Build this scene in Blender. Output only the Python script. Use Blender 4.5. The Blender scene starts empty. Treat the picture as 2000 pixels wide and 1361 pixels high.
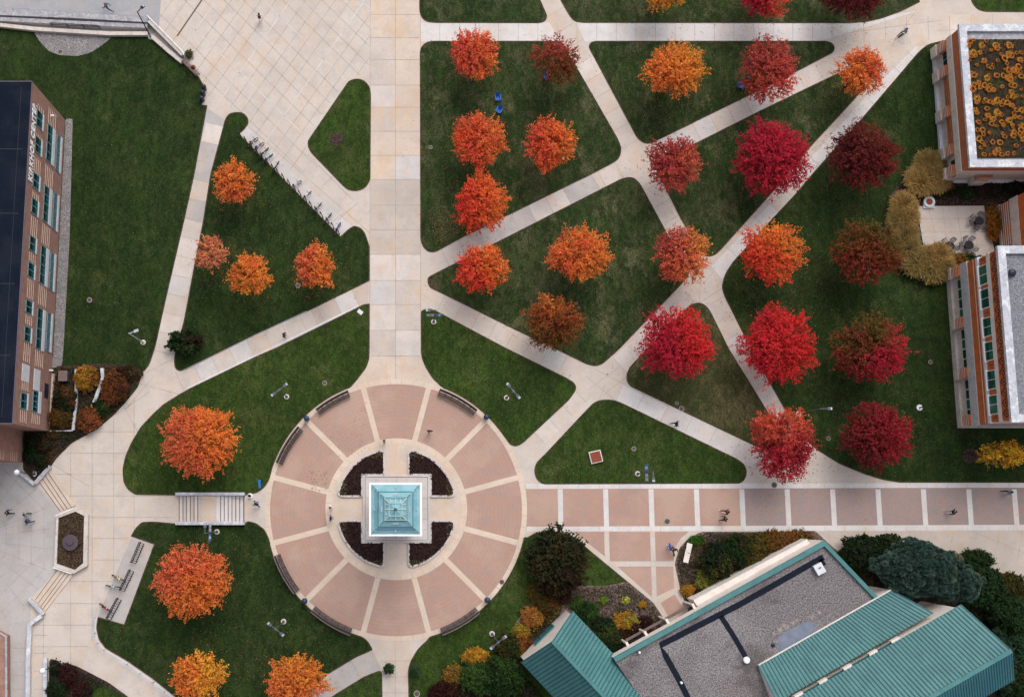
import bpy, bmesh, math, random
import numpy as np
from mathutils import Vector, Matrix
random.seed(7); np.random.seed(7)
R_ = math.radians
C = bpy.context.scene.collection

# ------------------------------------------------------------------ camera, world, light
S = 0.057; F = 2110.0; TH = R_(8.3); NX = 781.0; CY = 680.5
H = S*F/math.cos(TH)
scn = bpy.context.scene
cam = bpy.data.cameras.new('camera'); camo = bpy.data.objects.new('camera', cam); C.objects.link(camo)
camo.location = (0, 0, H); camo.rotation_euler = (TH, 0, 0)
cam.sensor_width = 36; cam.lens = F/2000*36; cam.shift_x = (1000-NX)/2000; cam.shift_y = 0
cam.clip_end = 6000; cam.clip_start = 1
scn.camera = camo
w = bpy.data.worlds.new('World'); scn.world = w; w.use_nodes = True
nt = w.node_tree; bg = nt.nodes['Background']
sky = nt.nodes.new('ShaderNodeTexSky'); sky.sky_type = 'NISHITA'; sky.sun_disc = False
SUN_EL, SUN_AZ = R_(52), R_(18)
sky.sun_elevation = SUN_EL; sky.sun_rotation = SUN_AZ
sky.air_density = 1.0; sky.dust_density = 4.0; sky.ozone_density = 1.0
hs = nt.nodes.new('ShaderNodeHueSaturation'); hs.inputs['Saturation'].default_value = 0.35
nt.links.new(sky.outputs[0], hs.inputs['Color']); nt.links.new(hs.outputs[0], bg.inputs[0])
bg.inputs[1].default_value = 0.15
sun = bpy.data.lights.new('sun', 'SUN'); suno = bpy.data.objects.new('sun', sun); C.objects.link(suno)
sun.energy = 0.85; sun.angle = R_(45); sun.color = (1.0, 0.93, 0.86)
# sun stands a little east of north
d = Vector((math.sin(SUN_AZ)*math.cos(SUN_EL), math.cos(SUN_AZ)*math.cos(SUN_EL), math.sin(SUN_EL)))
suno.rotation_euler = d.to_track_quat('Z', 'Y').to_euler(); suno.location = (0, 0, 60)
scn.view_settings.view_transform = 'Standard'; scn.view_settings.look = 'None'
scn.view_settings.exposure = 0.33; scn.view_settings.gamma = 1

# ------------------------------------------------------------------ survey: photo pixel -> metres
def ray(px, py):
    u, v = px-NX, CY-py
    return Vector((u, F*math.sin(TH)+v*math.cos(TH), -F*math.cos(TH)+v*math.sin(TH)))
def P(px, py, z=0.0):
    r = ray(px, py); t = (H-z)/(-r.z)
    return Vector((r.x*t, r.y*t, z))
def PP(pts, z=0.0): return [P(p[0], p[1], z) for p in pts]
def OBJ(px, py, zc):       # ground position of an upright thing whose middle (height zc) shows at px,py
    q = P(px, py, zc); return Vector((q.x, q.y, 0))

# ------------------------------------------------------------------ materials
MAT = {}
def new_mat(name):
    m = bpy.data.materials.new(name); m.use_nodes = True; MAT[name] = m
    return m, m.node_tree, m.node_tree.nodes['Principled BSDF']
def mk(name, c1, c2=None, scale=4.0, rough=0.85, bump=0.0, bscale=None, c3=None, s3=0.3, detail=6, metal=0.0, mask3=(0.5, 0.62), spec=0.3, stretch=None):
    m, t, b = new_mat(name)
    N = t.nodes.new; L = t.links.new
    b.inputs['Roughness'].default_value = rough; b.inputs['Metallic'].default_value = metal
    b.inputs['Specular IOR Level'].default_value = spec
    if c2 is None: c2 = tuple(x*0.86 for x in c1)
    tc = N('ShaderNodeTexCoord'); src = tc.outputs['Object']
    if stretch:
        mp = N('ShaderNodeMapping'); mp.inputs['Scale'].default_value = stretch; L(src, mp.inputs[0]); src = mp.outputs[0]
    n = N('ShaderNodeTexNoise'); n.inputs['Scale'].default_value = scale; n.inputs['Detail'].default_value = detail; n.inputs['Roughness'].default_value = 0.65
    L(src, n.inputs['Vector'])
    rp = N('ShaderNodeValToRGB'); rp.color_ramp.elements[0].position = 0.35; rp.color_ramp.elements[1].position = 0.65
    rp.color_ramp.elements[0].color = (*c1, 1); rp.color_ramp.elements[1].color = (*c2, 1)
    L(n.outputs['Fac'], rp.inputs[0]); out = rp.outputs[0]
    if c3 is not None:
        n3 = N('ShaderNodeTexNoise'); n3.inputs['Scale'].default_value = s3; n3.inputs['Detail'].default_value = 5; n3.inputs['Roughness'].default_value = 0.7
        L(src, n3.inputs['Vector'])
        r3 = N('ShaderNodeMapRange'); r3.inputs[1].default_value = mask3[0]; r3.inputs[2].default_value = mask3[1]
        L(n3.outputs['Fac'], r3.inputs[0])
        mx = N('ShaderNodeMix'); mx.data_type = 'RGBA'; L(r3.outputs[0], mx.inputs[0]); L(out, mx.inputs[6]); mx.inputs[7].default_value = (*c3, 1)
        out = mx.outputs[2]
    L(out, b.inputs['Base Color'])
    if bump:
        nb = N('ShaderNodeTexNoise'); nb.inputs['Scale'].default_value = bscale or scale*4; nb.inputs['Detail'].default_value = 4
        L(tc.outputs['Object'], nb.inputs['Vector'])
        bp = N('ShaderNodeBump'); bp.inputs['Strength'].default_value = bump; bp.inputs['Distance'].default_value = 0.05
        L(nb.outputs['Fac'], bp.inputs['Height']); L(bp.outputs[0], b.inputs['Normal'])
    return m
def multi_mat(name, base, layers, rough=0.9, bump=0.3, bscale=20, k=0.62):
    """base colour overlaid with (colour, scale, lo, hi, (sx,sy,sz), detail) noise layers"""
    m, t, b = new_mat(name); N = t.nodes.new; L = t.links.new
    b.inputs['Roughness'].default_value = rough; b.inputs['Specular IOR Level'].default_value = 0.2
    tc = N('ShaderNodeTexCoord'); rgb = N('ShaderNodeRGB'); rgb.outputs[0].default_value = (*base, 1); out = rgb.outputs[0]
    for i, (c, sc, lo, hi, st, amt) in enumerate(layers):
        mp = N('ShaderNodeMapping'); mp.inputs['Scale'].default_value = st[:3]; mp.inputs['Location'].default_value = (i*13.7, i*7.1, 0)
        if len(st) > 3: mp.inputs['Rotation'].default_value = (0, 0, st[3])
        L(tc.outputs['Object'], mp.inputs[0])
        n = N('ShaderNodeTexNoise'); n.inputs['Scale'].default_value = sc; n.inputs['Detail'].default_value = 6; n.inputs['Roughness'].default_value = 0.68
        L(mp.outputs[0], n.inputs['Vector'])
        r = N('ShaderNodeMapRange'); r.inputs[1].default_value = 0.5+(lo-0.5)*k; r.inputs[2].default_value = 0.5+(hi-0.5)*k; r.inputs[4].default_value = amt
        L(n.outputs['Fac'], r.inputs[0])
        mx = N('ShaderNodeMix'); mx.data_type = 'RGBA'; L(r.outputs[0], mx.inputs[0]); L(out, mx.inputs[6]); mx.inputs[7].default_value = (*c, 1); out = mx.outputs[2]
    L(out, b.inputs['Base Color'])
    if bump:
        nb = N('ShaderNodeTexNoise'); nb.inputs['Scale'].default_value = bscale; nb.inputs['Detail'].default_value = 4
        L(tc.outputs['Object'], nb.inputs['Vector'])
        bp = N('ShaderNodeBump'); bp.inputs['Strength'].default_value = bump; bp.inputs['Distance'].default_value = 0.04
        L(nb.outputs['Fac'], bp.inputs['Height']); L(bp.outputs[0], b.inputs['Normal'])
    return m

def add_courses(name, rings=None, ang=0, spacing=0.24, dark=(0.24, 0.17, 0.15), amt=0.38):
    t = MAT[name].node_tree; N = t.nodes.new; L = t.links.new; b_ = t.nodes['Principled BSDF']; src = b_.inputs['Base Color'].links[0].from_socket
    tc = N('ShaderNodeTexCoord'); mp = N('ShaderNodeMapping'); L(tc.outputs['Object'], mp.inputs[0])
    wv = N('ShaderNodeTexWave'); wv.inputs['Scale'].default_value = 0.314/spacing; wv.inputs['Distortion'].default_value = 1.2; wv.inputs['Detail'].default_value = 3; wv.inputs['Detail Scale'].default_value = 3
    if rings: wv.wave_type = 'RINGS'; wv.rings_direction = 'Z'; mp.inputs['Location'].default_value = (-rings[0], -rings[1], 0)
    else: mp.inputs['Rotation'].default_value = (0, 0, ang)
    L(mp.outputs[0], wv.inputs['Vector']); mr = N('ShaderNodeMapRange'); mr.inputs[1].default_value = .15; mr.inputs[2].default_value = .0; mr.inputs[4].default_value = amt; L(wv.outputs['Fac'], mr.inputs[0])
    mx = N('ShaderNodeMix'); mx.data_type = 'RGBA'; L(mr.outputs[0], mx.inputs[0]); L(src, mx.inputs[6]); mx.inputs[7].default_value = (*dark, 1); L(mx.outputs[2], b_.inputs['Base Color'])
I3 = (1, 1, 1)
def conc(name, base, stain=(0.62, 0.42, 0.27), k=0.45):
    lt = tuple(min(1, x*1.13) for x in base); dk = tuple(x*0.83 for x in base)
    return multi_mat(name, base, [
        (lt, 0.12, 0.42, 0.62, I3, 0.8), (dk, 0.5, 0.46, 0.66, I3, 0.55),
        (stain, 0.55, 0.52, 0.70, (1.6, 0.35, 1), k), (stain, 0.25, 0.53, 0.68, I3, k*0.8),
        (dk, 5.0, 0.5, 0.66, I3, 0.35), (tuple(x*0.6 for x in base), 2.3, 0.66, 0.72, I3, 0.4)], rough=0.88, bump=0.15, bscale=30, k=0.82)
conc('concrete', (0.535, 0.472, 0.425))
conc('concrete_warm', (0.57, 0.475, 0.40), k=0.6)
conc('concrete_white', (0.61, 0.585, 0.575), k=0.3)
conc('concrete_grey', (0.42, 0.39, 0.375), k=0.3)
conc('concrete_tan', (0.48, 0.415, 0.37), k=0.4)
conc('concrete_cool', (0.33, 0.33, 0.35), k=0.15)
conc('concrete_court', (0.43, 0.405, 0.395), k=0.2)
conc('slab_light', (0.585, 0.525, 0.485), k=0.5)
conc('slab_mid', (0.52, 0.455, 0.41), k=0.7)
conc('slab_cool', (0.53, 0.50, 0.485), k=0.3)
conc('ring_stone', (0.61, 0.50, 0.41), k=0.3)
multi_mat('brick_paving', (0.425, 0.27, 0.21), [((0.37, 0.27, 0.235), 0.9, 0.42, 0.62, I3, 0.8), ((0.50, 0.27, 0.20), 2.2, 0.5, 0.68, I3, 0.6),
    ((0.31, 0.24, 0.225), 4.5, 0.5, 0.70, I3, 0.5), ((0.48, 0.34, 0.27), 0.2, 0.45, 0.65, I3, 0.6), ((0.50, 0.25, 0.17), 9.0, 0.55, 0.68, (1, 1.8, 1), 0.5), ((0.27, 0.21, 0.20), 11.0, 0.55, 0.68, (1.8, 1, 1), 0.5)], bump=0.25, bscale=12)
MAT['plaza_brick'] = MAT['brick_paving'].copy(); _pc = P(773.5, 996); add_courses('plaza_brick', (_pc.x, _pc.y), spacing=.42, amt=.17); add_courses('brick_paving', ang=0.785, spacing=.36, amt=.15)
multi_mat('brick_paving_dull', (0.335, 0.25, 0.225), [((0.27, 0.245, 0.245), 0.9, 0.45, 0.6, I3, 0.85), ((0.40, 0.25, 0.20), 2.0, 0.5, 0.68, I3, 0.6),
    ((0.25, 0.22, 0.23), 4.5, 0.5, 0.66, I3, 0.6), ((0.44, 0.24, 0.17), 9.0, 0.55, 0.68, I3, 0.5)], bump=0.25, bscale=12)
def lawn_mat(name, base, brown, light, kb, rot=0.3):
    base, brown, light = [tuple(x*f for x, f in zip(c, (0.70, 0.80, 0.85))) for c in (base, brown, light)]
    dk = tuple(x*0.6 for x in base)
    return multi_mat(name, base, [
        (dk, 0.10, 0.40, 0.62, I3, 0.7), (light, 0.45, 0.50, 0.72, (1, 0.45, 1, rot), 0.75), (brown, 0.13, 0.52, 0.70, I3, kb), (light, 0.09, 0.5, 0.68, (1, 1, 1, 0.5), 0.55), (light, 0.8, 0.53, 0.66, (1, 0.14, 1, -0.65+rot), 0.5), (tuple(x*1.7 for x in brown), 0.24, 0.58, 0.72, (1, 0.8, 1, rot), kb), (tuple(x*1.6 for x in brown), 0.9, 0.62, 0.74, (1, 0.5, 1, rot*2), kb*.6), (dk, 0.22, 0.52, 0.68, (1, 1, 1, 1.0), 0.5),
        (brown, 0.7, 0.50, 0.70, (1, 0.7, 1, -rot), kb*0.8), (light, 3.0, 0.48, 0.68, (1, 0.6, 1, rot), 0.6), (dk, 1.4, 0.48, 0.66, (1, 0.6, 1, rot), 0.7),
        (dk, 6.0, 0.45, 0.62, I3, 0.75), (tuple(x*1.9 for x in light), 9.0, 0.60, 0.70, I3, 0.45)], rough=1.0, bump=1.0, bscale=7)
lawn_mat('lawn_green', (0.027, 0.050, 0.0070), (0.085, 0.080, 0.024), (0.066, 0.108, 0.014), 0.7)
lawn_mat('lawn_olive', (0.021, 0.037, 0.0080), (0.115, 0.092, 0.045), (0.060, 0.088, 0.020), 0.9, 1.1)
lawn_mat('lawn_dark', (0.016, 0.032, 0.0055), (0.058, 0.060, 0.018), (0.044, 0.074, 0.013), 0.7, 0.1)
lawn_mat('lawn_brown', (0.062, 0.060, 0.018), (0.16, 0.115, 0.052), (0.070, 0.078, 0.022), 0.95, 0.5)
multi_mat('soil', (0.075, 0.05, 0.032), [((0.02, 0.016, 0.01), 3, 0.45, 0.6, I3, 0.8), ((0.16, 0.12, 0.085), 6, 0.55, 0.7, I3, 0.6)])
multi_mat('mulch', (0.050, 0.030, 0.024), [((0.015, 0.010, 0.009), 1.4, 0.42, 0.62, I3, 0.8), ((0.14, 0.085, 0.065), 5, 0.52, 0.68, I3, 0.7), ((0.02, 0.028, 0.010), 0.9, 0.55, 0.68, I3, 0.8)], bump=0.8)
multi_mat('mulch_pink', (0.17, 0.115, 0.10), [((0.05, 0.034, 0.03), 3.5, 0.44, 0.58, I3, 0.85), ((0.30, 0.22, 0.19), 6, 0.55, 0.66, I3, 0.7), ((0.045, 0.06, 0.02), 0.8, 0.52, 0.66, I3, 0.8)], bump=0.8)
multi_mat('planting_purple', (0.026, 0.014, 0.012), [((0.012, 0.006, 0.007), 3.0, 0.42, 0.6, I3, 0.8), ((0.085, 0.032, 0.03), 6, 0.52, 0.68, I3, 0.6)], bump=0.8)
multi_mat('gravel', (0.25, 0.235, 0.235), [((0.11, 0.10, 0.105), 7, 0.42, 0.58, I3, 0.85), ((0.48, 0.45, 0.43), 9, 0.55, 0.66, I3, 0.8), ((0.17, 0.16, 0.17), 0.5, 0.45, 0.65, I3, 0.5)], bump=0.6)
multi_mat('roof_gravel', (0.185, 0.165, 0.17), [((0.30, 0.285, 0.29), 0.16, 0.46, 0.62, I3, 0.5), ((0.07, 0.06, 0.065), 6.0, 0.44, 0.60, I3, 0.8), ((0.40, 0.37, 0.37), 8.0, 0.55, 0.66, I3, 0.75), ((0.075, 0.062, 0.062), 0.14, 0.55, 0.70, I3, 0.7)], bump=0.8, bscale=9)
multi_mat('roof_gravel_light', (0.20, 0.205, 0.225), [((0.11, 0.11, 0.13), 6, 0.44, 0.60, I3, 0.75), ((0.38, 0.38, 0.42), 8, 0.55, 0.68, I3, 0.75)], bump=0.8, bscale=9)
mk('joint', (0.30, 0.245, 0.21), (0.44, 0.385, 0.34), scale=0.7)
mk('dark_line', (0.10, 0.075, 0.07), (0.17, 0.12, 0.10), scale=1.5)  # also paints the shade lines on the step edges
mk('joint_light', (0.66, 0.62, 0.60), (0.5, 0.46, 0.44), scale=0.7)
multi_mat('brick_wall', (0.35, 0.195, 0.155), [((0.24, 0.14, 0.115), 1.1, 0.42, 0.62, I3, 0.7), ((0.40, 0.22, 0.165), 3.0, 0.5, 0.68, (1, 1, 3), 0.6), ((0.20, 0.13, 0.115), 7.0, 0.52, 0.66, (1, 1, 3), 0.6)], bump=0.3)
multi_mat('limestone_pale', (0.47, 0.45, 0.455), [((0.33, 0.32, 0.34), 0.9, 0.46, 0.66, I3, 0.6), ((0.58, 0.56, 0.56), 3, 0.5, 0.7, I3, 0.5), ((0.26, 0.25, 0.27), 2.4, 0.60, 0.72, I3, 0.5)], bump=0.15)
multi_mat('brick_rust', (0.42, 0.135, 0.055), [((0.28, 0.095, 0.05), 1.2, 0.42, 0.62, I3, 0.7), ((0.42, 0.155, 0.08), 5.0, 0.5, 0.68, (1, 1, 3), 0.6)], bump=0.3)
multi_mat('brick_orange', (0.50, 0.13, 0.035), [((0.34, 0.085, 0.028), 1.2, 0.42, 0.62, I3, 0.7), ((0.50, 0.15, 0.05), 5.0, 0.5, 0.68, (1, 1, 3), 0.6)], bump=0.3)
multi_mat('brick_maroon', (0.25, 0.065, 0.04), [((0.18, 0.05, 0.035), 2.0, 0.42, 0.62, I3, 0.7)], bump=0.3)
multi_mat('limestone', (0.58, 0.52, 0.47), [((0.42, 0.37, 0.34), 0.9, 0.46, 0.66, I3, 0.6), ((0.68, 0.63, 0.59), 3, 0.5, 0.7, I3, 0.5), ((0.32, 0.29, 0.28), 4, 0.60, 0.72, I3, 0.5)], bump=0.15)
multi_mat('limestone_grey', (0.36, 0.355, 0.38), [((0.22, 0.22, 0.25), 0.9, 0.46, 0.66, I3, 0.6), ((0.60, 0.59, 0.60), 3, 0.5, 0.7, I3, 0.6), ((0.22, 0.21, 0.23), 2.4, 0.58, 0.70, I3, 0.6)], bump=0.15)
multi_mat('coping', (0.50, 0.51, 0.56), [((0.38, 0.39, 0.45), 1.5, 0.45, 0.62, I3, 0.7), ((0.72, 0.72, 0.74), 1.1, 0.52, 0.66, I3, 0.8), ((0.25, 0.24, 0.27), 5, 0.60, 0.7, I3, 0.5)], bump=0.1)
mk('diamond', (0.085, 0.045, 0.045), (0.12, 0.06, 0.05), scale=3)
mk('green_plastic', (0.01, 0.20, 0.11), (0.012, 0.16, 0.09), scale=3, rough=.5)
mk('kerb', (0.56, 0.52, 0.51), (0.48, 0.445, 0.44), scale=0.8)
mk('cream', (0.74, 0.68, 0.63), (0.62, 0.56, 0.52), scale=0.8, rough=0.7)
mk('stone_band', (0.80, 0.62, 0.50), (0.68, 0.52, 0.43), scale=3)
mk('white_panel', (0.66, 0.68, 0.72), (0.56, 0.58, 0.62), scale=2, rough=0.6)
mk('white_paint', (0.94, 0.94, 0.95), (0.92, 0.92, 0.93), scale=2, rough=0.5)
mk('roof_membrane', (0.008, 0.012, 0.022), (0.011, 0.015, 0.024), scale=0.5, rough=1.0, spec=0.03, c3=(0.014, 0.018, 0.028), s3=0.25)
mk('roof_line', (0.028, 0.032, 0.048), (0.02, 0.024, 0.036), scale=2)
mk('roof_edge', (0.12, 0.10, 0.14), (0.09, 0.08, 0.12), scale=2)
multi_mat('teal_metal', (0.070, 0.190, 0.195), [((0.088, 0.225, 0.225), 0.25, 0.42, 0.6, I3, 0.8), ((0.055, 0.150, 0.155), 0.8, 0.52, 0.7, I3, 0.5)], rough=0.5, bump=0)
multi_mat('teal_seam', (0.030, 0.098, 0.108), [((0.04, 0.125, 0.135), 0.5, 0.42, 0.6, I3, 0.8)], rough=0.5, bump=0)
multi_mat('teal_steep', (0.055, 0.185, 0.25), [((0.07, 0.22, 0.28), 0.25, 0.42, 0.6, I3, 0.8)], rough=0.5, bump=0)
multi_mat('copper_green', (0.24, 0.43, 0.50), [((0.17, 0.35, 0.41), 0.8, 0.42, 0.62, I3, 0.8), ((0.20, 0.40, 0.37), 2.0, 0.52, 0.7, I3, 0.6)], rough=0.6, bump=0)
mk('copper_dark', (0.04, 0.125, 0.14), (0.05, 0.15, 0.16), scale=3)
mk('copper_pale', (0.42, 0.56, 0.54), (0.36, 0.50, 0.49), scale=3)
mk('glass_teal', (0.025, 0.13, 0.15), (0.012, 0.05, 0.07), scale=0.9, rough=0.15, spec=0.6)
mk('glass_dark', (0.006, 0.012, 0.016), (0.01, 0.02, 0.026), scale=1, rough=0.1, spec=0.6)
mk('glass_green', (0.03, 0.17, 0.10), (0.012, 0.05, 0.035), scale=0.8, rough=0.15, spec=0.6)
mk('glass_green_dark', (0.006, 0.035, 0.028), (0.010, 0.07, 0.05), scale=0.8, rough=0.15, spec=0.6)
mk('frame_teal', (0.15, 0.32, 0.36), rough=0.5)
mk('tar', (0.010, 0.014, 0.024), (0.016, 0.019, 0.030), scale=2, rough=1.0, spec=0.05)
mk('puddle', (0.14, 0.17, 0.23), (0.20, 0.22, 0.28), scale=1.0, rough=0.12, spec=0.6)
mk('pale_patch', (0.40, 0.34, 0.31), (0.13, 0.11, 0.11), scale=5)
mk('metal_dark', (0.020, 0.018, 0.024), (0.03, 0.027, 0.032), scale=4, rough=0.8, spec=0.15)
mk('metal_grey', (0.11, 0.12, 0.15), (0.09, 0.10, 0.12), scale=4, rough=0.5, metal=0.3)
mk('metal_light', (0.45, 0.46, 0.52), (0.38, 0.4, 0.45), scale=4, rough=0.45, metal=0.2)
mk('lens_white', (0.82, 0.83, 0.88), (0.78, 0.79, 0.84), scale=3, rough=0.3)
mk('bench_wood', (0.050, 0.036, 0.036), (0.034, 0.026, 0.028), scale=6)
mk('bench_back', (0.20, 0.15, 0.135), (0.12, 0.09, 0.085), scale=6)
mk('wood_brown', (0.19, 0.13, 0.12), (0.14, 0.1, 0.1), scale=5)
mk('bin_blue', (0.012, 0.03, 0.075), (0.016, 0.04, 0.09), scale=3, rough=0.35, spec=0.5)
mk('bin_dark', (0.012, 0.014, 0.03), (0.02, 0.022, 0.04), scale=3, rough=0.4)
mk('banner_blue', (0.02, 0.20, 0.65), (0.03, 0.26, 0.72), scale=2)
mk('banner_pale', (0.45, 0.50, 0.72), (0.60, 0.62, 0.78), scale=5)
mk('banner_photo', (0.55, 0.38, 0.36), (0.3, 0.3, 0.5), scale=9)
mk('chair_blue', (0.008, 0.11, 0.50), (0.01, 0.13, 0.55), scale=3, rough=0.5)
mk('rust', (0.22, 0.07, 0.05), (0.17, 0.055, 0.04), scale=5)
mk('bowl', (0.095, 0.068, 0.085), (0.075, 0.055, 0.07), scale=3)
mk('manhole', (0.07, 0.055, 0.06), (0.11, 0.085, 0.08), scale=8)
mk('bark', (0.09, 0.07, 0.06), (0.05, 0.04, 0.035), scale=8, bump=0.6)
mk('rubber', (0.012, 0.012, 0.014), rough=0.7)
mk('terracotta', (0.25, 0.16, 0.12), (0.2, 0.13, 0.1), scale=4)
def flat(name, c, rough=0.8): return mk(name, c, tuple(x*0.8 for x in c), scale=9, rough=rough)
# foliage: the leaf's own colour is stored per leaf in the 'tint' attribute
m, t, b = new_mat('foliage')
at = t.nodes.new('ShaderNodeAttribute'); at.attribute_name = 'tint'
t.links.new(at.outputs['Color'], b.inputs['Base Color']); b.inputs['Roughness'].default_value = 0.7; b.inputs['Specular IOR Level'].default_value = 0.15
tr = t.nodes.new('ShaderNodeBsdfTranslucent'); t.links.new(at.outputs['Color'], tr.inputs['Color'])
ms = t.nodes.new('ShaderNodeMixShader'); ms.inputs[0].default_value = 0.3
t.links.new(b.outputs[0], ms.inputs[1]); t.links.new(tr.outputs[0], ms.inputs[2]); t.links.new(ms.outputs[0], t.nodes['Material Output'].inputs[0])

# ------------------------------------------------------------------ mesh helpers
class MB:
    def __init__(s): s.v = []; s.f = []; s.mi = []; s.mats = []
    def m(s, mat):
        if mat not in s.mats: s.mats.append(mat)
        return s.mats.index(mat)
    def add(s, vs, fs, mat):
        k = len(s.v); s.v += [tuple(v) for v in vs]; i = s.m(mat)
        for f in fs: s.f.append(tuple(a+k for a in f)); s.mi.append(i)
    def face(s, pts, mat): s.add(pts, [tuple(range(len(pts)))], mat)
    def prism(s, poly, z0, z1, mat, top=None, bottom=True):
        n = len(poly); a = 0
        for i in range(n): a += poly[i][0]*poly[(i+1) % n][1]-poly[(i+1) % n][0]*poly[i][1]
        if a < 0: poly = poly[::-1]
        lo = [(p[0], p[1], z0) for p in poly]; hi = [(p[0], p[1], z1) for p in poly]
        s.add(lo+hi, [(i, (i+1) % n, n+(i+1) % n, n+i) for i in range(n)], mat)
        s.add(hi, [tuple(range(n))], top or mat)
        if bottom: s.add(lo, [tuple(range(n))[::-1]], mat)
    def box(s, c, size, mat, rz=0.0, M=None):
        x, y, z = size[0]/2, size[1]/2, size[2]/2
        vs = [Vector((a*x, b_*y, c_*z)) for a in (-1, 1) for b_ in (-1, 1) for c_ in (-1, 1)]
        if rz: vs = [Matrix.Rotation(rz, 3, 'Z') @ v for v in vs]
        if M is not None: vs = [M @ v for v in vs]
        vs = [v+Vector(c) for v in vs]
        s.add(vs, [(0, 1, 3, 2), (4, 6, 7, 5), (0, 4, 5, 1), (2, 3, 7, 6), (0, 2, 6, 4), (1, 5, 7, 3)], mat)
    def bar(s, a, b_, w_, h_, mat):
        a = Vector(a); b_ = Vector(b_); dr = b_-a; L = dr.length
        if L < 1e-6: return
        M = dr.to_track_quat('X', 'Z').to_matrix(); s.box((a+b_)/2, (L, w_, h_), mat, M=M)
    def tube(s, a, b_, r0, r1, mat, n=8, cap=True):
        a = Vector(a); b_ = Vector(b_); q = (b_-a).to_track_quat('Z', 'Y').to_matrix()
        vs = []
        for p, r in ((a, r0), (b_, r1)):
            for i in range(n):
                t_ = 2*math.pi*i/n; vs.append(p+q @ Vector((r*math.cos(t_), r*math.sin(t_), 0)))
        fs = [(i, (i+1) % n, n+(i+1) % n, n+i) for i in range(n)]
        if cap: fs += [tuple(range(n))[::-1], tuple(range(n, 2*n))]
        s.add(vs, fs, mat)
    def lathe(s, c, prof, mat, n=20):
        vs = []; k = len(prof)
        for r, z in prof:
            for i in range(n):
                t_ = 2*math.pi*i/n; vs.append((c[0]+r*math.cos(t_), c[1]+r*math.sin(t_), c[2]+z))
        fs = [(j*n+i, j*n+(i+1) % n, (j+1)*n+(i+1) % n, (j+1)*n+i) for j in range(k-1) for i in range(n)]
        fs.append(tuple(range(n))[::-1]); fs.append(tuple(range((k-1)*n, k*n)))
        s.add(vs, fs, mat)
    def ring(s, c, r, tr_, mat, axis='Y', n=18, k=6):
        vs = []
        for i in range(n):
            a = 2*math.pi*i/n
            for j in range(k):
                b_ = 2*math.pi*j/k; rr = r+tr_*math.cos(b_); o = tr_*math.sin(b_)
                p = (rr*math.cos(a), o, rr*math.sin(a)) if axis == 'Y' else (rr*math.cos(a), rr*math.sin(a), o)
                vs.append((c[0]+p[0], c[1]+p[1], c[2]+p[2]))
        s.add(vs, [(i*k+j, ((i+1) % n)*k+j, ((i+1) % n)*k+(j+1) % k, i*k+(j+1) % k) for i in range(n) for j in range(k)], mat)
    def strip(s, pts, wd, z, mat, closed=False):
        pts = [Vector((p[0], p[1], 0)) for p in pts]; n = len(pts)
        if n < 2: return
        L, Rr = [], []
        for i in range(n):
            a = pts[(i-1) % n] if (closed or i > 0) else pts[i]; b_ = pts[(i+1) % n] if (closed or i < n-1) else pts[i]
            dr = (b_-a)
            if dr.length < 1e-6: dr = Vector((1, 0, 0))
            dr.normalize(); nn = Vector((-dr.y, dr.x, 0))*wd/2
            L.append(pts[i]+nn); Rr.append(pts[i]-nn)
        vs = [(p.x, p.y, z) for p in L]+[(p.x, p.y, z) for p in Rr]
        fs = [(n+i, n+(i+1) % n, (i+1) % n, i) for i in range(n if closed else n-1)]
        s.add(vs, fs, mat)
    def wall(s, pts, wd, z0, z1, mat, top=None):
        pts = [Vector((p[0], p[1], 0)) for p in pts]; n = len(pts); L, Rr = [], []
        for i in range(n):
            a = pts[max(i-1, 0)]; b_ = pts[min(i+1, n-1)]; dr = (b_-a).normalized(); nn = Vector((-dr.y, dr.x, 0))*wd/2
            L.append(pts[i]+nn); Rr.append(pts[i]-nn)
        s.prism([(p.x, p.y) for p in L]+[(p.x, p.y) for p in Rr[::-1]], z0, z1, mat, top)
    def build(s, name, parent=None, smooth=False):
        me = bpy.data.meshes.new(name); me.from_pydata(s.v, [], s.f)
        for q in s.mats: me.materials.append(MAT[q])
        me.polygons.foreach_set('material_index', s.mi)
        if smooth: me.polygons.foreach_set('use_smooth', [True]*len(s.f))
        me.update()
        o = bpy.data.objects.new(name, me); C.objects.link(o)
        if parent: o.parent = parent
        return o
def rnd(poly, r=8, seg=5):
    out = []; n = len(poly)
    for i in range(n):
        p = poly[i]; rr = p[2] if len(p) > 2 else r
        p = Vector(p[:2]); a = Vector(poly[i-1][:2]); b_ = Vector(poly[(i+1) % n][:2])
        la, lb = (a-p).length, (b_-p).length; k = min(rr, la*0.45, lb*0.45)
        if k < 0.3: out.append((p.x, p.y)); continue
        s0 = p+(a-p).normalized()*k; s1 = p+(b_-p).normalized()*k
        for j in range(seg+1):
            t_ = j/seg; q = s0*(1-t_)**2+p*2*t_*(1-t_)+s1*t_*t_; out.append((q.x, q.y))
    return out
def tag(o, label=None, cat=None, group=None, kind=None):
    if label: o['label'] = label
    if cat: o['category'] = cat
    if group: o['group'] = group
    if kind: o['kind'] = kind
    return o
def empty(name, loc, rz, label, cat, group=None):
    o = bpy.data.objects.new(name, None); C.objects.link(o); o.location = loc; o.rotation_euler = (0, 0, rz); o.empty_display_size = 0.2
    return tag(o, label, cat, group)
KIDS = {}
def copy_tree(o, parent=None):
    c = o.copy(); C.objects.link(c)
    if parent: c.parent = parent
    for ch in KIDS.get(o.name, []): copy_tree(ch, c)
    return c
def index_kids():
    KIDS.clear()
    for o in bpy.data.objects:
        if o.parent: KIDS.setdefault(o.parent.name, []).append(o)
def struct(o, label=None): o['kind'] = 'structure'; o['label'] = label or o.name.replace('_', ' '); return o
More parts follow.
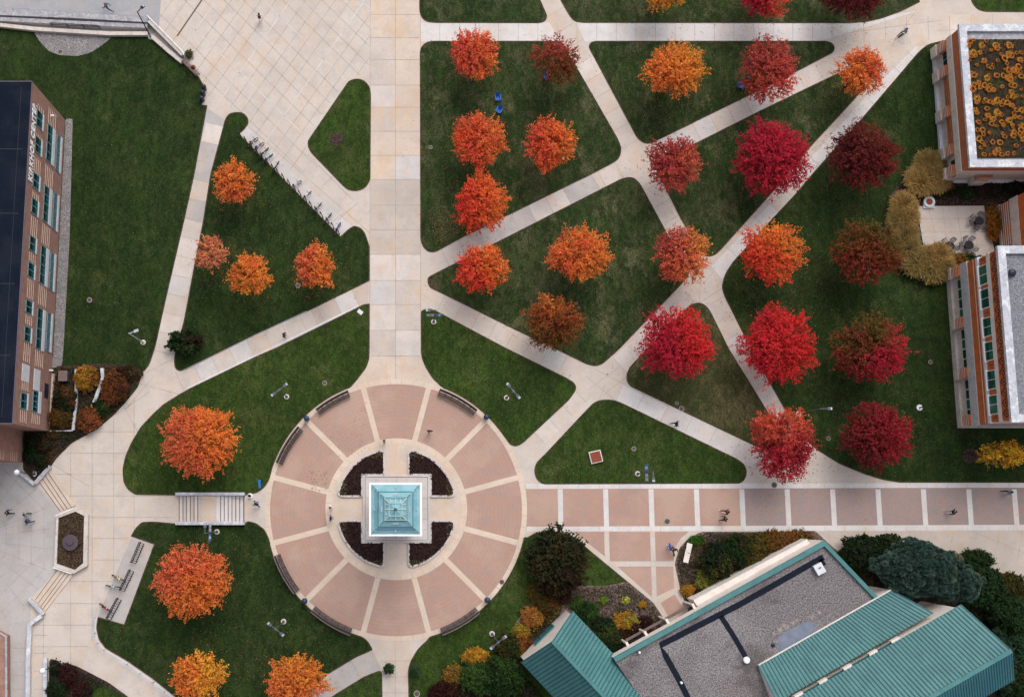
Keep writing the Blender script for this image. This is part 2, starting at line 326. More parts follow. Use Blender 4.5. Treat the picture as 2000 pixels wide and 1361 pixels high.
def inside(p, poly):
    c = False; n = len(poly); x, y = p[0], p[1]
    for i in range(n):
        x1, y1 = poly[i][0], poly[i][1]; x2, y2 = poly[(i+1) % n][0], poly[(i+1) % n][1]
        if (y1 > y) != (y2 > y) and x < (x2-x1)*(y-y1)/(y2-y1)+x1: c = not c
    return c
def lin(c): return tuple(((x/255)/12.92 if x <= 10 else ((x/255+0.055)/1.055)**2.4) for x in c)

# ------------------------------------------------------------------ ground
b = MB(); G = 2500
b.face([(-G, -G, -0.08), (G, -G, -0.08), (G, G, -0.08), (-G, G, -0.08)], 'lawn_green'); struct(b.build('ground'), 'dark green ground')
b = MB(); b.face(PP([(-320, -220), (2350, -220), (2350, 1560), (-320, 1560)], 0), 'concrete'); struct(b.build('pavement'), 'pale concrete pavement')
CX, CYp, RO, RB = 773.5, 996.0, 256.0, 246.0
def circ(a0, a1, r, n=24, c=(CX, CYp)):
    return [(c[0]+r*math.cos(R_(a0+(a1-a0)*i/n)), c[1]-r*math.sin(R_(a0+(a1-a0)*i/n))) for i in range(n+1)]
LAWNS = []
def lawn(poly, mat, r=8, z=0.03, name='lawn'):
    pl = rnd(poly, r); wp = PP(pl, 0); LAWNS.append((wp, mat))
    b = MB(); b.prism([(p.x, p.y) for p in wp], -0.03, z, 'soil', mat, bottom=False); o = b.build(name); struct(o, 'dark green grass lawn')
    e = MB(); e.strip(wp, 0.13, z+0.004, 'soil', True); struct(e.build('lawn_edge'), 'bare soil edge of lawn')
    return o
lawn([(-320, 30, 1), (0, 54, 1), (66, 60, 1), (215, 71, 1), (295, 71, 1), (355, 122, 1), (388, 152, 1), (400, 172), (393, 206, 1), (404, 207, 1), (379, 340), (360, 427), (322, 590), (302, 680), (291, 712), (278, 728), (90, 728, 1), (-320, 728, 1)], 'lawn_dark')
lawn([(441, 232), (448, 223), (461, 220), (474, 221), (483, 230), (485, 240), (478, 252), (466, 262, 1), (665, 463, 1), (684, 446, 6), (692, 442), (703, 445), (712, 455), (717, 470), (721, 482, 1), (721, 548, 1), (605, 605), (495, 655), (361, 722), (350, 724), (342, 718), (341, 700), (343, 690), (360, 627), (381, 515), (397, 435), (412, 340)], 'lawn_dark')
lawn([(681, 160), (690, 156), (700, 155), (712, 159), (721, 170), (723.5, 182), (722.5, 350, 2), (717, 362), (708, 370), (695, 373), (680, 371), (670, 362), (607, 297), (602, 285), (602, 276), (608, 267)], 'lawn_green')
lawn([(721, 594, 1), (710, 595.5, 6), (605, 648), (540, 680), (500, 697), (375, 757), (350, 771), (320, 790), (300, 808), (275, 835), (257, 865), (246, 890), (240.5, 915), (242, 940), (250, 955), (265, 965), (345, 966, 1), (478, 966, 1), (500, 962), (515, 952), (525, 937), (530, 918)]
     + circ(161, 110.5, RO) + [(700, 737), (715, 717), (720.5, 700)], 'lawn_green', 6)
lawn([(823, 608, 3), (835, 603), (848, 606), (987, 680), (1107, 739), (1121, 748), (1125, 757), (1121, 766), (1110, 781), (1020, 865), (1008, 871), (997, 868)] + circ(34, 69, RO) + [(845, 738), (832, 717), (825, 700), (823.5, 690)], 'lawn_green', 6)
lawn([(821, 100), (825, 90), (835, 83), (846, 81.5), (1096, 81.5, 2), (1127, 135), (1205, 270), (1212, 286), (1212, 300), (1207, 311), (1195, 319), (1155, 340), (1000, 416), (905, 462), (850, 492), (838, 492), (828, 484), (822, 470)], 'lawn_olive')
lawn([(836, 544), (840, 540), (1000, 459), (1212, 351), (1225, 347), (1238, 348), (1250, 360), (1302, 456), (1346, 538, 8), (1325, 560), (1210, 680), (1180, 707), (1170, 713), (1158, 714), (1145, 710), (1092, 684), (1000, 640), (840, 561), (836, 552)], 'lawn_olive', 6)
lawn([(1150, 92), (1154, 84), (1163, 81.5), (1615, 81.5), (1626, 86), (1630, 95), (1626, 103), (1565, 135), (1465, 185), (1310, 261), (1272, 280), (1258, 280), (1245, 270)], 'lawn_olive')
lawn([(1277, 321, 10), (1370, 275), (1500, 210), (1625, 150), (1662, 132), (1690, 165, 12), (1670, 192), (1582, 287), (1500, 384), (1405, 490), (1392, 500), (1375, 500, 8), (1330, 427), (1304, 375)], 'lawn_olive')
lawn([(1900, 80, 1), (1844, 80), (1812, 88), (1795, 102), (1750, 155), (1690, 225), (1590, 337), (1552, 382), (1507, 430), (1432, 512), (1417, 535), (1410, 560), (1415, 577), (1450, 647), (1500, 740), (1532, 797), (1565, 848), (1595, 877), (1640, 905), (1692, 926), (1725, 936), (1757, 941, 1), (2350, 942, 1), (2350, 80, 1)], 'lawn_dark')
lawn([(1342, 602), (1350, 595), (1365, 591), (1378, 597), (1387, 609), (1422, 680), (1497, 802), (1548, 895, 14), (1477, 871), (1232, 754), (1225, 745), (1224, 733), (1230, 718), (1245, 702)], 'lawn_brown')
lawn([(1172, 782), (1185, 781), (1200, 782), (1217, 789), (1440, 897), (1453, 907), (1458, 920), (1455, 934), (1446, 943), (1060, 944.5), (1048, 935), (1044, 918), (1048, 904), (1070, 882), (1145, 802), (1160, 787)], 'lawn_green')
lawn([(820, -220, 1), (820, 22), (823, 33), (832, 42), (846, 44.5), (1055, 45), (1065, 41), (1068, 32), (1062, 18), (1054, 0), (940, -220, 1)], 'lawn_olive')
lawn([(980, -220, 1), (1095, 0), (1112, 30), (1122, 42), (1138, 44.5), (1655, 45), (1690, 43), (1722, 36), (1760, 22), (1796, 4, 2), (1700, -220, 1)], 'lawn_olive')
lawn([(1880, -220, 1), (1896, -2), (1902, 11), (1912, 20), (1925, 23), (2350, 26, 1), (2350, -220, 1)], 'lawn_green')
lawn([(277, 1020), (266, 1031), (257, 1046, 1), (302, 1062, 1), (243, 1220, 1), (192, 1205, 2), (189, 1225), (194, 1248), (207, 1265), (250, 1290), (300, 1325), (345, 1361), (430, 1440), (520, 1440, 1), (590, 1361), (640, 1315), (695, 1282), (727, 1268, 2), (718, 1252)]
     + circ(255, 197, RO) + [(525, 1052), (516, 1034), (500, 1022), (484, 1018), (478, 1023, 1), (345, 1023, 1), (300, 1019)], 'lawn_dark', 5)
lawn([(745, 1308), (746, 1361, 1), (746, 1560, 1), (560, 1560, 1), (640, 1367), (655, 1356), (712, 1321)], 'lawn_green')
lawn([(799, 1560, 1), (799, 1361, 1), (798, 1307), (803, 1290), (817, 1267), (835, 1250)] + circ(285, 348, RO) + [(1030, 1050), (1045, 1041), (1062, 1038), (1092, 1039), (1115, 1045), (1150, 1074), (1275, 1177), (1300, 1215, 2), (1330, 1330, 1), (1400, 1560, 1)], 'lawn_green', 5)
lawn([(1600, 1090, 1), (1635, 1079), (1655, 1063), (1675, 1056), (1700, 1056), (1787, 1061), (1850, 1076), (1900, 1095), (1962, 1125), (2010, 1142), (2350, 1290, 1), (2350, 1560, 1), (1700, 1560, 1)], 'lawn_dark')

def sheet(poly, mat, z, name, label, r=0):
    b = MB(); b.face(PP(rnd(poly, r) if r else poly, z), mat); return struct(b.build(name), label)
def patch(poly, mat, z=0.004, r=0): sheet(poly, mat, z, 'path_slabs', 'concrete paving slabs', r)
# tone patches of newer and older slabs
patch([(723.7, -220), (820.5, -220), (821.7, 351), (722.5, 351)], 'concrete_warm')
patch([(722.5, 351), (821.7, 351), (822, 548), (721.5, 548)], 'concrete_tan')
patch([(721.5, 548), (822, 548), (823.5, 690), (832, 717), (858, 752), (690, 752), (715, 717), (720.8, 695)], 'concrete_warm')
patch([(821, 44.5), (1078, 44.5), (1098, 81.5), (821, 81.5)], 'concrete_white')
patch([(1125, 44.5), (1660, 44.5), (1800, 20), (1600, 81.5), (1142, 81.5)], 'concrete_white')
patch([(470, 262), (480, 243), (600, 365), (722, 470), (712, 455), (690, 442), (665, 463)], 'slab_cool')
patch([(403, 210), (440, 235), (398, 437), (360, 427)], 'concrete_grey')
patch([(-320, -220), (330, -220), (310, 60), (290, 70), (-320, 30)], 'concrete_cool')
patch([(905, 462), (1155, 340), (1175, 372), (955, 482)], 'concrete_grey')
patch([(606, 604), (719, 548), (719, 594), (622, 640)], 'concrete_tan')
patch([(1217, 752), (1448, 862), (1438, 896), (1205, 783)], 'concrete_white')
patch([(257, 1048), (301, 1061), (243, 1220), (191, 1204)], 'concrete_grey', 0.006)
patch([(727, 1268), (640, 1315), (575, 1375), (630, 1375), (712, 1321), (745, 1306), (733, 1280)], 'concrete_grey')
patch([(1590, 1037), (2350, 1036), (2350, 1290), (2010, 1142), (1900, 1095), (1787, 1061), (1675, 1056), (1635, 1079), (1612, 1050)], 'concrete_tan')
patch([(1390, 520), (1480, 425), (1690, 190), (1790, 90), (1830, 90), (1690, 225), (1410, 545)], 'concrete_white')
patch([(-320, 905), (40, 905), (70, 945), (118, 998), (112, 1006), (108, 1106), (112, 1112), (60, 1170), (55, 1560), (-320, 1560)], 'concrete_court')

SLR = random.Random(21)
for i, (y0, y1) in enumerate(zip((29, 74, 117, 167, 210, 257, 304, 401, 449, 497, 548, 595, 645), (74, 117, 167, 210, 257, 304, 351, 449, 497, 548, 595, 645, 695))):
    for x0, x1 in ((723.4, 772.4), (772.8, 820.8)):
        if SLR.random() < .5: patch([(x0, y0), (x1, y0), (x1, y1), (x0, y1)], SLR.choice(('slab_light', 'slab_mid', 'slab_cool', 'concrete_tan' if y0 > 350 else 'concrete_warm')), 0.0075)
patch([(1787, 403), (1922, 402), (1945, 500), (1900, 508), (1850, 525), (1810, 520)], 'concrete', 0.045)

# joints
jb = MB(); jd = MB(); jl = MB()
def J(a, b_, wd=0.05, z=0.011, bb=None, zz=0):
    (bb or jb).strip([P(a[0], a[1], zz), P(b_[0], b_[1], zz)], wd, z, 'joint' if (bb or jb) is jb else ('dark_line' if bb is jd else 'joint_light'))
for y in (-14, 29, 74, 117, 167, 210, 257, 304, 351, 401, 449, 497, 548, 595, 645, 695): J((723, y), (821, y), 0.06)
J((772.3, -220), (772.8, 740), 0.06)
for x in (723.6, 821): J((x, -220), (x+(0.8 if x > 800 else -1.5), 690), 0.05)
def cross(p0, p1, wd, sp, centre=False):
    a = Vector(p0); c = Vector(p1); L = (c-a).length; dr = (c-a)/L; nn = Vector((-dr.y, dr.x))*wd/2
    t_ = sp*0.5
    while t_ < L:
        q = a+dr*t_; J(q-nn, q+nn, 0.045)
        if t_+sp < L and SLR.random() < .35: q2 = q+dr*sp; m_ = 1.06; patch([q-nn*m_, q+nn*m_, q2+nn*m_, q2-nn*m_], SLR.choice(('slab_light', 'slab_mid', 'slab_cool')), 0.0075)
        t_ += sp
for x in range(21): J((859+38.3*x, 45.5), (859+38.3*x, 81), 0.045)
cross((1075, 8), (1243, 292), 38, 37); cross((1225, 322), (850, 512), 40, 38); cross((1275, 300), (1618, 128), 38, 38)
cross((1272, 345), (1372, 530), 38, 37); cross((1800, 100), (1400, 520), 44, 40); cross((1368, 575), (1190, 735), 42, 38)
cross((1145, 758), (1035, 865), 40, 38); cross((1392, 570), (1545, 850), 38, 38); cross((845, 582), (1130, 727), 42, 38)
cross((1230, 768), (1500, 905), 40, 52); cross((425, 225), (318, 690), 36, 38); cross((712, 574), (350, 745), 40, 38)
cross((1960, 50), (1660, 62), 46, 42)
for a, c in (((1740, 90), (1790, 20)), ((1830, 60), (2100, 52)), ((1660, 64), (1840, 40)), ((1412, 562), (1365, 592)), ((1367, 560), (1366, 590)), ((1367, 560), (1395, 530)), ((1182, 750), (1170, 782)),
             ((1150, 760), (1210, 715)), ((1155, 718), (1220, 750)), ((1180, 770), (1225, 735)), ((1145, 735), (1200, 780))): J(a, c, 0.045)
pz = [(300, -220), (722, -220), (723, 155), (705, 148), (682, 150), (600, 268), (598, 300), (640, 350), (560, 330), (475, 240), (440, 205), (405, 190), (350, 110), (300, 60)]
def grid(poly, o, da, sa, db, sb, major=4, n=40):
    for (dd, oo, sp) in ((Vector(da).normalized(), Vector(db).normalized(), sb), (Vector(db).normalized(), Vector(da).normalized(), sa)):
        for k in range(-n, n):
            st = Vector(o)+oo*k*sp; run = None; t_ = -900
            while t_ < 900:
                q = st+dd*t_; ins = inside(q, poly)
                if ins and run is None: run = q
                if (not ins) and run is not None:
                    if (q-run).length > 6:
                        if k % major == 0: J(run, q-dd*3, 0.10, 0.013, jl)
                        else: J(run, q-dd*3, 0.05)
                    run = None
                t_ += 3
grid(pz, (546, 32), (1, 0.97), 24, (-1, 1.42), 27, 5)
poly2 = [(470, 262), (480, 250), (720, 460), (716, 470), (690, 442), (665, 463)]
for (a, c) in (((545, 300), (515, 330)), ((600, 350), (570, 380)), ((672, 415), (640, 440)), ((480, 243), (722, 455)), ((650, 345), (628, 365)), ((700, 395), (660, 430)), ((601, 302), (690, 392))): J(a, c, 0.05)
lw = [(120, 895), (140, 868), (190, 840), (240, 800), (285, 755), (310, 720), (355, 735), (350, 769), (300, 806), (257, 865), (240, 915), (242, 942), (265, 966), (345, 967), (345, 1020), (277, 1019), (257, 1045), (190, 1205), (188, 1240), (150, 1300), (98, 1284), (90, 1361), (66, 1361), (66, 1220), (92, 1198), (140, 1120), (176, 1104), (177, 1006), (142, 988), (104, 920)]
def grid2(poly, xs, ys):
    for x in xs: 
        run = None
        for y in range(700, 1400, 3):
            ins = inside((x, y), poly)
            if ins and run is None: run = y
            if not ins and run is not None:
                if y-run > 8: J((x, run), (x-(y-run)*0.0, y-3), 0.05)
                run = None
    for y in ys:
        run = None
        for x in range(0, 400, 3):
            ins = inside((x, y), poly)
            if ins and run is None: run = x
            if not ins and run is not None:
                if x-run > 8: J((run, y), (x-3, y), 0.05)
                run = None
grid2(lw, (138, 180, 222, 262, 85), (843, 885, 926, 968, 1010, 1051, 1093, 1135, 1178, 1220, 1262))
for (a, c) in (((260, 745), (350, 770)), ((285, 728), (340, 700)), ((240, 790), (270, 845)), ((225, 810), (292, 765)), ((300, 735), (245, 800)), ((100, 905), (175, 950))): J(a, c, 0.05)
# radial slabs of the lower court
oc = (-55, 1053)
for ap in (38, 67, 92, 116, 141, 168):
    pts = [(oc[0]+ap/math.cos(R_(22.5))*math.cos(R_(22.5+45*i)), oc[1]-ap/math.cos(R_(22.5))*math.sin(R_(22.5+45*i))) for i in range(9)]
    cl = [(-320, 985), (0, 940), (70, 960), (112, 1010), (108, 1100), (60, 1165), (40, 1200), (-320, 1200)]
    for i in range(8):
        if inside(pts[i], cl) or inside(pts[i+1], cl): J(pts[i], pts[i+1], 0.05)
for an in range(-67, 80, 15):
    J((oc[0]+60*math.cos(R_(an)), oc[1]-60*math.sin(R_(an))), (oc[0]+(150+20*abs(math.sin(R_(an))))*math.cos(R_(an)), oc[1]-(150+20*abs(math.sin(R_(an))))*math.sin(R_(an))), 0.05)
for y in (1265, 1292, 1318, 1345): J((26, y), (52, y), 0.06)
for y in (1240, 1275, 1310, 1345): J((66, y), (92, y), 0.05)
for x in range(1600, 2330, 44): J((x, 1038), (x-14*(x > 1800), 1058+max(0, x-1790)*0.34), 0.04)
J((1895, 1036), (2300, 1200), 0.04)
for x in (1812, 1840, 1868, 1897, 1922): J((x, 404), (x+14, 505 if x > 1830 else 455), 0.04, 0.052)
for y in (428, 454, 480): J((1790, y), (1925, y-1), 0.04, 0.052)
for k in range(6): J((745, 1290+k*31), (798, 1290+k*31), 0.04)
J((772, 1255), (772, 1560), 0.05)
for (x, y) in ((690, 1299), (655, 1325), (620, 1350)): J((x-8, y-16), (x+14, y+24), 0.05)

# ------------------------------------------------------------------ round plaza and brick walk
b = MB(); b.face(PP(circ(0, 357.5, RB+3, 119), 0.014), 'plaza_brick'); struct(b.build('plaza_paving'), 'pink brick paving of the round plaza')
bb = MB()
def annulus(c, r0, r1, z, mat, bd, n=144):
    a = PP(circ(0, 360, r1, n, c), z); d_ = PP(circ(0, 360, r0, n, c), z)
    bd.add(a+d_, [(i, i+1, n+1+i+1, n+1+i) for i in range(n)], mat)
annulus((CX, CYp), RB, RO, 0.020, 'ring_stone', bb); annulus((774, 994), 127, 138.5, 0.020, 'ring_stone', bb)
for k in range(12):
    a = 15+30*k; pa = circ(a, a, 137, 1)[0]; pb = circ(a, a, 247, 1)[0]
    bb.strip([P(*pa), P(*pb)], 0.60, 0.018, 'ring_stone')
struct(bb.build('plaza_bands'), 'pale stone rings and spokes of the round plaza')
for k in range(72):
    a = k*5+2.5; J(circ(a, a, RB, 1)[0], circ(a, a, RO, 1)[0], 0.03, 0.026)
for k in range(36):
    a = k*10+4; J(circ(a, a, 127.5, 1)[0], circ(a, a, 138, 1)[0], 0.03, 0.026)
b = MB(); b.face(PP(circ(0, 357.5, 128, 119, (774, 994)), 0.022), 'concrete_warm'); struct(b.build('plaza_centre'), 'warm concrete centre of the round plaza')
# brick walk east
def brick(poly, mat='brick_paving'): sheet(poly, mat, 0.006, 'walk_paving', 'pink brick paving of the walk')
brick([(1015, 954), (1449, 953.5), (1450, 1028), (1015, 1028)]); brick([(1449, 953.5), (2350, 950), (2350, 1023), (1450, 1028)], 'brick_paving_dull')
for p in ([(1121, 1038), (1180, 1038), (1181, 1086)], [(1190, 1038), (1269, 1038), (1271, 1095), (1192, 1095)], [(1279, 1038), (1345, 1038), (1330, 1050), (1319, 1068), (1316, 1095), (1281, 1095)],
          [(1206, 1106), (1271, 1106), (1273, 1165)], [(1281, 1106), (1315, 1106), (1317, 1148), (1283, 1164)], [(1290, 1177), (1318, 1160), (1337, 1192), (1308, 1208)]): brick(p)
bb = MB()
for k in range(15):
    q = P(1094+88.65*k, 955); q2 = P(1094, 1028.5)
    bb.strip([(q.x, q.y), (q.x, q2.y)], 0.56, 0.016, 'concrete_white')
bb.face(PP([(1027, 944.5), (2350, 942), (2350, 951), (1028.5, 954.5)], 0.014), 'concrete_white')
bb.face(PP([(1029, 1028), (2350, 1023), (2350, 1034), (1029, 1037.5)], 0.014), 'concrete_white')
struct(bb.build('walk_bands'), 'pale concrete bands of the brick walk')
for k in range(34):
    x = 1050+k*40; J((x, 945), (x+.3, 954), 0.03, 0.020); J((x, 1028), (x+.5, 1037), 0.03, 0.020)
for (a, c) in (((1179.5, 1038), (1181, 1088)), ((1269.5, 1038), (1273, 1165)), ((1189.5, 1038), (1192, 1095)), ((1279.5, 1038), (1283, 1165)), ((1192, 1095), (1316, 1095)), ((1206, 1106), (1315, 1106)), ((1230, 1101), (1231, 1106)), ((1290, 1177), (1318, 1160))): J(a, c, 0.03, 0.018)
struct(jb.build('paving_joints'), 'joints between paving slabs'); struct(jl.build('paving_seams'), 'wide pale seams between paving fields')

# mulch beds and gravel
def bed(poly, mat, z=0.045, r=5, name='mulch_bed', label='mulched planting bed'): return sheet(poly, mat, z, name, label, r)
bed([(95, 842), (110, 715), (135, 714), (180, 710), (250, 712), (278, 728), (270, 755), (250, 780), (225, 808), (190, 838), (140, 865), (110, 895), (99, 912), (70, 943), (45, 917), (45, 842)], 'mulch')
bed([(98, 1285), (115, 1290), (150, 1300), (212, 1332), (252, 1361), (330, 1420), (330, 1560), (90, 1560), (93, 1361)], 'mulch')
sheet([(165, 1330), (190, 1328), (256, 1366), (330, 1420), (330, 1560), (160, 1560)], 'lawn_green', 0.05, 'lawn', 'dark green grass lawn')
bed([(128, 232), (142, 232), (136, 465), (124, 680), (121, 714), (100, 720), (104, 690)], 'gravel', name='gravel_strip', label='grey gravel strip')
bed([(66, 63), (78, 82), (95, 100), (115, 108), (150, 110), (175, 104), (195, 92), (218, 74), (150, 66)], 'gravel', name='gravel_patch', label='grey gravel patch')
bed([(1318, 1100), (1327, 1070), (1345, 1050), (1370, 1038), (1480, 1038), (1592, 1036), (1640, 1080), (1400, 1190), (1346, 1196), (1330, 1155)], 'mulch_pink')
bed([(1075, 1145), (1120, 1142), (1180, 1144), (1225, 1135), (1275, 1177), (1300, 1214), (1240, 1330), (1130, 1240), (1080, 1185)], 'mulch_pink', 0.047)
bed([(1060, 1155), (1100, 1165), (1110, 1190), (1060, 1240), (1015, 1290), (1030, 1340), (1080, 1400), (990, 1420), (930, 1361), (860, 1340), (905, 1330), (960, 1290), (1000, 1225)], 'mulch', 0.043)
bed([(830, 1361), (850, 1340), (920, 1325), (1000, 1340), (1100, 1450), (1000, 1560), (820, 1560)], 'mulch', 0.049)
bed([(1735, 385), (1760, 355), (1800, 330), (1850, 350), (1880, 352), (2350, 352), (2350, 402), (1925, 402), (1790, 403), (1775, 450), (1770, 470)], 'mulch', 0.043)
bed([(1640, 1080), (1660, 1064), (1700, 1060), (1800, 1075), (1880, 1110), (1950, 1150), (2080, 1250), (2080, 1480), (1950, 1480), (1800, 1250)], 'mulch', 0.043)
bed(circ(0, 345, 13, 23, (658, 272)), 'mulch', 0.045, 0); bed(circ(0, 345, 15, 23, (1895, 890)), 'mulch', 0.045, 0)
bed([(836, 543), (850, 548), (862, 566), (852, 566), (838, 556)], 'soil', 0.041, 2)

# fallen leaves over the lawns
rng = np.random.default_rng(3)
def leaf_litter(n, area, poly_px, cols, size, name, label, kind='stuff', z=0.045):
    wp = PP(poly_px); xs = [p.x for p in wp]; ys = [p.y for p in wp]; V = []; Fc = []; K = []
    tries = 0
    while len(Fc) < n and tries < n*6:
        tries += 1
        x = rng.uniform(min(xs), max(xs)); y = rng.uniform(min(ys), max(ys))
        if not inside((x, y), wp): continue
        a = rng.uniform(0, 6.28); s_ = size*rng.uniform(0.5, 1.4); k = len(V)
        for j in range(4):
            q = a+j*math.pi/2; V.append((x+s_*math.cos(q)*(1 if j % 2 else 0.6), y+s_*math.sin(q)*(1 if j % 2 else 0.6), z+rng.uniform(0, 0.012)))
        Fc.append((k, k+1, k+2, k+3)); K += [(*cols[rng.integers(len(cols))], 1)]*4
    return V, Fc, K
def emit_leaves(sets, name, label):
    V, Fc, K = [], [], []
    for v, f, k_ in sets:
        k = len(V); V += v; Fc += [tuple(a+k for a in q) for q in f]; K += k_
    me = bpy.data.meshes.new(name); me.from_pydata(V, [], Fc); ca = me.color_attributes.new('tint', 'FLOAT_COLOR', 'POINT')
    ca.data.foreach_set('color', np.array(K, dtype=np.float32).ravel()); me.materials.append(MAT['foliage'])
    o = bpy.data.objects.new(name, me); C.objects.link(o); tag(o, label, None, None, 'stuff')
litc = [(0.20, 0.13, 0.07), (0.13, 0.09, 0.04), (0.22, 0.07, 0.03), (0.22, 0.17, 0.06), (0.30, 0.28, 0.20), (0.16, 0.11, 0.07)]
sets = []
for wp_px, n in (([(830, 90), (1100, 90), (1205, 290), (830, 480)], 700), ([(840, 545), (1240, 350), (1350, 540), (1165, 710)], 800), ([(1160, 90), (1620, 90), (1260, 275)], 400),
                 ([(1300, 310), (1650, 150), (1400, 490)], 500), ([(1600, 340), (1800, 110), (1840, 330), (1750, 900), (1420, 570)], 1300), ([(1430, 540), (1560, 430), (1620, 600), (1520, 740)], 900), ([(1235, 740), (1360, 600), (1530, 880)], 900),
                 ([(1070, 930), (1190, 790), (1440, 930)], 250), ([(360, 700), (420, 340), (640, 470), (700, 540)], 350), ([(260, 940), (350, 790), (700, 620), (560, 860)], 350),
                 ([(220, 1250), (310, 1040), (500, 1040), (690, 1250), (500, 1350)], 350), ([(840, 615), (1110, 755), (1000, 860)], 250), ([(150, 240), (390, 210), (290, 700), (140, 700)], 350), ([(835, 410), (870, 400), (900, 455), (850, 480)], 900), ([(1540, 720), (1850, 760), (1900, 930), (1700, 920)], 400)):
    sets.append(leaf_litter(n, None, wp_px, litc, 0.045, '', ''))
emit_leaves(sets, 'fallen_leaves', 'small fallen leaves scattered over the lawns')
sets = [leaf_litter(70, None, q, [(0.24, 0.07, 0.03), (0.12, 0.05, 0.03), (0.3, 0.16, 0.05)], 0.06, '', '', z=0.03) for q in
        ([(600, 920), (640, 915), (640, 960), (600, 960)], [(630, 850), (720, 780), (720, 880), (650, 900)], [(1150, 760), (1500, 900), (1480, 940), (1200, 790)], [(1380, 560), (1440, 500), (1500, 760), (1480, 760)], [(1480, 900), (1650, 900), (1640, 945), (1480, 945)], [(1640, 60), (1780, 60), (1700, 200), (1640, 120)])]
emit_leaves(sets, 'path_leaves', 'small fallen leaves scattered over the paving')

# ------------------------------------------------------------------ foliage
def foliage_mesh(name, pos, nrm, size, col, aspect=0.6, jitter=0.7, seed=0):
    """leaf-sized diamond faces at pos, tilted around nrm"""
    g = np.random.default_rng(seed); n = len(pos)
    nn = nrm+g.normal(0, jitter, (n, 3)); nn /= np.linalg.norm(nn, axis=1)[:, None]+1e-9
    t_ = np.cross(nn, g.normal(0, 1, (n, 3))); t_ /= np.linalg.norm(t_, axis=1)[:, None]+1e-9
    u = np.cross(nn, t_); s_ = (size*g.uniform(0.7, 1.3, n))[:, None]
    V = np.empty((n, 4, 3)); V[:, 0] = pos-t_*s_; V[:, 1] = pos-u*s_*aspect; V[:, 2] = pos+t_*s_; V[:, 3] = pos+u*s_*aspect
    return V.reshape(-1, 3), np.repeat(col, 4, axis=0)
def mesh_quads(name, V, K, parent=None):
    n = len(V)//4; me = bpy.data.meshes.new(name); me.vertices.add(n*4); me.vertices.foreach_set('co', V.astype(np.float32).ravel())
    me.loops.add(n*4); me.loops.foreach_set('vertex_index', np.arange(n*4, dtype=np.int32)); me.polygons.add(n)
    me.polygons.foreach_set('loop_start', np.arange(0, n*4, 4, dtype=np.int32)); me.polygons.foreach_set('loop_total', np.full(n, 4, dtype=np.int32))
    me.update(calc_edges=True)
    ca = me.color_attributes.new('tint', 'FLOAT_COLOR', 'POINT'); A = np.ones((n*4, 4), dtype=np.float32); A[:, :3] = K; ca.data.foreach_set('color', A.ravel())
    me.materials.append(MAT['foliage']); o = bpy.data.objects.new(name, me); C.objects.link(o)
    if parent: o.parent = parent
    return o
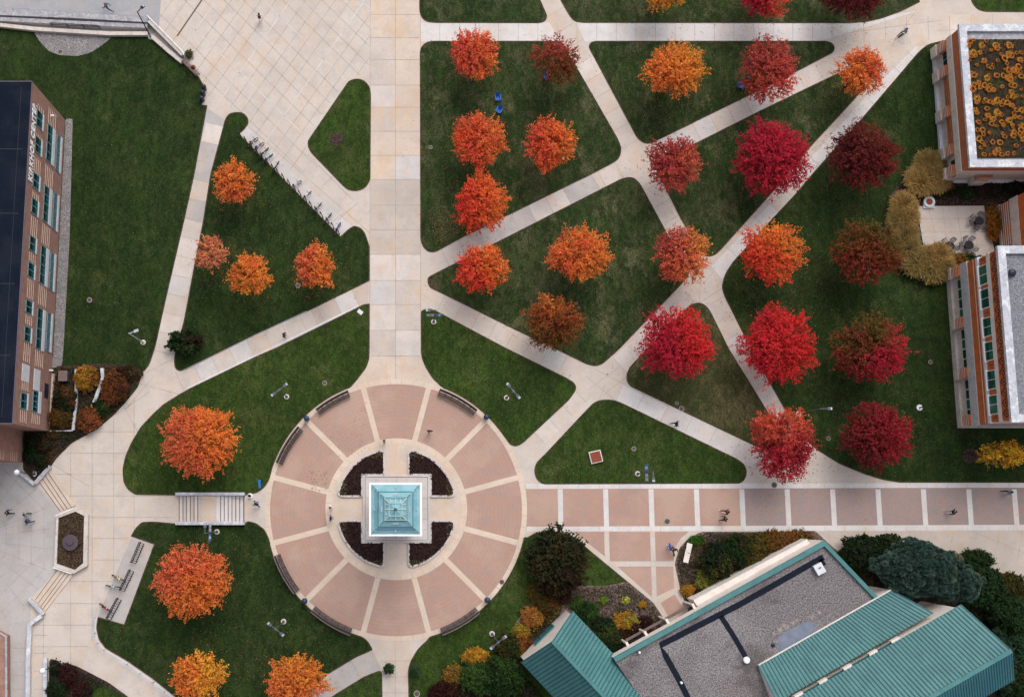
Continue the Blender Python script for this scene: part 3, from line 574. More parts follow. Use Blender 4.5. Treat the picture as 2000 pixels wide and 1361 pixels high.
def crown(seed, rx, ry, rz, zc, pal, tl=0.9, dens=1.0, leaf=0.092, spike=1.0, sparse=0.0, low=-0.35, desat=0.05):
    """pal = [(colour, direction angle or None, weight)]; tufts of leaves along outward twigs"""
    g = np.random.default_rng(seed)
    n = int(17*dens*(rx*ry+rx*rz+ry*rz))
    ph = g.uniform(0, 2*np.pi, n); cz = g.uniform(low, 1, n); sr = np.sqrt(np.clip(1-cz**2, 0, 1))
    D = np.stack([sr*np.cos(ph), sr*np.sin(ph), cz], 1)
    lob = 1.08+0.03*np.sin(3*ph+seed)+0.045*np.sin(5*ph+2.1*seed)*sr+0.05*np.sin(9*ph+seed*1.7+4*cz)+0.045*np.sin(17*ph-seed+5*cz)
    # limbs: some clumps stand out, some hollows
    nl = 26; lp = g.normal(0, 1, (nl, 3)); lp[:, 2] = np.abs(lp[:, 2]); lp /= np.linalg.norm(lp, axis=1)[:, None]
    near = (D @ lp.T).max(1); lob *= 0.90+0.12*np.clip((near-0.84)/0.14, 0, 1)
    rad = lob*g.uniform(0.84, 1.0, n)*(1+spike*0.15*(g.random(n) < 0.25)*g.random(n))
    inner = g.random(n) < 0.30; rad[inner] *= g.uniform(0.6, 0.9, inner.sum())
    keep = g.random(n) > sparse*(0.4+0.6*(np.sin(ph*2+seed)+1)/2); D, rad, inner, ph = D[keep], rad[keep], inner[keep], ph[keep]; n = len(D)
    R3 = np.array([rx, ry, rz]); tip = D*R3*rad[:, None]
    ax = D*np.array([1.25, 1.25, 0.55])+g.normal(0, 0.26, (n, 3))+np.array([0, 0, 0.10]); ax /= np.linalg.norm(ax, axis=1)[:, None]
    lv = 17; tt = g.uniform(0, 1, (n, lv)); L = tl*g.uniform(0.7, 1.25, n)
    sp = 0.115*(0.55+0.9*tt)
    pos = tip[:, None, :]-ax[:, None, :]*((1-tt)*L[:, None])[..., None]+g.normal(0, 1, (n, lv, 3))*sp[..., None]*0.62
    # colour
    tot = np.zeros((n, 3)); ws = np.zeros(n); un = np.stack([D[:, 0], D[:, 1]], 1)
    for c, an, wt in pal:
        nz = g.normal(0, 0.30, n)+0.35*np.sin(D[:, 0]*4+seed+wt*9)*np.cos(D[:, 1]*4-seed)
        if an is None: ww = np.clip(wt+nz*wt, 0.02, None)**2
        else: ww = np.clip(wt*(0.55+1.1*(un[:, 0]*math.cos(R_(an))+un[:, 1]*math.sin(R_(an))))+nz*wt, 0.01, None)**2
        tot += np.array(c)[None]*ww[:, None]; ws += ww
    col = tot/ws[:, None]
    col = col*g.uniform(0.80, 1.18, n)[:, None]
    col[:, 1] *= g.uniform(0.80, 1.25, n)
    kc = np.repeat(col, lv, axis=0)*g.uniform(0.82, 1.2, n*lv)[:, None]
    nr = np.repeat(ax*0.6+np.array([0, 0, 0.8]), lv, axis=0)
    pos = pos.reshape(-1, 3)
    # inner leaves that close the crown
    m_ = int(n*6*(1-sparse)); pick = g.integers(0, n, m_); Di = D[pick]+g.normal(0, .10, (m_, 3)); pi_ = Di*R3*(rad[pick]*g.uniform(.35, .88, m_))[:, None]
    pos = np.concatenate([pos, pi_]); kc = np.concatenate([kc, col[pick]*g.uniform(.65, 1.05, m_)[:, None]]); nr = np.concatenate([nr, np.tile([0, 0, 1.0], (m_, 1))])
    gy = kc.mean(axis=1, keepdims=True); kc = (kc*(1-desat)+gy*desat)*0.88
    sz = np.concatenate([np.full(n*lv, leaf), np.full(m_, leaf*1.7)])
    pos[:, 2] += zc
    return foliage_mesh('', pos, nr, sz, kc, seed=seed)
def trunk(bd, h, r, lean=(0, 0), limbs=7, rr=2.5, seed=0, zc=None):
    g = random.Random(seed); top = Vector((lean[0], lean[1], h))
    bd.tube((0, 0, 0), top*0.45, r, r*0.8, 'bark', 9); bd.tube(top*0.45, top, r*0.8, r*0.35, 'bark', 8)
    bd.tube((0, 0, 0), (0, 0, 0.25), r*1.5, r, 'bark', 9)
    for i in range(limbs):
        a = 2*math.pi*i/limbs+g.uniform(-.3, .3); s0 = top*g.uniform(0.38, 0.85); e = s0+Vector((math.cos(a)*rr*g.uniform(.6, .95), math.sin(a)*rr*g.uniform(.6, .95), h*g.uniform(.1, .4)))
        bd.tube(s0, e, r*0.42, r*0.10, 'bark', 6)
        for k in range(2):
            q = s0.lerp(e, g.uniform(.4, .7)); bd.tube(q, q+Vector((math.cos(a+g.uniform(-1, 1))*rr*.35, math.sin(a+g.uniform(-1, 1))*rr*.35, h*.12)), r*.2, r*.05, 'bark', 5)
def tree(name, px, py, wpx, hpx, pal, label, cat='tree', group=None, seed=1, zc=4.6, rzf=0.62, **kw):
    sc = S*(1-zc/H)/math.cos(TH)*math.cos(TH)
    base = OBJ(px, py, zc); rx, ry = wpx*sc*0.5, hpx*sc*0.5; rz = rzf*(rx+ry)/2
    rt = empty(name, base, 0, label, cat, group)
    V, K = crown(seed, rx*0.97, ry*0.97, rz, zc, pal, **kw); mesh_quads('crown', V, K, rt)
    bd = MB(); trunk(bd, zc+rz*0.35, 0.05*rx+0.06, limbs=8, rr=rx*0.75, seed=seed); bd.build('trunk', rt)
    return rt
OR = lin((220, 120, 46)); ORY = lin((224, 150, 42)); RO_ = lin((228, 88, 40)); CR = lin((182, 26, 52)); MAR = lin((104, 30, 36)); MUT = lin((176, 66, 62)); PALE = lin((206, 122, 84))
OL = lin((96, 84, 30)); RED = lin((204, 38, 38)); BR = lin((140, 66, 34)); PINK = lin((212, 104, 62)); DRED = lin((150, 34, 40)); YEL = lin((204, 150, 30)); SAL = lin((214, 84, 58))
def br(c, k=1.25): return tuple(min(0.9, x*k) for x in c)
OR, ORY, RO_, CR, MUT, PALE, RED, PINK, SAL, YEL = [br(c) for c in (OR, ORY, RO_, CR, MUT, PALE, RED, PINK, SAL, YEL)]
GA = 'autumn maples planted across the lawns'
T = [
 (927, 107, 108, 118, [(SAL, None, 1.0), (OR, 0, .8)], 'spiky salmon-orange maple overhanging the top path, nearest the wide walk', {}),
 (1084, 118, 104, 118, [(MUT, 80, 1.1), (BR, None, .9), (OL, -60, .5)], 'thin muted-red maple beside the diagonal path, with a blue chair under it', dict(sparse=.35, dens=.9)),
 (936, 274, 112, 120, [(RO_, 180, 1.0), (OR, 0, .9), (SAL, None, .8)], 'red-and-orange maple directly below the two blue lawn chairs', {}),
 (1074, 280, 110, 112, [(SAL, 170, 1.0), (OR, 10, .9), (RO_, None, .6)], 'red maple with an orange right side standing alone above the bend of the tan path', {}),
 (940, 396, 114, 128, [(RED, 190, .8), (RO_, None, 1.0), (OR, 5, .8)], 'tall red-and-orange maple touching the tan diagonal path', {}),
 (1315, 135, 132, 118, [(ORY, 30, .9), (OR, None, 1.0)], 'round golden orange maple below the top path', {}),
 (1500, 138, 124, 144, [(MUT, None, 1.0), (SAL, -60, .6), (BR, 150, .6)], 'tall muted-red maple beside a pair of blue lawn chairs', {}),
 (1682, 140, 106, 106, [(SAL, 20, .8), (OR, None, 1.0)], 'orange-red maple in the fork of the paths near the skateboarder', {}),
 (1315, 320, 118, 120, [(MUT, None, 1.1), (PINK, -20, .6), (DRED, 100, .5)], 'dusty pink-red maple in the crossing of the diagonal paths', {}),
 (1508, 310, 160, 156, [(CR, None, 1.0), (br(CR, .75), 180, .7)], 'large bright crimson maple beside the northeast path', dict(dens=1.15)),
 (1684, 305, 150, 146, [(MAR, None, 1.0), (DRED, -30, .5), (BR, 60, .5)], 'dark maroon maple between the crimson maple and the planted-roof building', {}),
 (941, 525, 112, 104, [(OR, 20, .9), (RO_, None, .9), (RED, 200, .7)], 'flame-orange maple at the tip of the central lawn', {}),
 (1133, 497, 130, 116, [(OR, None, 1.1), (SAL, 160, .6)], 'round bright orange maple in the middle of the central lawn', {}),
 (1332, 497, 118, 122, [(MUT, 150, 1.0), (PINK, None, .7), (ORY, 10, .4)], 'dusty red maple with an orange right edge, at the narrow path junction', {}),
 (1505, 493, 132, 134, [(RED, 200, .8), (RO_, None, 1.0), (ORY, 50, .7)], 'maple half scarlet and half light orange, right of the path junction', dict(sparse=.12)),
 (1690, 492, 150, 134, [(DRED, -90, .5), (BR, None, .8), (OL, 60, 1.1)], 'dark brownish maple touching the tan grasses of the patio', {}),
 (1080, 630, 122, 118, [(BR, None, 1.0), (OR, 90, .6), (OL, -90, .6)], 'brown-and-orange maple overhanging the path at the foot of the central lawn', {}),
 (1320, 668, 150, 146, [(CR, 200, 1.0), (RED, 10, .9)], 'large crimson maple on the brownish triangular lawn', dict(dens=1.1)),
 (1520, 675, 150, 158, [(RED, None, 1.1), (CR, 180, .6)], 'large bright scarlet maple touching the path beside the brownish lawn', dict(dens=1.1)),
 (1697, 682, 158, 142, [(DRED, 180, .8), (OL, 110, 1.3), (CR, -10, .9)], 'red maple with an olive green top, before the brick and green-window building', {}),
 (1530, 868, 130, 154, [(DRED, None, .7), (SAL, 90, .9), (CR, -80, .9)], 'salmon-red maple hanging over the brick walk', {}),
 (1712, 852, 140, 136, [(DRED, None, 1.0), (CR, 0, .5), (MAR, -140, .7)], 'dark red maple with a lamp base beside its top, above the brick walk', {}),
 (457, 357, 90, 90, [(OR, None, 1.0), (PINK, -90, .5)], 'round orange maple beside the upper bicycle row', {}),
 (412, 494, 72, 78, [(PALE, None, 1.0)], 'small pale orange maple leaning over the narrow path', dict(sparse=.25)),
 (487, 537, 90, 92, [(OR, None, 1.0), (ORY, -60, .5)], 'round orange maple next to the small pale one', {}),
 (616, 522, 88, 98, [(OR, 0, .9), (PINK, 170, .9)], 'pinkish orange maple below the bicycle row, nearest the wide walk', {}),
 (390, 858, 158, 146, [(OR, 0, .9), (PINK, 200, 1.0)], 'big orange maple above the straight stairs', dict(dens=1.1)),
 (375, 1135, 150, 138, [(PINK, 120, 1.1), (OR, -40, .9)], 'big salmon maple below the straight stairs', dict(dens=1.1)),
 (388, 1323, 110, 100, [(ORY, 10, 1.0), (OR, 180, .8)], 'golden orange maple at the bottom edge left of the curved path', {}),
 (580, 1328, 124, 100, [(OR, None, 1.0), (ORY, 60, .6), (PINK, -120, .5)], 'orange maple beside the curved path at the bottom edge', {}),
 (1300, -24, 118, 104, [(ORY, None, 1.0), (OR, 180, .5)], 'golden maple cut by the top edge', {}),
 (1492, -12, 112, 116, [(SAL, 0, .8), (CR, 200, .8)], 'red maple cut by the top edge', {}),
 (1668, -14, 138, 124, [(MAR, None, 1.0), (CR, 60, .5)], 'dark maroon maple cut by the top edge', {}),
]
for i, (px, py, a, c, pal, lab, kw) in enumerate(T):
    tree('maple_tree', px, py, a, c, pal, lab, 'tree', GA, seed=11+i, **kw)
tree('yellow_tree', 1957, 888, 96, 58, [(YEL, None, 1), (lin((150, 120, 30)), 180, .8)], 'narrow yellow tree with bare trunk in a mulch ring by the brick walk', 'tree', seed=60, zc=5.6, rzf=.9, dens=.9)

V_, F_, K_ = [], [], []
g = np.random.default_rng(44)
for (px, py, a, c, pal, lab, kw) in T:
    q = OBJ(px, py, 4.6); r_ = a*S*.5; cc = [tuple(.35*x+y for x, y in zip(p_[0], (.03, .025, .012))) for p_ in pal]+[(0.16, 0.10, 0.05)]
    for k in range(420):
        an = g.uniform(0, 6.283); rr = abs(g.normal(0, 1.0))*r_*1.0; s_ = .05*g.uniform(.5, 1.3); x, y = q.x+rr*math.cos(an), q.y+rr*math.sin(an); n0 = len(V_); t0_ = g.uniform(0, 6.28)
        for j in range(4): V_.append((x+s_*math.cos(t0_+j*1.571), y+s_*math.sin(t0_+j*1.571)*(.6 if j % 2 else 1), .046+.01*g.random()))
        F_.append((n0, n0+1, n0+2, n0+3)); K_ += [(*cc[g.integers(len(cc))], 1)]*4
emit_leaves([(V_, F_, K_)], 'fallen_leaves', 'fallen maple leaves lying under the maples')
# shrubs
GR = lin((38, 62, 26)); GR2 = lin((64, 92, 36)); DG = lin((34, 48, 26)); RUST = lin((128, 74, 38)); GOLD = lin((182, 130, 34)); DBR = lin((66, 40, 26)); WINE = lin((62, 26, 26)); LIME = lin((120, 150, 40))
def shrub(px, py, wpx, hpx, pal, label, name='shrub', group=None, seed=1, h=1.4, leaf=0.10, tl=0.35, dens=1.6, cat='shrub', spike=1.0, sparse=0.0):
    zc = h*0.45; base = OBJ(px, py, h*0.6); rx, ry = wpx*S/2, hpx*S/2
    rt = empty(name, base, 0, label, cat, group)
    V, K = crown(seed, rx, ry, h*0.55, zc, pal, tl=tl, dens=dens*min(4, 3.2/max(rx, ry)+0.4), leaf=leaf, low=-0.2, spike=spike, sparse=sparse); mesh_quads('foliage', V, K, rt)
    bd = MB()
    g = random.Random(seed)
    for k in range(6):
        a = g.uniform(0, 6.28); bd.tube((0, 0, 0), (math.cos(a)*rx*.5, math.sin(a)*ry*.5, h*.7), 0.035, 0.012, 'bark', 5)
    bd.build('stems', rt); return rt
SH = [
 (1087, 1096, 118, 122, [(DG, None, 1), (DBR, -60, .9), (lin((84, 64, 30)), None, .5)], 'large round dark olive shrub on the lawn tip beside the plaza', dict(h=3.6, leaf=.13, tl=.7, dens=1.2)),
 (360, 667, 66, 52, [(GR, None, 1), (WINE, 0, .6)], 'spiky dark green shrub leaning over the narrow path', dict(h=1.8, leaf=.15, tl=.6, dens=.9, spike=3, sparse=.3)),
 (168, 738, 46, 48, [(GOLD, None, .8), (RUST, 0, .8)], 'yellow-orange shrub left of the curved stone wall', dict(h=1.7)),
 (222, 758, 54, 66, [(RUST, None, 1), (DBR, 0, .8)], 'rust-brown shrub right of the curved stone wall', dict(h=1.5)),
 (250, 728, 52, 30, [(DBR, None, 1), (lin((90, 80, 50)), 0, .8)], 'dull brown shrub at the tip of the left bed', dict(h=.8)),
 (172, 820, 44, 46, [(RUST, None, 1), (lin((170, 90, 50)), 0, .6)], 'rusty orange shrub at the foot of the straight bed wall', dict(h=1.3)),
 (128, 780, 42, 50, [(DG, None, 1), (RUST, 60, .7)], 'dark shrub with rusty top against the brick hall', dict(h=1.6)),
 (118, 815, 44, 40, [(lin((110, 74, 26)), None, 1), (GR, 0, .6)], 'olive-gold shrub at the brick hall corner', dict(h=1.5)),
 (196, 795, 34, 34, [(GR, None, 1), (GR2, 0, .4)], 'small dark green shrub below the curved stone wall', dict(h=.9)),
 (62, 862, 28, 26, [(DG, None, 1), (GR, 0, .7)], 'dark green ball shrub nearest the hall annex', dict(h=1.0)),
 (85, 870, 26, 26, [(DBR, None, 1), (GR, 0, .7)], 'brown-green ball shrub in the corner bed', dict(h=.9)),
 (60, 890, 28, 28, [(DG, None, 1), (GR, 0, .7)], 'dark green ball shrub above the globe lamp', dict(h=1.0)),
 (82, 902, 26, 26, [(DG, None, 1), (DBR, 0, .7)], 'blackish ball shrub by the corner wall', dict(h=.9)),
 (105, 848, 30, 20, [(lin((90, 60, 40)), None, 1), (GR2, 0, .5)], 'low brown plants below the hall corner', dict(h=.5)),
 (132, 1318, 36, 40, [(WINE, None, 1), (DBR, 0, .7)], 'wine-brown shrub in the bottom left bed', dict(h=1.1)),
 (110, 1345, 36, 38, [(DG, None, 1), (GR, 0, .6)], 'dark green shrub in the bottom left bed corner', dict(h=1.1)),
 (160, 1352, 34, 36, [(WINE, None, 1), (DG, 0, .7)], 'dark wine shrub at the bottom edge beside the lawn', dict(h=.9)),
 (108, 1303, 22, 22, [(DG, None, 1), (DBR, 0, .6)], 'small blackish shrub under the bottom globe lamp', dict(h=.8)),
 (930, 1283, 52, 32, [(GOLD, None, 1), (lin((220, 160, 40)), 60, .6)], 'yellow shrub at the edge of the lower lawn', dict(h=1.3)),
 (888, 1318, 46, 34, [(lin((150, 110, 40)), None, 1), (GR2, 0, .6)], 'straw-yellow low shrub at the bottom bed edge', dict(h=.9)),
 (938, 1322, 74, 60, [(GR2, None, 1), (GR, 0, .9)], 'leafy green shrub beside the yellow one', dict(h=2.0, leaf=.12)),
 (990, 1262, 50, 46, [(lin((70, 64, 24)), None, 1), (GR, 0, .7)], 'olive round shrub beside the twin lamp', dict(h=1.7)),
 (985, 1325, 70, 76, [(GR, None, 1), (GR2, 45, .7)], 'feathery green conifer shrub at the gable wing corner', dict(h=2.6, leaf=.14, tl=.6, spike=2)),
 (868, 1350, 60, 40, [(WINE, None, 1), (DBR, 0, .7)], 'wine-brown ground shrub at the bottom edge', dict(h=.8)),
 (1018, 1232, 34, 30, [(GOLD, None, 1), (LIME, 90, .7)], 'lime-gold clump beside the dark bed edging', dict(h=.9)),
 (1040, 1205, 44, 40, [(lin((170, 110, 50)), None, 1), (GOLD, 0, .6)], 'orange-tan clump above the gable front', dict(h=1.1)),
 (1062, 1180, 46, 36, [(lin((80, 66, 24)), None, 1), (RUST, 0, .5)], 'olive-brown clump under the large round shrub', dict(h=1.0)),
 (1020, 1262, 40, 36, [(RUST, None, .8), (GOLD, 200, .8)], 'orange and straw clump at the gable front', dict(h=1.0)),
 (1000, 1240, 30, 40, [(GR2, None, 1), (lin((150, 130, 40)), 0, .6)], 'yellow-green clump along the dark edging', dict(h=.8)),
 (1045, 1155, 30, 30, [(lin((100, 80, 30)), None, 1), (GR, 0, .5)], 'small olive clump below the large round shrub', dict(h=.8)),
 (1100, 1162, 30, 34, [(lin((74, 44, 34)), None, 1), (WINE, 0, .5)], 'brown clump below the large round shrub', dict(h=.9)),
 (1150, 1195, 40, 44, [(GR, None, .8), (GR2, 0, .9)], 'bright green leafy clump in the triangular bed', dict(h=.9)),
 (1128, 1180, 28, 24, [(GR2, None, 1), (LIME, 0, .4)], 'small light green clump at the top of the gable', dict(h=.6)),
 (1178, 1225, 44, 40, [(DG, None, 1), (GR, 0, .6)], 'dark green shrub in the middle of the triangular bed', dict(h=1.3)),
 (1222, 1172, 14, 12, [(lin((190, 190, 70)), None, 1)], 'tiny lime-yellow plant in the triangular bed', dict(h=.4)),
 (1180, 1172, 14, 10, [(LIME, None, 1)], 'tiny green-yellow plant left in the triangular bed', dict(h=.4)),
 (1255, 1180, 16, 14, [(GOLD, None, 1)], 'tiny golden plant right in the triangular bed', dict(h=.4)),
 (1222, 1213, 48, 34, [(GOLD, 180, 1), (lin((160, 140, 50)), 0, .8)], 'yellow clump before the flat-roofed wing', dict(h=1.0)),
 (1190, 1252, 52, 54, [(lin((70, 82, 30)), 90, .8), (DG, None, .9)], 'olive dome shrub against the gable roof', dict(h=2.0)),
 (1217, 1242, 26, 24, [(DBR, None, 1)], 'brown ball shrub next to the olive dome', dict(h=1.0)),
 (1240, 1228, 26, 24, [(lin((70, 44, 34)), None, 1)], 'brown ball shrub in the middle of the brown row', dict(h=1.0)),
 (1262, 1214, 24, 22, [(lin((60, 36, 30)), None, 1)], 'brown ball shrub nearest the entrance path', dict(h=1.0)),
 (1400, 1095, 62, 66, [(DG, None, 1), (lin((96, 90, 40)), -60, .6)], 'big dark shrub right of the white bench slab', dict(h=2.2)),
 (1440, 1075, 50, 60, [(GR, None, 1), (DBR, 0, .7)], 'dark thin-branched shrub in the walkside bed', dict(h=2.0)),
 (1475, 1062, 56, 42, [(lin((96, 82, 30)), None, 1), (GR, 180, .7)], 'olive shrub in the middle of the walkside bed', dict(h=1.4)),
 (1515, 1058, 60, 42, [(lin((120, 86, 34)), None, 1), (RUST, 0, .6)], 'brown-gold grassy shrub in the walkside bed', dict(h=1.3)),
 (1555, 1052, 64, 34, [(lin((130, 84, 40)), None, 1), (GR2, 0, .5)], 'orange-olive shrub at the wing corner', dict(h=1.2)),
 (1360, 1055, 30, 20, [(lin((60, 110, 30)), None, 1)], 'bright green low plant above the bench slab', dict(h=.4)),
 (1378, 1135, 40, 44, [(lin((130, 130, 50)), None, .9), (GR, 0, .8)], 'yellow-green leafy plants below the bench slab', dict(h=.8)),
 (1345, 1152, 30, 20, [(GOLD, None, 1), (lin((190, 120, 50)), 0, .6)], 'golden clump beside the entrance path', dict(h=.6)),
 (1370, 1158, 36, 22, [(WINE, None, 1), (DBR, 0, .6)], 'wine-brown shrub by the entrance', dict(h=.8)),
 (1480, 1095, 50, 36, [(lin((84, 74, 28)), None, 1), (RUST, 0, .5)], 'olive-brown shrub against the flat-roofed wing', dict(h=1.4)),
 (1940, 435, 28, 76, [(lin((160, 96, 26)), None, 1), (GR2, 30, .6)], 'long orange-green hedge at the patio end', dict(h=1.2, name='hedge', cat='hedge')),
 (1885, 505, 76, 22, [(lin((150, 100, 30)), 180, .9), (GR, 0, .9)], 'low orange-green hedge along the patio bottom', dict(h=1.0, name='hedge', cat='hedge')),
 (1888, 378, 30, 26, [(GR, None, 1), (lin((70, 90, 50)), 0, .6)], 'small green shrub in the bed above the patio', dict(h=.8)),
 (1850, 372, 50, 30, [(lin((56, 54, 24)), None, 1), (WINE, 0, .5)], 'dark olive plants in the bed above the patio', dict(h=.7)),
 (1930, 372, 60, 32, [(lin((70, 56, 50)), None, 1), (DG, 0, .6)], 'dusky brown plants in the bed above the patio', dict(h=.6)),
 (1985, 366, 46, 26, [(DG, None, 1), (WINE, 0, .6)], 'blackish shrub in the bed at the right edge', dict(h=.8)),
 (1686, 1078, 84, 64, [(DG, None, 1), (GR, 60, .6)], 'dark broad yew beside the teal coping corner', dict(h=2.6, leaf=.12, tl=.5)),
 (1735, 1065, 58, 44, [(DG, None, 1), (lin((60, 70, 34)), 60, .6)], 'dark yew between the broad yew and the blue pine', dict(h=2.3, leaf=.12, tl=.5)),
 (1905, 1095, 70, 44, [(GR, None, 1), (lin((46, 66, 30)), 60, .6)], 'soft green shrub right of the blue pine top', dict(h=1.4)),
 (1925, 1150, 84, 74, [(lin((42, 66, 34)), None, 1), (DG, 0, .6)], 'dark green bushy shrub right of the blue pine', dict(h=3.0, leaf=.13, tl=.6)),
 (1975, 1145, 60, 50, [(lin((84, 74, 24)), None, 1), (DG, 0, .7)], 'olive shrub at the right edge by the tan walk', dict(h=2.0)),
 (1975, 1200, 76, 70, [(lin((40, 66, 32)), None, 1), (DG, 180, .6)], 'dark green shrub at the right edge above the steep roof', dict(h=3.0, leaf=.13, tl=.6)),
 (1990, 1265, 50, 70, [(lin((46, 80, 50)), None, 1), (DG, 180, .6)], 'blue-green shrub at the right edge by the steep roof', dict(h=2.6, leaf=.13, tl=.6)),
 (1985, 1335, 60, 60, [(lin((44, 62, 28)), None, 1), (DG, 180, .6)], 'dark shrub in the bottom right corner', dict(h=2.2)),
 (760, 1303, 21, 21, [(lin((44, 66, 36)), None, 1), (DG, 0, .6)], None, {}),
 (811, 1309, 20, 20, [(lin((44, 72, 50)), None, 1), (lin((120, 140, 120)), 0, .4)], None, {}),
]
for i, (px, py, a, c, pal, lab, kw) in enumerate(SH):
    if lab: shrub(px, py, a, c, pal, lab, seed=200+i, **kw)

def ground_cover(poly, n, cols, size, label, h=.3, seed=0):
    global rng
    wp = PP(poly); xs = [p.x for p in wp]; ys = [p.y for p in wp]; g = np.random.default_rng(seed); q = np.stack([g.uniform(min(xs), max(xs), n*3), g.uniform(min(ys), max(ys), n*3)], 1)
    q = np.array([p for p in q if inside(p, wp)])[:n]; m = len(q)
    nz = np.sin(q[:, 0]*1.1+seed)+np.sin(q[:, 1]*1.3+2*seed)+np.sin((q[:, 0]+q[:, 1])*.7); idx = np.clip(((nz+3)/6*len(cols)+g.normal(0, .6, m)).astype(int), 0, len(cols)-1)
    kc = np.array(cols)[idx]*g.uniform(.4, 1.5, m)[:, None]; hh = h*(.4+.6*np.abs(np.sin(q[:, 0]*2+q[:, 1]*1.7)))
    V, K = foliage_mesh('', np.stack([q[:, 0], q[:, 1], .06+hh*g.random(m)], 1), np.tile([0, 0, 1.], (m, 1)), size, kc, seed=seed, jitter=.8); o = mesh_quads('ground_cover', V, K); tag(o, label, None, None, 'stuff')
EB = (0.07, 0.045, 0.032); EG = (0.018, 0.030, 0.010); EP = (0.15, 0.10, 0.085); EO = (0.07, 0.065, 0.02); ER = (0.14, 0.06, 0.025); EY = (0.22, 0.15, 0.03)
ground_cover([(108, 718), (250, 714), (276, 728), (250, 778), (190, 836), (140, 862), (100, 905), (70, 940), (48, 915), (48, 845), (97, 845)], 9000, [EG, EB, EO, ER], .09, 'brown and green ground plants in the left bed', .45, 1)
ground_cover([(98, 1288), (150, 1303), (212, 1334), (190, 1345), (160, 1361), (95, 1370)], 2500, [EG, EB, (0.05, 0.02, 0.02)], .08, 'dark ground plants in the bottom left bed', .4, 2)
ground_cover([(1075, 1148), (1180, 1146), (1225, 1138), (1275, 1180), (1298, 1214), (1225, 1275), (1115, 1200)], 6000, [EP, EG, EP, EO, EB], .07, 'dry lavender-brown ground plants in the triangular bed', .3, 3)
ground_cover([(1322, 1100), (1330, 1070), (1348, 1050), (1375, 1040), (1590, 1038), (1500, 1090), (1380, 1160), (1346, 1190), (1332, 1155)], 9000, [EO, EG, EB, ER, EO], .08, 'mixed ground plants in the walkside bed', .5, 4)
ground_cover([(1060, 1150), (1105, 1165), (1095, 1195), (1050, 1235), (1015, 1275), (1010, 1300), (985, 1260), (1005, 1222)], 5000, [ER, EY, EO, EB, ER], .09, 'orange and straw ground plants at the gable front', .5, 5)
ground_cover([(832, 1358), (852, 1338), (905, 1328), (1000, 1290), (1015, 1300), (1060, 1361), (1060, 1400), (830, 1400)], 6000, [(0.05, 0.02, 0.02), EG, EB, EG], .10, 'dark ground plants along the bottom edge', .5, 6)
ground_cover([(1770, 375), (1880, 354), (2030, 354), (2030, 400), (1925, 400), (1795, 400)], 5000, [EG, EB, EP, EB], .08, 'dusky ground plants above the patio', .35, 7)
ground_cover([(1645, 1082), (1700, 1064), (1800, 1078), (1880, 1112), (1950, 1152), (2040, 1250), (2040, 1400), (1960, 1400), (1880, 1180), (1720, 1150)], 14000, [EG, EG, (0.035, 0.05, 0.018), EO], .12, 'dark green ground plants behind the teal roofs', .8, 8)

# planted pots
for i, (px, py, lab) in enumerate(((760, 1303, 'round potted green plant standing on the bottom path'), (811, 1309, 'potted blue-green plant on the grass right of the bottom path'))):
    base = P(px, py); rt = empty('potted_plant', base, 0, lab, 'plant')
    b = MB(); b.lathe((0, 0, 0), [(0.28, 0), (0.30, 0.05), (0.40, 0.5), (0.44, 0.52), (0.44, 0.56), (0.38, 0.56), (0.37, 0.50)], 'terracotta' if i == 0 else 'metal_light', 20); b.build('pot', rt)
    V, K = crown(500+i, 0.55, 0.55, 0.45, 0.75, [((0.03, 0.07, 0.025), None, 1), ((0.06, 0.10, 0.05), 0, .6)], tl=.2, dens=7, leaf=.07); mesh_quads('foliage', V, K, rt)
rt = empty('small_plant', P(370, 108), 0, 'small spindly plant by the end of the white handrail', 'plant')
V, K = crown(510, 0.42, 0.5, 0.4, 0.3, [((0.12, 0.11, 0.04), None, 1)], tl=.3, dens=5, leaf=.08); mesh_quads('foliage', V, K, rt)

# ornamental grasses: fountains of long blades
def grass_clump(px, py, wpx, h, col, label, seed, group):
    g = np.random.default_rng(seed); r = wpx*S/2; n = 3400; a = g.uniform(0, 2*np.pi, n); k = np.sqrt(g.uniform(0, 1, n)); r = r*0.95
    p0 = np.stack([np.cos(a)*k*r*.45, np.sin(a)*k*r*.45, np.zeros(n)], 1)
    ln = g.uniform(.6, 1, n); p1 = p0+np.stack([np.cos(a)*k*r*.25, np.sin(a)*k*r*.25, h*.7*ln], 1); p2 = np.stack([np.cos(a)*(.25+k*.85)*r, np.sin(a)*(.25+k*.85)*r, h*ln*(1.05-.35*k)], 1)+g.normal(0, .20, (n, 3))*np.array([1, 1, .6])
    side = np.stack([-np.sin(a), np.cos(a), np.zeros(n)], 1)*0.018; V = np.empty((2*n, 4, 3))
    V[:n, 0] = p0-side; V[:n, 1] = p0+side; V[:n, 2] = p1+side; V[:n, 3] = p1-side; V[n:, 0] = p1-side; V[n:, 1] = p1+side; V[n:, 2] = p2+side*1.3; V[n:, 3] = p2-side*1.3
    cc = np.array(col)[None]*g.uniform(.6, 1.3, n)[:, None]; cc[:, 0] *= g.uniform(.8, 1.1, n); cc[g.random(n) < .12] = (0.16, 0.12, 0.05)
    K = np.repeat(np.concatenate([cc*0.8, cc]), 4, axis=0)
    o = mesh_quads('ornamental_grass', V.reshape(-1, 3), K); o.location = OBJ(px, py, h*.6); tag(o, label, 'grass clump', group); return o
GG = 'tan ornamental grasses round the patio'; TAN = (0.43, 0.255, 0.085); TAN2 = (0.31, 0.205, 0.07)
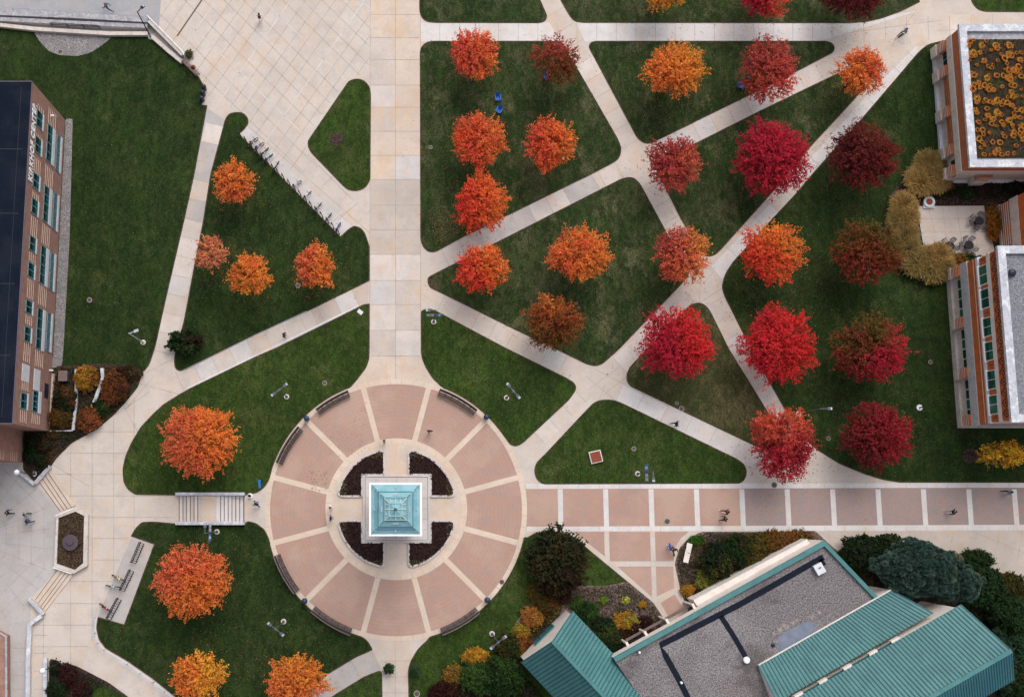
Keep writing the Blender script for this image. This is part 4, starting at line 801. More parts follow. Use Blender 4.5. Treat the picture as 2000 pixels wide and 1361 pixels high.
for i, (px, py, wd, c, lab) in enumerate([
    (1800, 352, 64, TAN, 'tan grass clump left of the planted-roof building corner'), (1828, 345, 66, TAN, 'tan grass clump touching the planted-roof building corner'), (1815, 322, 62, TAN2, 'topmost tan grass clump, against the white wall base'), (1800, 358, 34, TAN, 'tan grass clump directly above the round stone pit'),
    (1766, 400, 52, TAN, 'topmost grass clump of the strip left of the patio'), (1757, 430, 50, TAN2, 'grass clump beside the upper patio slabs'), (1772, 425, 46, TAN, 'grass clump against the upper left patio edge'), (1770, 458, 52, TAN2, 'grass clump beside the middle patio slabs'), (1775, 488, 54, TAN2, 'grass clump touching the brownish maple'), (1790, 514, 56, TAN2, 'grass clump at the bend of the strip'),
    (1822, 524, 58, TAN2, 'lowest grass clump, at the dark lawn'), (1835, 500, 52, TAN, 'orange-tan grass clump leaning on the patio table'), (1812, 503, 46, TAN, 'grass clump at the lower left patio corner'), (1845, 522, 40, TAN2, 'grass clump by the cream wall of the brick building')]):
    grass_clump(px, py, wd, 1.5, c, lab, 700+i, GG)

# blue pine: cushions of needles along whorled branches
def pine(px, py, wpx, hpx, zc, rz, pal, label, seed, name='pine_tree', blob=0.36, nb=330, group=None):
    g = np.random.default_rng(seed); base = OBJ(px, py, zc); rx, ry = wpx*S/2, hpx*S/2; rt = empty(name, base, 0, label, 'tree', group)
    P_, N_, K_, Z_ = [], [], [], []
    for i in range(nb):
        a = g.uniform(0, 6.283); cz = g.uniform(-.2, 1); sr = math.sqrt(1-cz*cz); k = g.uniform(.72, 1.03)*(1+.1*math.sin(5*a+seed)); dv = np.array([sr*math.cos(a), sr*math.sin(a), cz]); c0 = dv*np.array([rx, ry, rz])*k
        n = 90; q = g.normal(0, 1, (n, 3)); q /= np.linalg.norm(q, axis=1)[:, None]; q += dv*0.5+np.array([0, 0, .35]); q /= np.linalg.norm(q, axis=1)[:, None]
        P_.append(c0+q*blob*g.uniform(.8, 1, n)[:, None]*g.uniform(.75, 1.2)); N_.append(np.cross(q, g.normal(0, 1, (n, 3))))
        c = np.array(pal[g.integers(len(pal)-1)])*g.uniform(.85, 1.15); 
        if dv[0] > .75 and g.random() < .5: c = np.array(pal[-1])
        K_.append(np.tile(c, (n, 1))*g.uniform(.8, 1.2, n)[:, None]); Z_.append(q)
    Pn = np.concatenate(P_); Q = np.concatenate(Z_); Nn = np.concatenate(N_); Nn /= np.linalg.norm(Nn, axis=1)[:, None]+1e-9; K = np.concatenate(K_); n = len(Pn)
    V = np.empty((n, 4, 3)); a_ = Q*0.10; s_ = Nn*0.034; V[:, 0] = Pn-a_-s_; V[:, 1] = Pn-a_+s_; V[:, 2] = Pn+a_+s_; V[:, 3] = Pn+a_-s_
    V = V.reshape(-1, 3); V[:, 2] += zc; mesh_quads('crown', V, np.repeat(K, 4, axis=0), rt)
    bd = MB(); trunk(bd, zc+rz*.7, .2, limbs=14, rr=max(rx, ry)*.8, seed=seed); bd.build('trunk', rt); return rt
BL = [(0.072, 0.130, 0.108), (0.060, 0.112, 0.090), (0.090, 0.150, 0.122), (0.20, 0.20, 0.13)]
pine(1790, 1112, 152, 98, 4.4, 2.6, BL, 'broad blue-green pine with cushion-like tufts over the teal roof edge', 31, nb=640)
pine(1868, 1137, 84, 66, 3.4, 2.0, BL, 'smaller blue-green pine with a pale tan tip, right of the broad one', 32, nb=260)
pine(1945, 1290, 60, 110, 2.4, 1.6, [(0.03, 0.06, 0.035), (0.04, 0.075, 0.045), (0.02, 0.045, 0.025)], 'dark green juniper beside the steep blue roof', 33, nb=160, name='juniper')

# planting in the four plaza beds
pc = (774.2, 992.8)
def corner_bed(sx, sy):
    r1 = 118; g_ = 20.5; a_ = 65.5*0.985; pts = []
    # walkway edge, plinth corner notch, round outer edge
    pts = [(g_+3.5, 66, 1), (67, 66, 1), (67, g_+3.5, 1), (116, g_+3.5, 13)]
    arc = [(r1*math.cos(R_(a)), r1*math.sin(R_(a)), 6) for a in np.linspace(27, 63, 10)]
    full = pts+arc+[(g_+3.5, 116, 13)]
    return [(pc[0]+sx*x, pc[1]-sy*y, r) for x, y, r in full]
names = {(-1, 1): 'upper left', (1, 1): 'upper right', (-1, -1): 'lower left', (1, -1): 'lower right'}
for (sx, sy), nm in names.items():
    pl = rnd(corner_bed(sx, sy), 7); wp = PP(pl); cen = sum(wp, Vector())/len(wp)
    rt = empty('planter_bed', (cen.x, cen.y, 0), 0, 'purple-leaved planting bed with pale kerb, %s of the four around the tower' % nm, 'planter', 'four kerbed beds around the tower')
    loc = [(p.x-cen.x, p.y-cen.y) for p in wp]
    b = MB(); b.prism([(p[0], p[1]) for p in loc], 0.0, 0.14, 'kerb', 'planting_purple'); b.build('soil', rt)
    b = MB(); L = len(loc)
    out = []
    cc = Vector((0, 0)); 
    b.strip(loc, 0.22, 0.22, 'kerb', True)
    k = len(b.v)//2
    # kerb sides
    vs = b.v[:]; n = k
    b.add([(x, y, 0) for x, y, z in vs]+vs, [(i, (i+1) % n, 2*n+(i+1) % n, 2*n+i) for i in range(n)]+[(n+i, n+(i+1) % n, 3*n+(i+1) % n, 3*n+i) for i in range(n)], 'kerb'); b.build('kerb', rt)
    n = 2600; q = rng.uniform(-8, 8, (n*5, 2)); q = np.array([p for p in q if inside(p, loc)])[:n]
    inner = np.array([[(abs(x+cen.x-P(*pc).x) < 5.6) and (abs(y+cen.y-P(*pc).y) < 5.6)] for x, y in q])[:, 0]
    c0 = np.where(inner[:, None], np.array([[0.038, 0.018, 0.015]]), np.array([[0.080, 0.066, 0.034]])); c0 = c0*rng.uniform(.4, 1.9, len(q))[:, None]
    mk_ = rng.random(len(q)) < np.where(inner, 0.0, 0.22); c0[mk_] = (0.20, 0.16, 0.05)
    keep = np.ones(len(q), bool)
    pos = np.stack([q[:, 0]*.985, q[:, 1]*.985, 0.16+rng.uniform(0, .16, len(q))], 1)
    V, K = foliage_mesh('', pos, np.tile([0, 0, 1.0], (len(pos), 1)), 0.11, c0, seed=5); mesh_quads('planting', V, K, rt)

# ------------------------------------------------------------------ carillon tower
tc = P(774.4, 993, 0); rt = empty('bell_tower', (tc.x, tc.y, 0), 0, 'tall bell tower with white cornice and stepped green copper roof at the plaza centre', 'tower')
b = MB(); hw = 65.2*S; b.box((0, 0, 0.05), (2*hw, 2*hw, 0.10), 'limestone'); b.box((0, 0, 0.20), (2*hw-.56, 2*hw-.56, 0.16), 'slab_cool')
for sg in (-1, 1): b.box((sg*(hw-.11), 0, .17), (.20, 2*hw, .20), 'kerb'); b.box((0, sg*(hw-.11), .17), (2*hw-.44, .20, .20), 'kerb')
for k in range(-3, 4):
    for sg in (-1, 1):
        b.box((k*1.15, sg*(hw-.75), 0.286), (0.04, 0.75, 0.012), 'joint'); b.box((sg*(hw-.75), k*1.15, 0.286), (0.75, 0.04, 0.012), 'joint')
b.build('plinth', rt)
ZT = 26.0; HR = 51.6*S*(1-ZT/H)
b = MB()
for sx in (-1, 1):
    for sy in (-1, 1):
        b.prism([(sx*(HR-.25), sy*(HR-.25)), (sx*(HR-1.05), sy*(HR-.25)), (sx*(HR-1.05), sy*(HR-1.05)), (sx*(HR-.25), sy*(HR-1.05))], 0.28, ZT-.6, 'brick_wall')
b.prism([(-1.2, -1.2), (1.2, -1.2), (1.2, 1.2), (-1.2, 1.2)], 0.28, 9, 'brick_wall'); b.build('shaft', rt)
b = MB()
for z in (9, 15, 20.5): b.box((0, 0, z), (2*HR-.7, 2*HR-.7, .5), 'limestone')
b.build('stone_course', rt)
b = MB()
for k in range(10):
    b.lathe((-1.1+.75*(k % 4), -.9+.9*(k//4), 21.2), [(.28, 0), (.22, .1), (.14, .35), (.10, .45)], 'copper_dark', 12)
b.build('bells', rt)
b = MB(); b.box((0, 0, ZT-.3), (2*HR, 2*HR, .6), 'white_paint'); b.box((0, 0, ZT-.75), (2*HR-.5, 2*HR-.5, .3), 'white_paint'); b.build('cornice', rt)
b = MB()
prof = [(HR-.17, ZT+.02), (HR-.45, ZT+.22), (HR*.66, ZT+.95), (HR*.64, ZT+1.02), (HR*.43, ZT+1.55), (HR*.41, ZT+1.62), (HR*.20, ZT+2.0), (.06, ZT+2.3)]
for (r0, z0), (r1, z1) in zip(prof[:-1], prof[1:]):
    q0 = [(-r0, -r0, z0), (r0, -r0, z0), (r0, r0, z0), (-r0, r0, z0)]; q1 = [(-r1, -r1, z1), (r1, -r1, z1), (r1, r1, z1), (-r1, r1, z1)]
    b.add(q0+q1, [(i, (i+1) % 4, 4+(i+1) % 4, 4+i) for i in range(4)], 'copper_green')
b.face([(-prof[0][0], -prof[0][0], ZT+.015), (prof[0][0], -prof[0][0], ZT+.015), (prof[0][0], prof[0][0], ZT+.015), (-prof[0][0], prof[0][0], ZT+.015)], 'copper_green')
b.build('roof', rt)
b = MB()
def sq(b, r, z, wd, mat, hh=.05):
    for sg in (-1, 1):
        b.box((0, sg*r, z), (2*r+wd, wd, hh), mat); b.box((sg*r, 0, z), (wd, 2*r-wd, hh), mat)
sq(b, HR*.655, ZT+1.02, .05, 'copper_dark', .12); sq(b, HR*.43, ZT+1.62, .05, 'copper_dark', .12); b.build('roof_seam', rt)
b = MB()
for sx in (-1, 1):
    for sy in (-1, 1):
        for k, (r, z) in enumerate(((HR*.90, ZT+.5), (HR*.80, ZT+.75), (HR*.56, ZT+1.35), (HR*.50, ZT+1.5))):
            b.bar((sx*(r-.13), sy*r, z), (sx*r, sy*(r-.13), z), .06, .08, 'copper_pale'); b.bar((sx*r, sy*r, z), (sx*(r-.18), sy*(r-.18), z+.12), .05, .06, 'copper_dark')
        b.tube((sx*HR*.42, sy*HR*.42, ZT+1.7), (sx*HR*.20, sy*HR*.20, ZT+2.2), .05, .04, 'copper_pale', 6)
sq(b, HR*.24, ZT+2.2, .06, 'copper_pale'); sq(b, HR*.40, ZT+1.8, .05, 'copper_pale')
for sg in (-1, 1):
    b.tube((0, sg*HR*.40, ZT+1.85), (0, sg*HR*.05, ZT+2.4), .05, .03, 'copper_pale', 6); b.tube((sg*HR*.40, 0, ZT+1.85), (sg*HR*.05, 0, ZT+2.4), .05, .03, 'copper_pale', 6)
    for (x, y) in ((sg*HR*.24, .42), (sg*HR*.24, -.42)):
        b.bar((x, y, ZT+2.2), (sg*HR*.40, y, ZT+1.85), .06, .04, 'copper_pale'); b.bar((y, x, ZT+2.2), (y, sg*HR*.40, ZT+1.85), .06, .04, 'copper_pale')
    b.box((sg*HR*.53, 0, ZT+1.42), (.10, .48, .10), 'metal_light'); b.box((0, sg*HR*.53, ZT+1.42), (.48, .10, .10), 'metal_light')
    b.lathe((sg*HR*.80, 0, ZT+.62), [(.07, 0), (.05, .15)], 'copper_pale', 8); b.lathe((0, sg*HR*.80, ZT+.62), [(.07, 0), (.05, .15)], 'copper_pale', 8)
b.build('lattice', rt)
b = MB(); b.lathe((0, 0, ZT+2.2), [(.10, 0), (.14, .15), (.06, .4), (.03, 1.4)], 'copper_dark', 10); b.build('spire', rt)

for o in list(bpy.data.objects):
    if o.parent == rt and o.name.split('.')[0] in ('roof', 'roof_seam', 'lattice', 'spire'):
        for v in o.data.vertices: v.co.z = ZT+(v.co.z-ZT)*.55
# ------------------------------------------------------------------ plaza benches, bins
BN = [(112.3, 128.8, 'curved slatted bench above the upper left bin'), (139.9, 158.5, 'curved slatted bench below the upper left bin'), (50.7, 69.8, 'curved slatted bench left of the upper right bin'),
      (200.5, 219.0, 'curved slatted bench above the lower left bin'), (229.7, 249.5, 'curved slatted bench right of the lower left bin'), (290.8, 309.5, 'curved slatted bench left of the lower right bin')]
pcw = P(CX, CYp)
for a0, a1, lab in BN:
    rt = empty('curved_bench', (pcw.x, pcw.y, 0), 0, lab, 'bench', 'curved benches on the rim of the round plaza')
    def pt(a, r, z): return Vector((r*S*math.cos(R_(a)), r*S*math.sin(R_(a)), z))
    n = 14
    b = MB()
    for k, r in enumerate((239.5, 241.7, 243.9, 246.1)):
        for i in range(n):
            b.bar(pt(a0+(a1-a0)*i/n, r, .46), pt(a0+(a1-a0)*(i+1)/n, r, .46), .09, .04, 'bench_wood')
    b.build('seat', rt)
    b = MB()
    for k, z in enumerate((.58, .70, .82, .92)):
        for i in range(n): b.bar(pt(a0+(a1-a0)*i/n, 248.4+k*.8, z), pt(a0+(a1-a0)*(i+1)/n, 248.4+k*.8, z), .05, .08, 'bench_wood')
    b.build('backrest', rt)
    b = MB()
    for i in range(7):
        a = a0+(a1-a0)*i/6; b.bar(pt(a, 239, .42), pt(a, 251.5, .42), .06, .04, 'bench_back'); b.bar(pt(a, 248, .42), pt(a, 252, .98), .06, .05, 'bench_back')
        b.tube(pt(a, 240.5, 0.02), pt(a, 240.5, .42), .03, .03, 'metal_dark', 6); b.tube(pt(a, 250, 0.02), pt(a, 250, .42), .03, .03, 'metal_dark', 6)
    for i in range(n): b.bar(pt(a0+(a1-a0)*i/n, 251.6, .965), pt(a0+(a1-a0)*(i+1)/n, 251.6, .965), .10, .04, 'bench_back')
    b.build('frame', rt)
def bin_(px, py, lab, grp, mat='bin_blue', r=.30):
    rt = empty('litter_bin', P(px, py), 0, lab, 'litter bin', grp)
    b = MB(); b.lathe((0, 0, 0), [(r*.85, 0), (r*.9, .05), (r, .8), (r*1.05, .82)], mat, 18); b.build('body', rt, True)
    b = MB(); b.lathe((0, 0, .83), [(r*1.08, 0), (r*1.05, .10), (r*.8, .24), (r*.4, .30), (.02, .31)], mat, 18); b.build('lid', rt, True)
for px, py, l in ((600, 818, 'upper left'), (949, 815, 'upper right'), (596, 1172, 'lower left'), (951, 1170, 'lower right')): bin_(px, py, 'round dark blue litter bin on the plaza rim, %s of four' % l, 'litter bins on the round plaza rim')
for px, py, l in ((400, 175, 'topmost'), (398, 186, 'middle'), (396, 197, 'lowest')): bin_(px, py, 'dark litter bin at the lawn corner, %s of the row of three' % l, 'row of three dark bins by the upper plaza', 'bin_dark', .28)

# ------------------------------------------------------------------ lamps
def lamp(px, py, kind, lab, ang=0, h=7.6, pole='metal_grey', grp='tall lamp posts on the lawns', arm=.72, banner=None, head='metal_grey'):
    rt = empty('street_lamp', P(px, py), 0, lab, 'lamp post', grp)
    b = MB(); b.lathe((0, 0, 0), [(.30, 0), (.30, .16), (.28, .18)], 'limestone' if pole != 'metal_dark' else 'coping', 20); b.build('footing', rt)
    b = MB(); b.lathe((0, 0, .18), [(.16, 0), (.16, .06), (.10, .2)], pole, 12); b.tube((0, 0, .3), (0, 0, h), .075, .055, pole, 10); b.build('pole', rt)
    a = R_(ang); dv = Vector((math.cos(a), math.sin(a), 0)); hd = 'lens_white'
    for sg in ((1,) if kind == 1 else (1, -1)):
        b = MB(); b.bar(Vector((0, 0, h-.06)), dv*sg*arm*.75+Vector((0, 0, h-.02)), .08, .08, pole); b.build('arm', rt)
        M = Matrix.Rotation(a, 3, 'Z'); b = MB(); b.box(dv*sg*(arm*.75+.28)+Vector((0, 0, h)), (.50, .30, .14), head, rz=a); hh = b.build('lamp_head', rt)
        b = MB(); b.box(dv*sg*(arm*.75+.42)+Vector((0, 0, h+.08)), (.18, .26, .03), 'metal_light', rz=a); b.build('head_cap', hh)
    if kind == 2: b = MB(); b.box((0, 0, h-.02), (.34, .2, .10), pole, rz=a); b.build('bracket', rt)
    if banner is not None:
        q = R_(banner); dv = Vector((math.cos(q), math.sin(q), 0)); z = h*.60
        for sg, mats in ((1, ('banner_blue', 'lens_white', 'banner_blue')), (-1, ('banner_pale', 'banner_photo', 'banner_pale'))):
            b = MB()
            for k, mm in enumerate(mats):
                lo = .12+k*.26; b.box(dv*sg*(lo+.13)+Vector((0, 0, z)), (.26, .03, 1.3), mm, rz=q)
            b.build('banner', rt)
        b = MB()
        for zz in (z-.68, z+.68): b.bar(dv*-.95+Vector((0, 0, zz)), dv*.95+Vector((0, 0, zz)), .04, .04, pole)
        b.build('banner_bracket', rt)
lamp(847, 629, 1, 'grey lamp post with blue banners at the foot of the wide walk', ang=180, banner=0)
lamp(1245, 925, 1, 'grey lamp post with blue banners beside the brick walk', ang=-90, banner=90, h=7.6)
lamp(424, 1038, 1, 'grey lamp post with blue banners below the straight stairs', ang=90, banner=-90)
lamp(560, 775, 2, 'twin-headed lamp on the lawn left of the plaza top', ang=38)
lamp(989, 777, 2, 'twin-headed lamp on the lawn right of the plaza top', ang=-50)
lamp(554, 1213, 2, 'twin-headed lamp below the plaza on the left', ang=-38)
lamp(961, 1237, 2, 'twin-headed lamp below the plaza on the right', ang=38)
lamp(280, 669, 1, 'pale lamp post on the lawn near the brick hall', ang=20, pole='metal_light', h=6.6, head='metal_light')
lamp(295, 74, 1, 'dark lamp post at the bend of the upper left wall', ang=45, pole='metal_dark', h=6.8, head='metal_dark')
lamp(1559, 808, 1, 'grey lamp post half hidden by the salmon-red maple', ang=0, h=6.6, arm=.9)
def globe(px, py, lab, h=5.8):
    rt = empty('globe_lamp', P(px, py), 0, lab, 'lamp post', 'white globe lamps of the lower court')
    b = MB(); b.lathe((0, 0, 0), [(.30, 0), (.30, .12)], 'coping', 18); b.tube((0, 0, .1), (0, 0, h-.3), .06, .045, 'metal_dark', 10); b.build('pole', rt)
    b = MB(); b.lathe((0, 0, h-.34), [(.08, 0), (.22, .08), (.30, .28), (.26, .50), (.12, .62), (.01, .64)], 'lens_white', 18); b.build('globe', rt, True)
globe(68, 925, 'white globe lamp in the corner bed by the hall annex'); globe(117, 1294, 'white globe lamp in the bottom left bed')
rt = empty('bollard_light', P(489, 968), 0, 'white round bollard light at the right end of the stairs', 'bollard')
b = MB(); b.lathe((0, 0, 0), [(.30, 0), (.30, .15)], 'lens_white', 18); b.build('footing', rt)
b = MB(); b.tube((0, 0, .12), (0, 0, 1.0), .12, .12, 'metal_dark', 12); b.lathe((0, 0, 1.0), [(.15, 0), (.15, .08), (.03, .14)], 'metal_dark', 12); b.build('post', rt)
rt = empty('bollard_light', P(1795, 796), 0, 'white round light footing beside the top of the dark red maple', 'bollard')
# lawn signs
def sign(px, py, wx, wy, mat, lab, rz=0, h=.9):
    rt = empty('lawn_sign', P(px, py), rz, lab, 'sign')
    b = MB(); b.box((0, 0, h), (wx, wy, .03), mat, M=Matrix.Rotation(R_(25), 3, 'X')); b.build('panel', rt)
    b = MB(); b.tube((-wx*.3, 0, 0), (-wx*.3, 0, h-.04), .02, .02, 'metal_dark', 6); b.tube((wx*.3, 0, 0), (wx*.3, 0, h-.04), .02, .02, 'metal_dark', 6); b.build('post', rt)
sign(704, 612, .62, .45, 'white_paint', 'small white sign on posts at the lawn corner by the wide walk', R_(-38))
sign(509, 945, .24, .95, 'banner_blue', 'narrow blue sign on the grass above the plaza entrance')
# pedestal
rt = empty('brick_pedestal', P(1163, 892), R_(13), 'square brick pedestal with white border on the triangular lawn', 'pedestal')
b = MB(); b.box((0, 0, .15), (1.35, 1.35, .3), 'cream'); b.build('frame', rt); b = MB(); b.box((0, 0, .34), (1.12, 1.12, .10), 'brick_maroon'); b.build('slab', rt)
# manholes
for i, (px, py, r, lab) in enumerate(((1303, 1018, .36, 'round brown manhole cover in the brick walk'), (1512, 947, .34, 'round dark manhole cover under the salmon-red maple'), (980, 1136, .30, 'round manhole cover on the plaza rim'), (634, 748, .26, 'round brown drain cover in the left lawn'),
     (1331, 798, .30, 'round manhole cover at the edge of the brownish lawn'), (1322, 787, .20, 'small round cover beside the manhole of the brownish lawn'), (1238, 876, .26, 'small dark drain cover on the triangular lawn'), (175, 586, .30, 'round cover ringed by bare soil on the hall lawn'), (582, 558, .28, 'round cover below the pinkish orange maple'), (118, 102, .32, 'dark round drain in the gravel patch'),
     (841, 288, .22, 'small dark drain cover by the wide walk'), (814, 1354, .34, 'round cover with pale rim at the bottom edge'), (1618, 856, .24, 'small round cover left of the dark red maple'), (1817, 707, .24, 'small round cover on the dark lawn before the brick building'), (988, 779+700, .2, ''))):
    if not lab: continue
    rt = empty('manhole_cover', P(px, py), 0, lab, 'manhole cover', 'round covers set in lawns and paving')
    b = MB(); b.lathe((0, 0, .02), [(r, 0), (r, .03), (r*.82, .035)], 'joint', 20); b.build('rim', rt); b = MB(); b.lathe((0, 0, .03), [(r*.8, 0), (r*.8, .03)], 'manhole', 20); b.build('lid', rt)
rt = empty('green_bin', P(1362, 1178), 0, 'small green domed bin beside the entrance of the flat-roofed wing', 'litter bin')
b = MB(); b.lathe((0, 0, 0), [(.34, 0), (.40, .7), (.42, .75)], 'green_plastic', 18); b.build('body', rt)
b = MB(); b.lathe((0, 0, .75), [(.43, 0), (.36, .16), (.05, .24)], 'green_plastic', 18); b.build('lid', rt)
# stone bench slab, wooden bench, rust disc, dark slanting strip
rt = empty('stone_bench', P(1341, 1079), R_(75), 'long white stone bench slab in the walkside bed', 'bench')
b = MB(); b.box((0, 0, .46), (2.15, .58, .10), 'cream'); b.build('seat', rt)
for sg in (-1, 1): b = MB(); b.box((sg*.75, 0, .22), (.25, .45, .42), 'cream'); b.build('leg', rt)
a = P(356, 123); c = P(386, 153); mid = (a+c)/2
rt = empty('wooden_bench', mid, math.atan2(c.y-a.y, c.x-a.x), 'grey-brown slatted bench with backrest facing the upper plaza', 'bench'); L = (c-a).length
b = MB(); [b.box((0, .12+k*.11, .45), (L, .09, .04), 'wood_brown') for k in range(4)]; b.build('seat', rt)
b = MB(); [b.box((0, .02-k*.03, .58+k*.13), (L, .03, .1), 'wood_brown') for k in range(3)]; b.build('backrest', rt)
for x in (-L/2+.15, 0, L/2-.15):
    b = MB(); b.box((x, .08, .45), (.05, .05, .9), 'metal_dark'); b.box((x, .44, .22), (.05, .05, .44), 'metal_dark'); b.build('leg', rt)
rt = empty('round_stool', P(379, 135), 0, 'round rust-red stool beside the wooden bench', 'stool')
b = MB(); b.lathe((0, 0, .42), [(.29, 0), (.29, .05)], 'rust', 20); b.build('seat', rt); b = MB(); b.tube((0, 0, 0), (0, 0, .42), .08, .06, 'metal_dark', 10); b.build('leg', rt)
b = MB(); b.strip([P(396, -2), P(346, 71)], .16, .016, 'metal_dark'); b.strip([P(396, -2), P(346, 71)], .09, .020, 'wood_brown'); tag(b.build('slanting_strip'), 'long dark flat strip slanting across the upper plaza', 'drain')  # flat dark strip with a brown middle

# ------------------------------------------------------------------ stairs
rt = empty('straight_stairs', P(410, 993), 0, 'pale concrete stairs with landing and side walls, left of the plaza', 'stairs'); o0 = P(410, 993)
def loc(px, py): q = P(px, py); return (q.x-o0.x, q.y-o0.y)
xs1 = [344, 350.6, 358, 365.3, 372.8, 380.3, 387.7, 395]; xs2 = [424, 432, 439, 446.5, 453.7, 460.8, 468.5, 475.7]
b = MB()
for i in range(7):
    h_ = .06*(i+1); b.prism([loc(xs1[i], 967), loc(xs1[i+1], 967), loc(xs1[i+1], 1019), loc(xs1[i], 1019)], 0.005, h_, 'concrete_white' if i % 2 else 'concrete')
b.build('treads', rt)
b = MB()
for i in range(7):
    h_ = .06*(7-i); b.prism([loc(xs2[i], 967), loc(xs2[i+1], 967), loc(xs2[i+1], 1019), loc(xs2[i], 1019)], 0.005, h_, 'concrete_white')
b.build('treads', rt)
b = MB(); b.prism([loc(395, 967), loc(424, 967), loc(424, 1019), loc(395, 1019)], .005, .48, 'concrete_warm'); b.build('landing', rt)
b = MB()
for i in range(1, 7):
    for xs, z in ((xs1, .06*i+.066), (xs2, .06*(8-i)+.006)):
        b.strip([loc(xs[i], 968)+(0,), loc(xs[i], 1018)+(0,)], .085, z, 'dark_line')  # dark strips paint in the shade gaps between the treads
b.strip([loc(476.2, 967), loc(476.2, 1019)], .12, .07, 'dark_line'); b.build('tread_shade', rt)
for y0, y1 in ((961.5, 967), (1019, 1024.5)):
    b = MB(); b.prism([loc(345, y0), loc(479, y0), loc(479, y1), loc(345, y1)], 0, .72, 'coping'); b.build('side_wall', rt)
b = MB()
for y in (970, 1016):
    p = [loc(346, y), loc(396, y), loc(424, y), loc(478, y)]; zs = [.9, 1.35, 1.35, .9]
    for i in range(3): b.tube((*p[i], zs[i]), (*p[i+1], zs[i+1]), .02, .02, 'metal_light', 6)
    for i in range(4): b.tube((*p[i], 0), (*p[i], zs[i]), .02, .02, 'metal_light', 6)
b.build('handrail', rt)
def flight(lines, lab):
    c0 = P(*lines[0][0]); rt = empty('court_steps', c0, 0, lab, 'stairs', 'low steps beside the hexagonal planter'); b = MB(); e = MB()
    L = [(P(*a)-c0, P(*c)-c0) for a, c in lines]; ex = (L[3][0]+(L[3][0]-L[2][0]), L[3][1]+(L[3][1]-L[2][1])); L.append(ex)
    for i in range(4):
        b.prism([L[i][0][:2], L[i+1][0][:2], L[i+1][1][:2], L[i][1][:2]], .005, .03*(i+1), 'concrete_warm'); e.strip([L[i][0], L[i][1]], .07, .03*(i+1)+.006, 'dark_line')
    b.build('treads', rt); e.build('tread_shade', rt)  # dark edge strips are painted shade lines, the steps being very shallow
flight([((76, 940), (118, 998)), ((83, 934), (125, 996)), ((89, 929), (132, 993)), ((94, 922), (140, 990))], 'four low steps above the hexagonal planter')
flight([((112.5, 1112), (69, 1171)), ((122, 1115), (75, 1177)), ((129, 1117), (80, 1184)), ((136, 1120), (84, 1189))], 'four low steps below the hexagonal planter')

# ------------------------------------------------------------------ low walls
def lowwall(pts, wpx, h, lab, mat='limestone', top='coping', name='low_wall', grp=None):
    wp = PP(pts); c0 = wp[0].copy(); b = MB(); b.wall([p-c0 for p in wp], wpx*S, 0, h, mat, top); o = b.build(name); o.location = (c0.x, c0.y, 0); tag(o, lab, 'wall', grp)
GW = 'low stone walls around the courts and beds'
lowwall([(34, 918), (70, 946)], 6, .45, 'low grey wall running down from the hall annex', grp=GW)
lowwall([(71, 944), (84, 929), (100, 911)], 7, .55, 'low wall with rounded end at the top of the upper steps', grp=GW)
lowwall([(59, 1168), (74, 1184), (87, 1199)], 7, .55, 'low wall at the foot of the lower steps', grp=GW)
lowwall([(84, 1201), (61, 1218), (58, 1290), (57, 1400)], 8, .6, 'long straight low wall along the lower court', grp=GW)
lowwall([(91, 1284), (90, 1400)], 7, .5, 'low wall left of the bottom left bed', grp=GW)
lowwall([(151, 722), (151, 780), (145, 840)], 5.5, .5, 'straight low wall in the left bed', grp=GW)
lowwall([(97, 842), (144, 841)], 2.5, .4, 'thin low wall below the hall corner', grp=GW)
lowwall([(201, 720), (203, 738), (197, 756), (190, 776), (182, 796)], 6.5, .5, 'curved low stone wall in the left bed', grp=GW)
lowwall([(-200, 42), (0, 52), (70, 60), (215, 69), (290, 69)], 8, .5, 'long lower coping wall above the dark lawn', 'limestone', 'limestone', grp=GW)
lowwall([(-200, 22), (0, 31), (150, 37), (292, 45)], 12, .9, 'stained long upper wall above the dark lawn', 'limestone_grey', 'limestone_grey', grp=GW)
lowwall([(-200, 32), (0, 42), (150, 50), (290, 56)], 9, .7, 'stained middle wall between the two long walls', 'limestone', 'limestone_grey', grp=GW)
lowwall([(298, 74), (330, 102), (357, 124)], 8, .45, 'slanting outer wall beside the dark lawn', 'limestone', 'limestone', grp=GW)
lowwall([(294, 46), (330, 82), (360, 112)], 9, .8, 'slanting inner wall beside the upper plaza', 'limestone_grey', 'limestone', grp=GW)
lowwall([(1788, 402), (1794, 440), (1799, 470), (1806, 498)], 3, .5, 'thin low wall along the left patio edge', 'limestone_grey', 'coping', grp=GW)
def rail(pts, h, lab, mat='white_paint', r=.03, posts=True, step=1.6, name='handrail', z0=0):
    wp = PP(pts); c0 = wp[0].copy(); b = MB()
    for a, c in zip(wp[:-1], wp[1:]):
        a, c = a-c0, c-c0; up = Vector((0, 0, h)); b.tube(a+up, c+up, r, r, mat, 6); b.tube(a+up*.6, c+up*.6, r*.6, r*.6, mat, 6)
        n = max(1, int((c-a).length/step))
        if posts:
            for i in range(n+1): q = a.lerp(c, i/n); b.tube(q+Vector((0, 0, z0)), q+up, r*.9, r*.9, mat, 6)
    o = b.build(name); o.location = (c0.x, c0.y, 0); tag(o, lab, 'railing', 'metal handrails')
rail([(291, 38), (325, 72), (360, 108), (362, 114)], 1.0, 'white handrail on the slanting inner wall', r=.05)
rail([(-200, 12), (0, 22), (150, 29), (289, 38)], 1.0, 'long pale handrail above the stained wall', 'metal_light')
rail([(103, 52), (196, 57)], .95, 'short dark handrail on the lower coping wall', 'metal_dark', r=.05)
rail([(112, 1007), (148, 992)], .9, 'white handrail at the top of the hexagonal planter'); rail([(108, 1107), (143, 1119)], .9, 'white handrail at the bottom of the hexagonal planter')
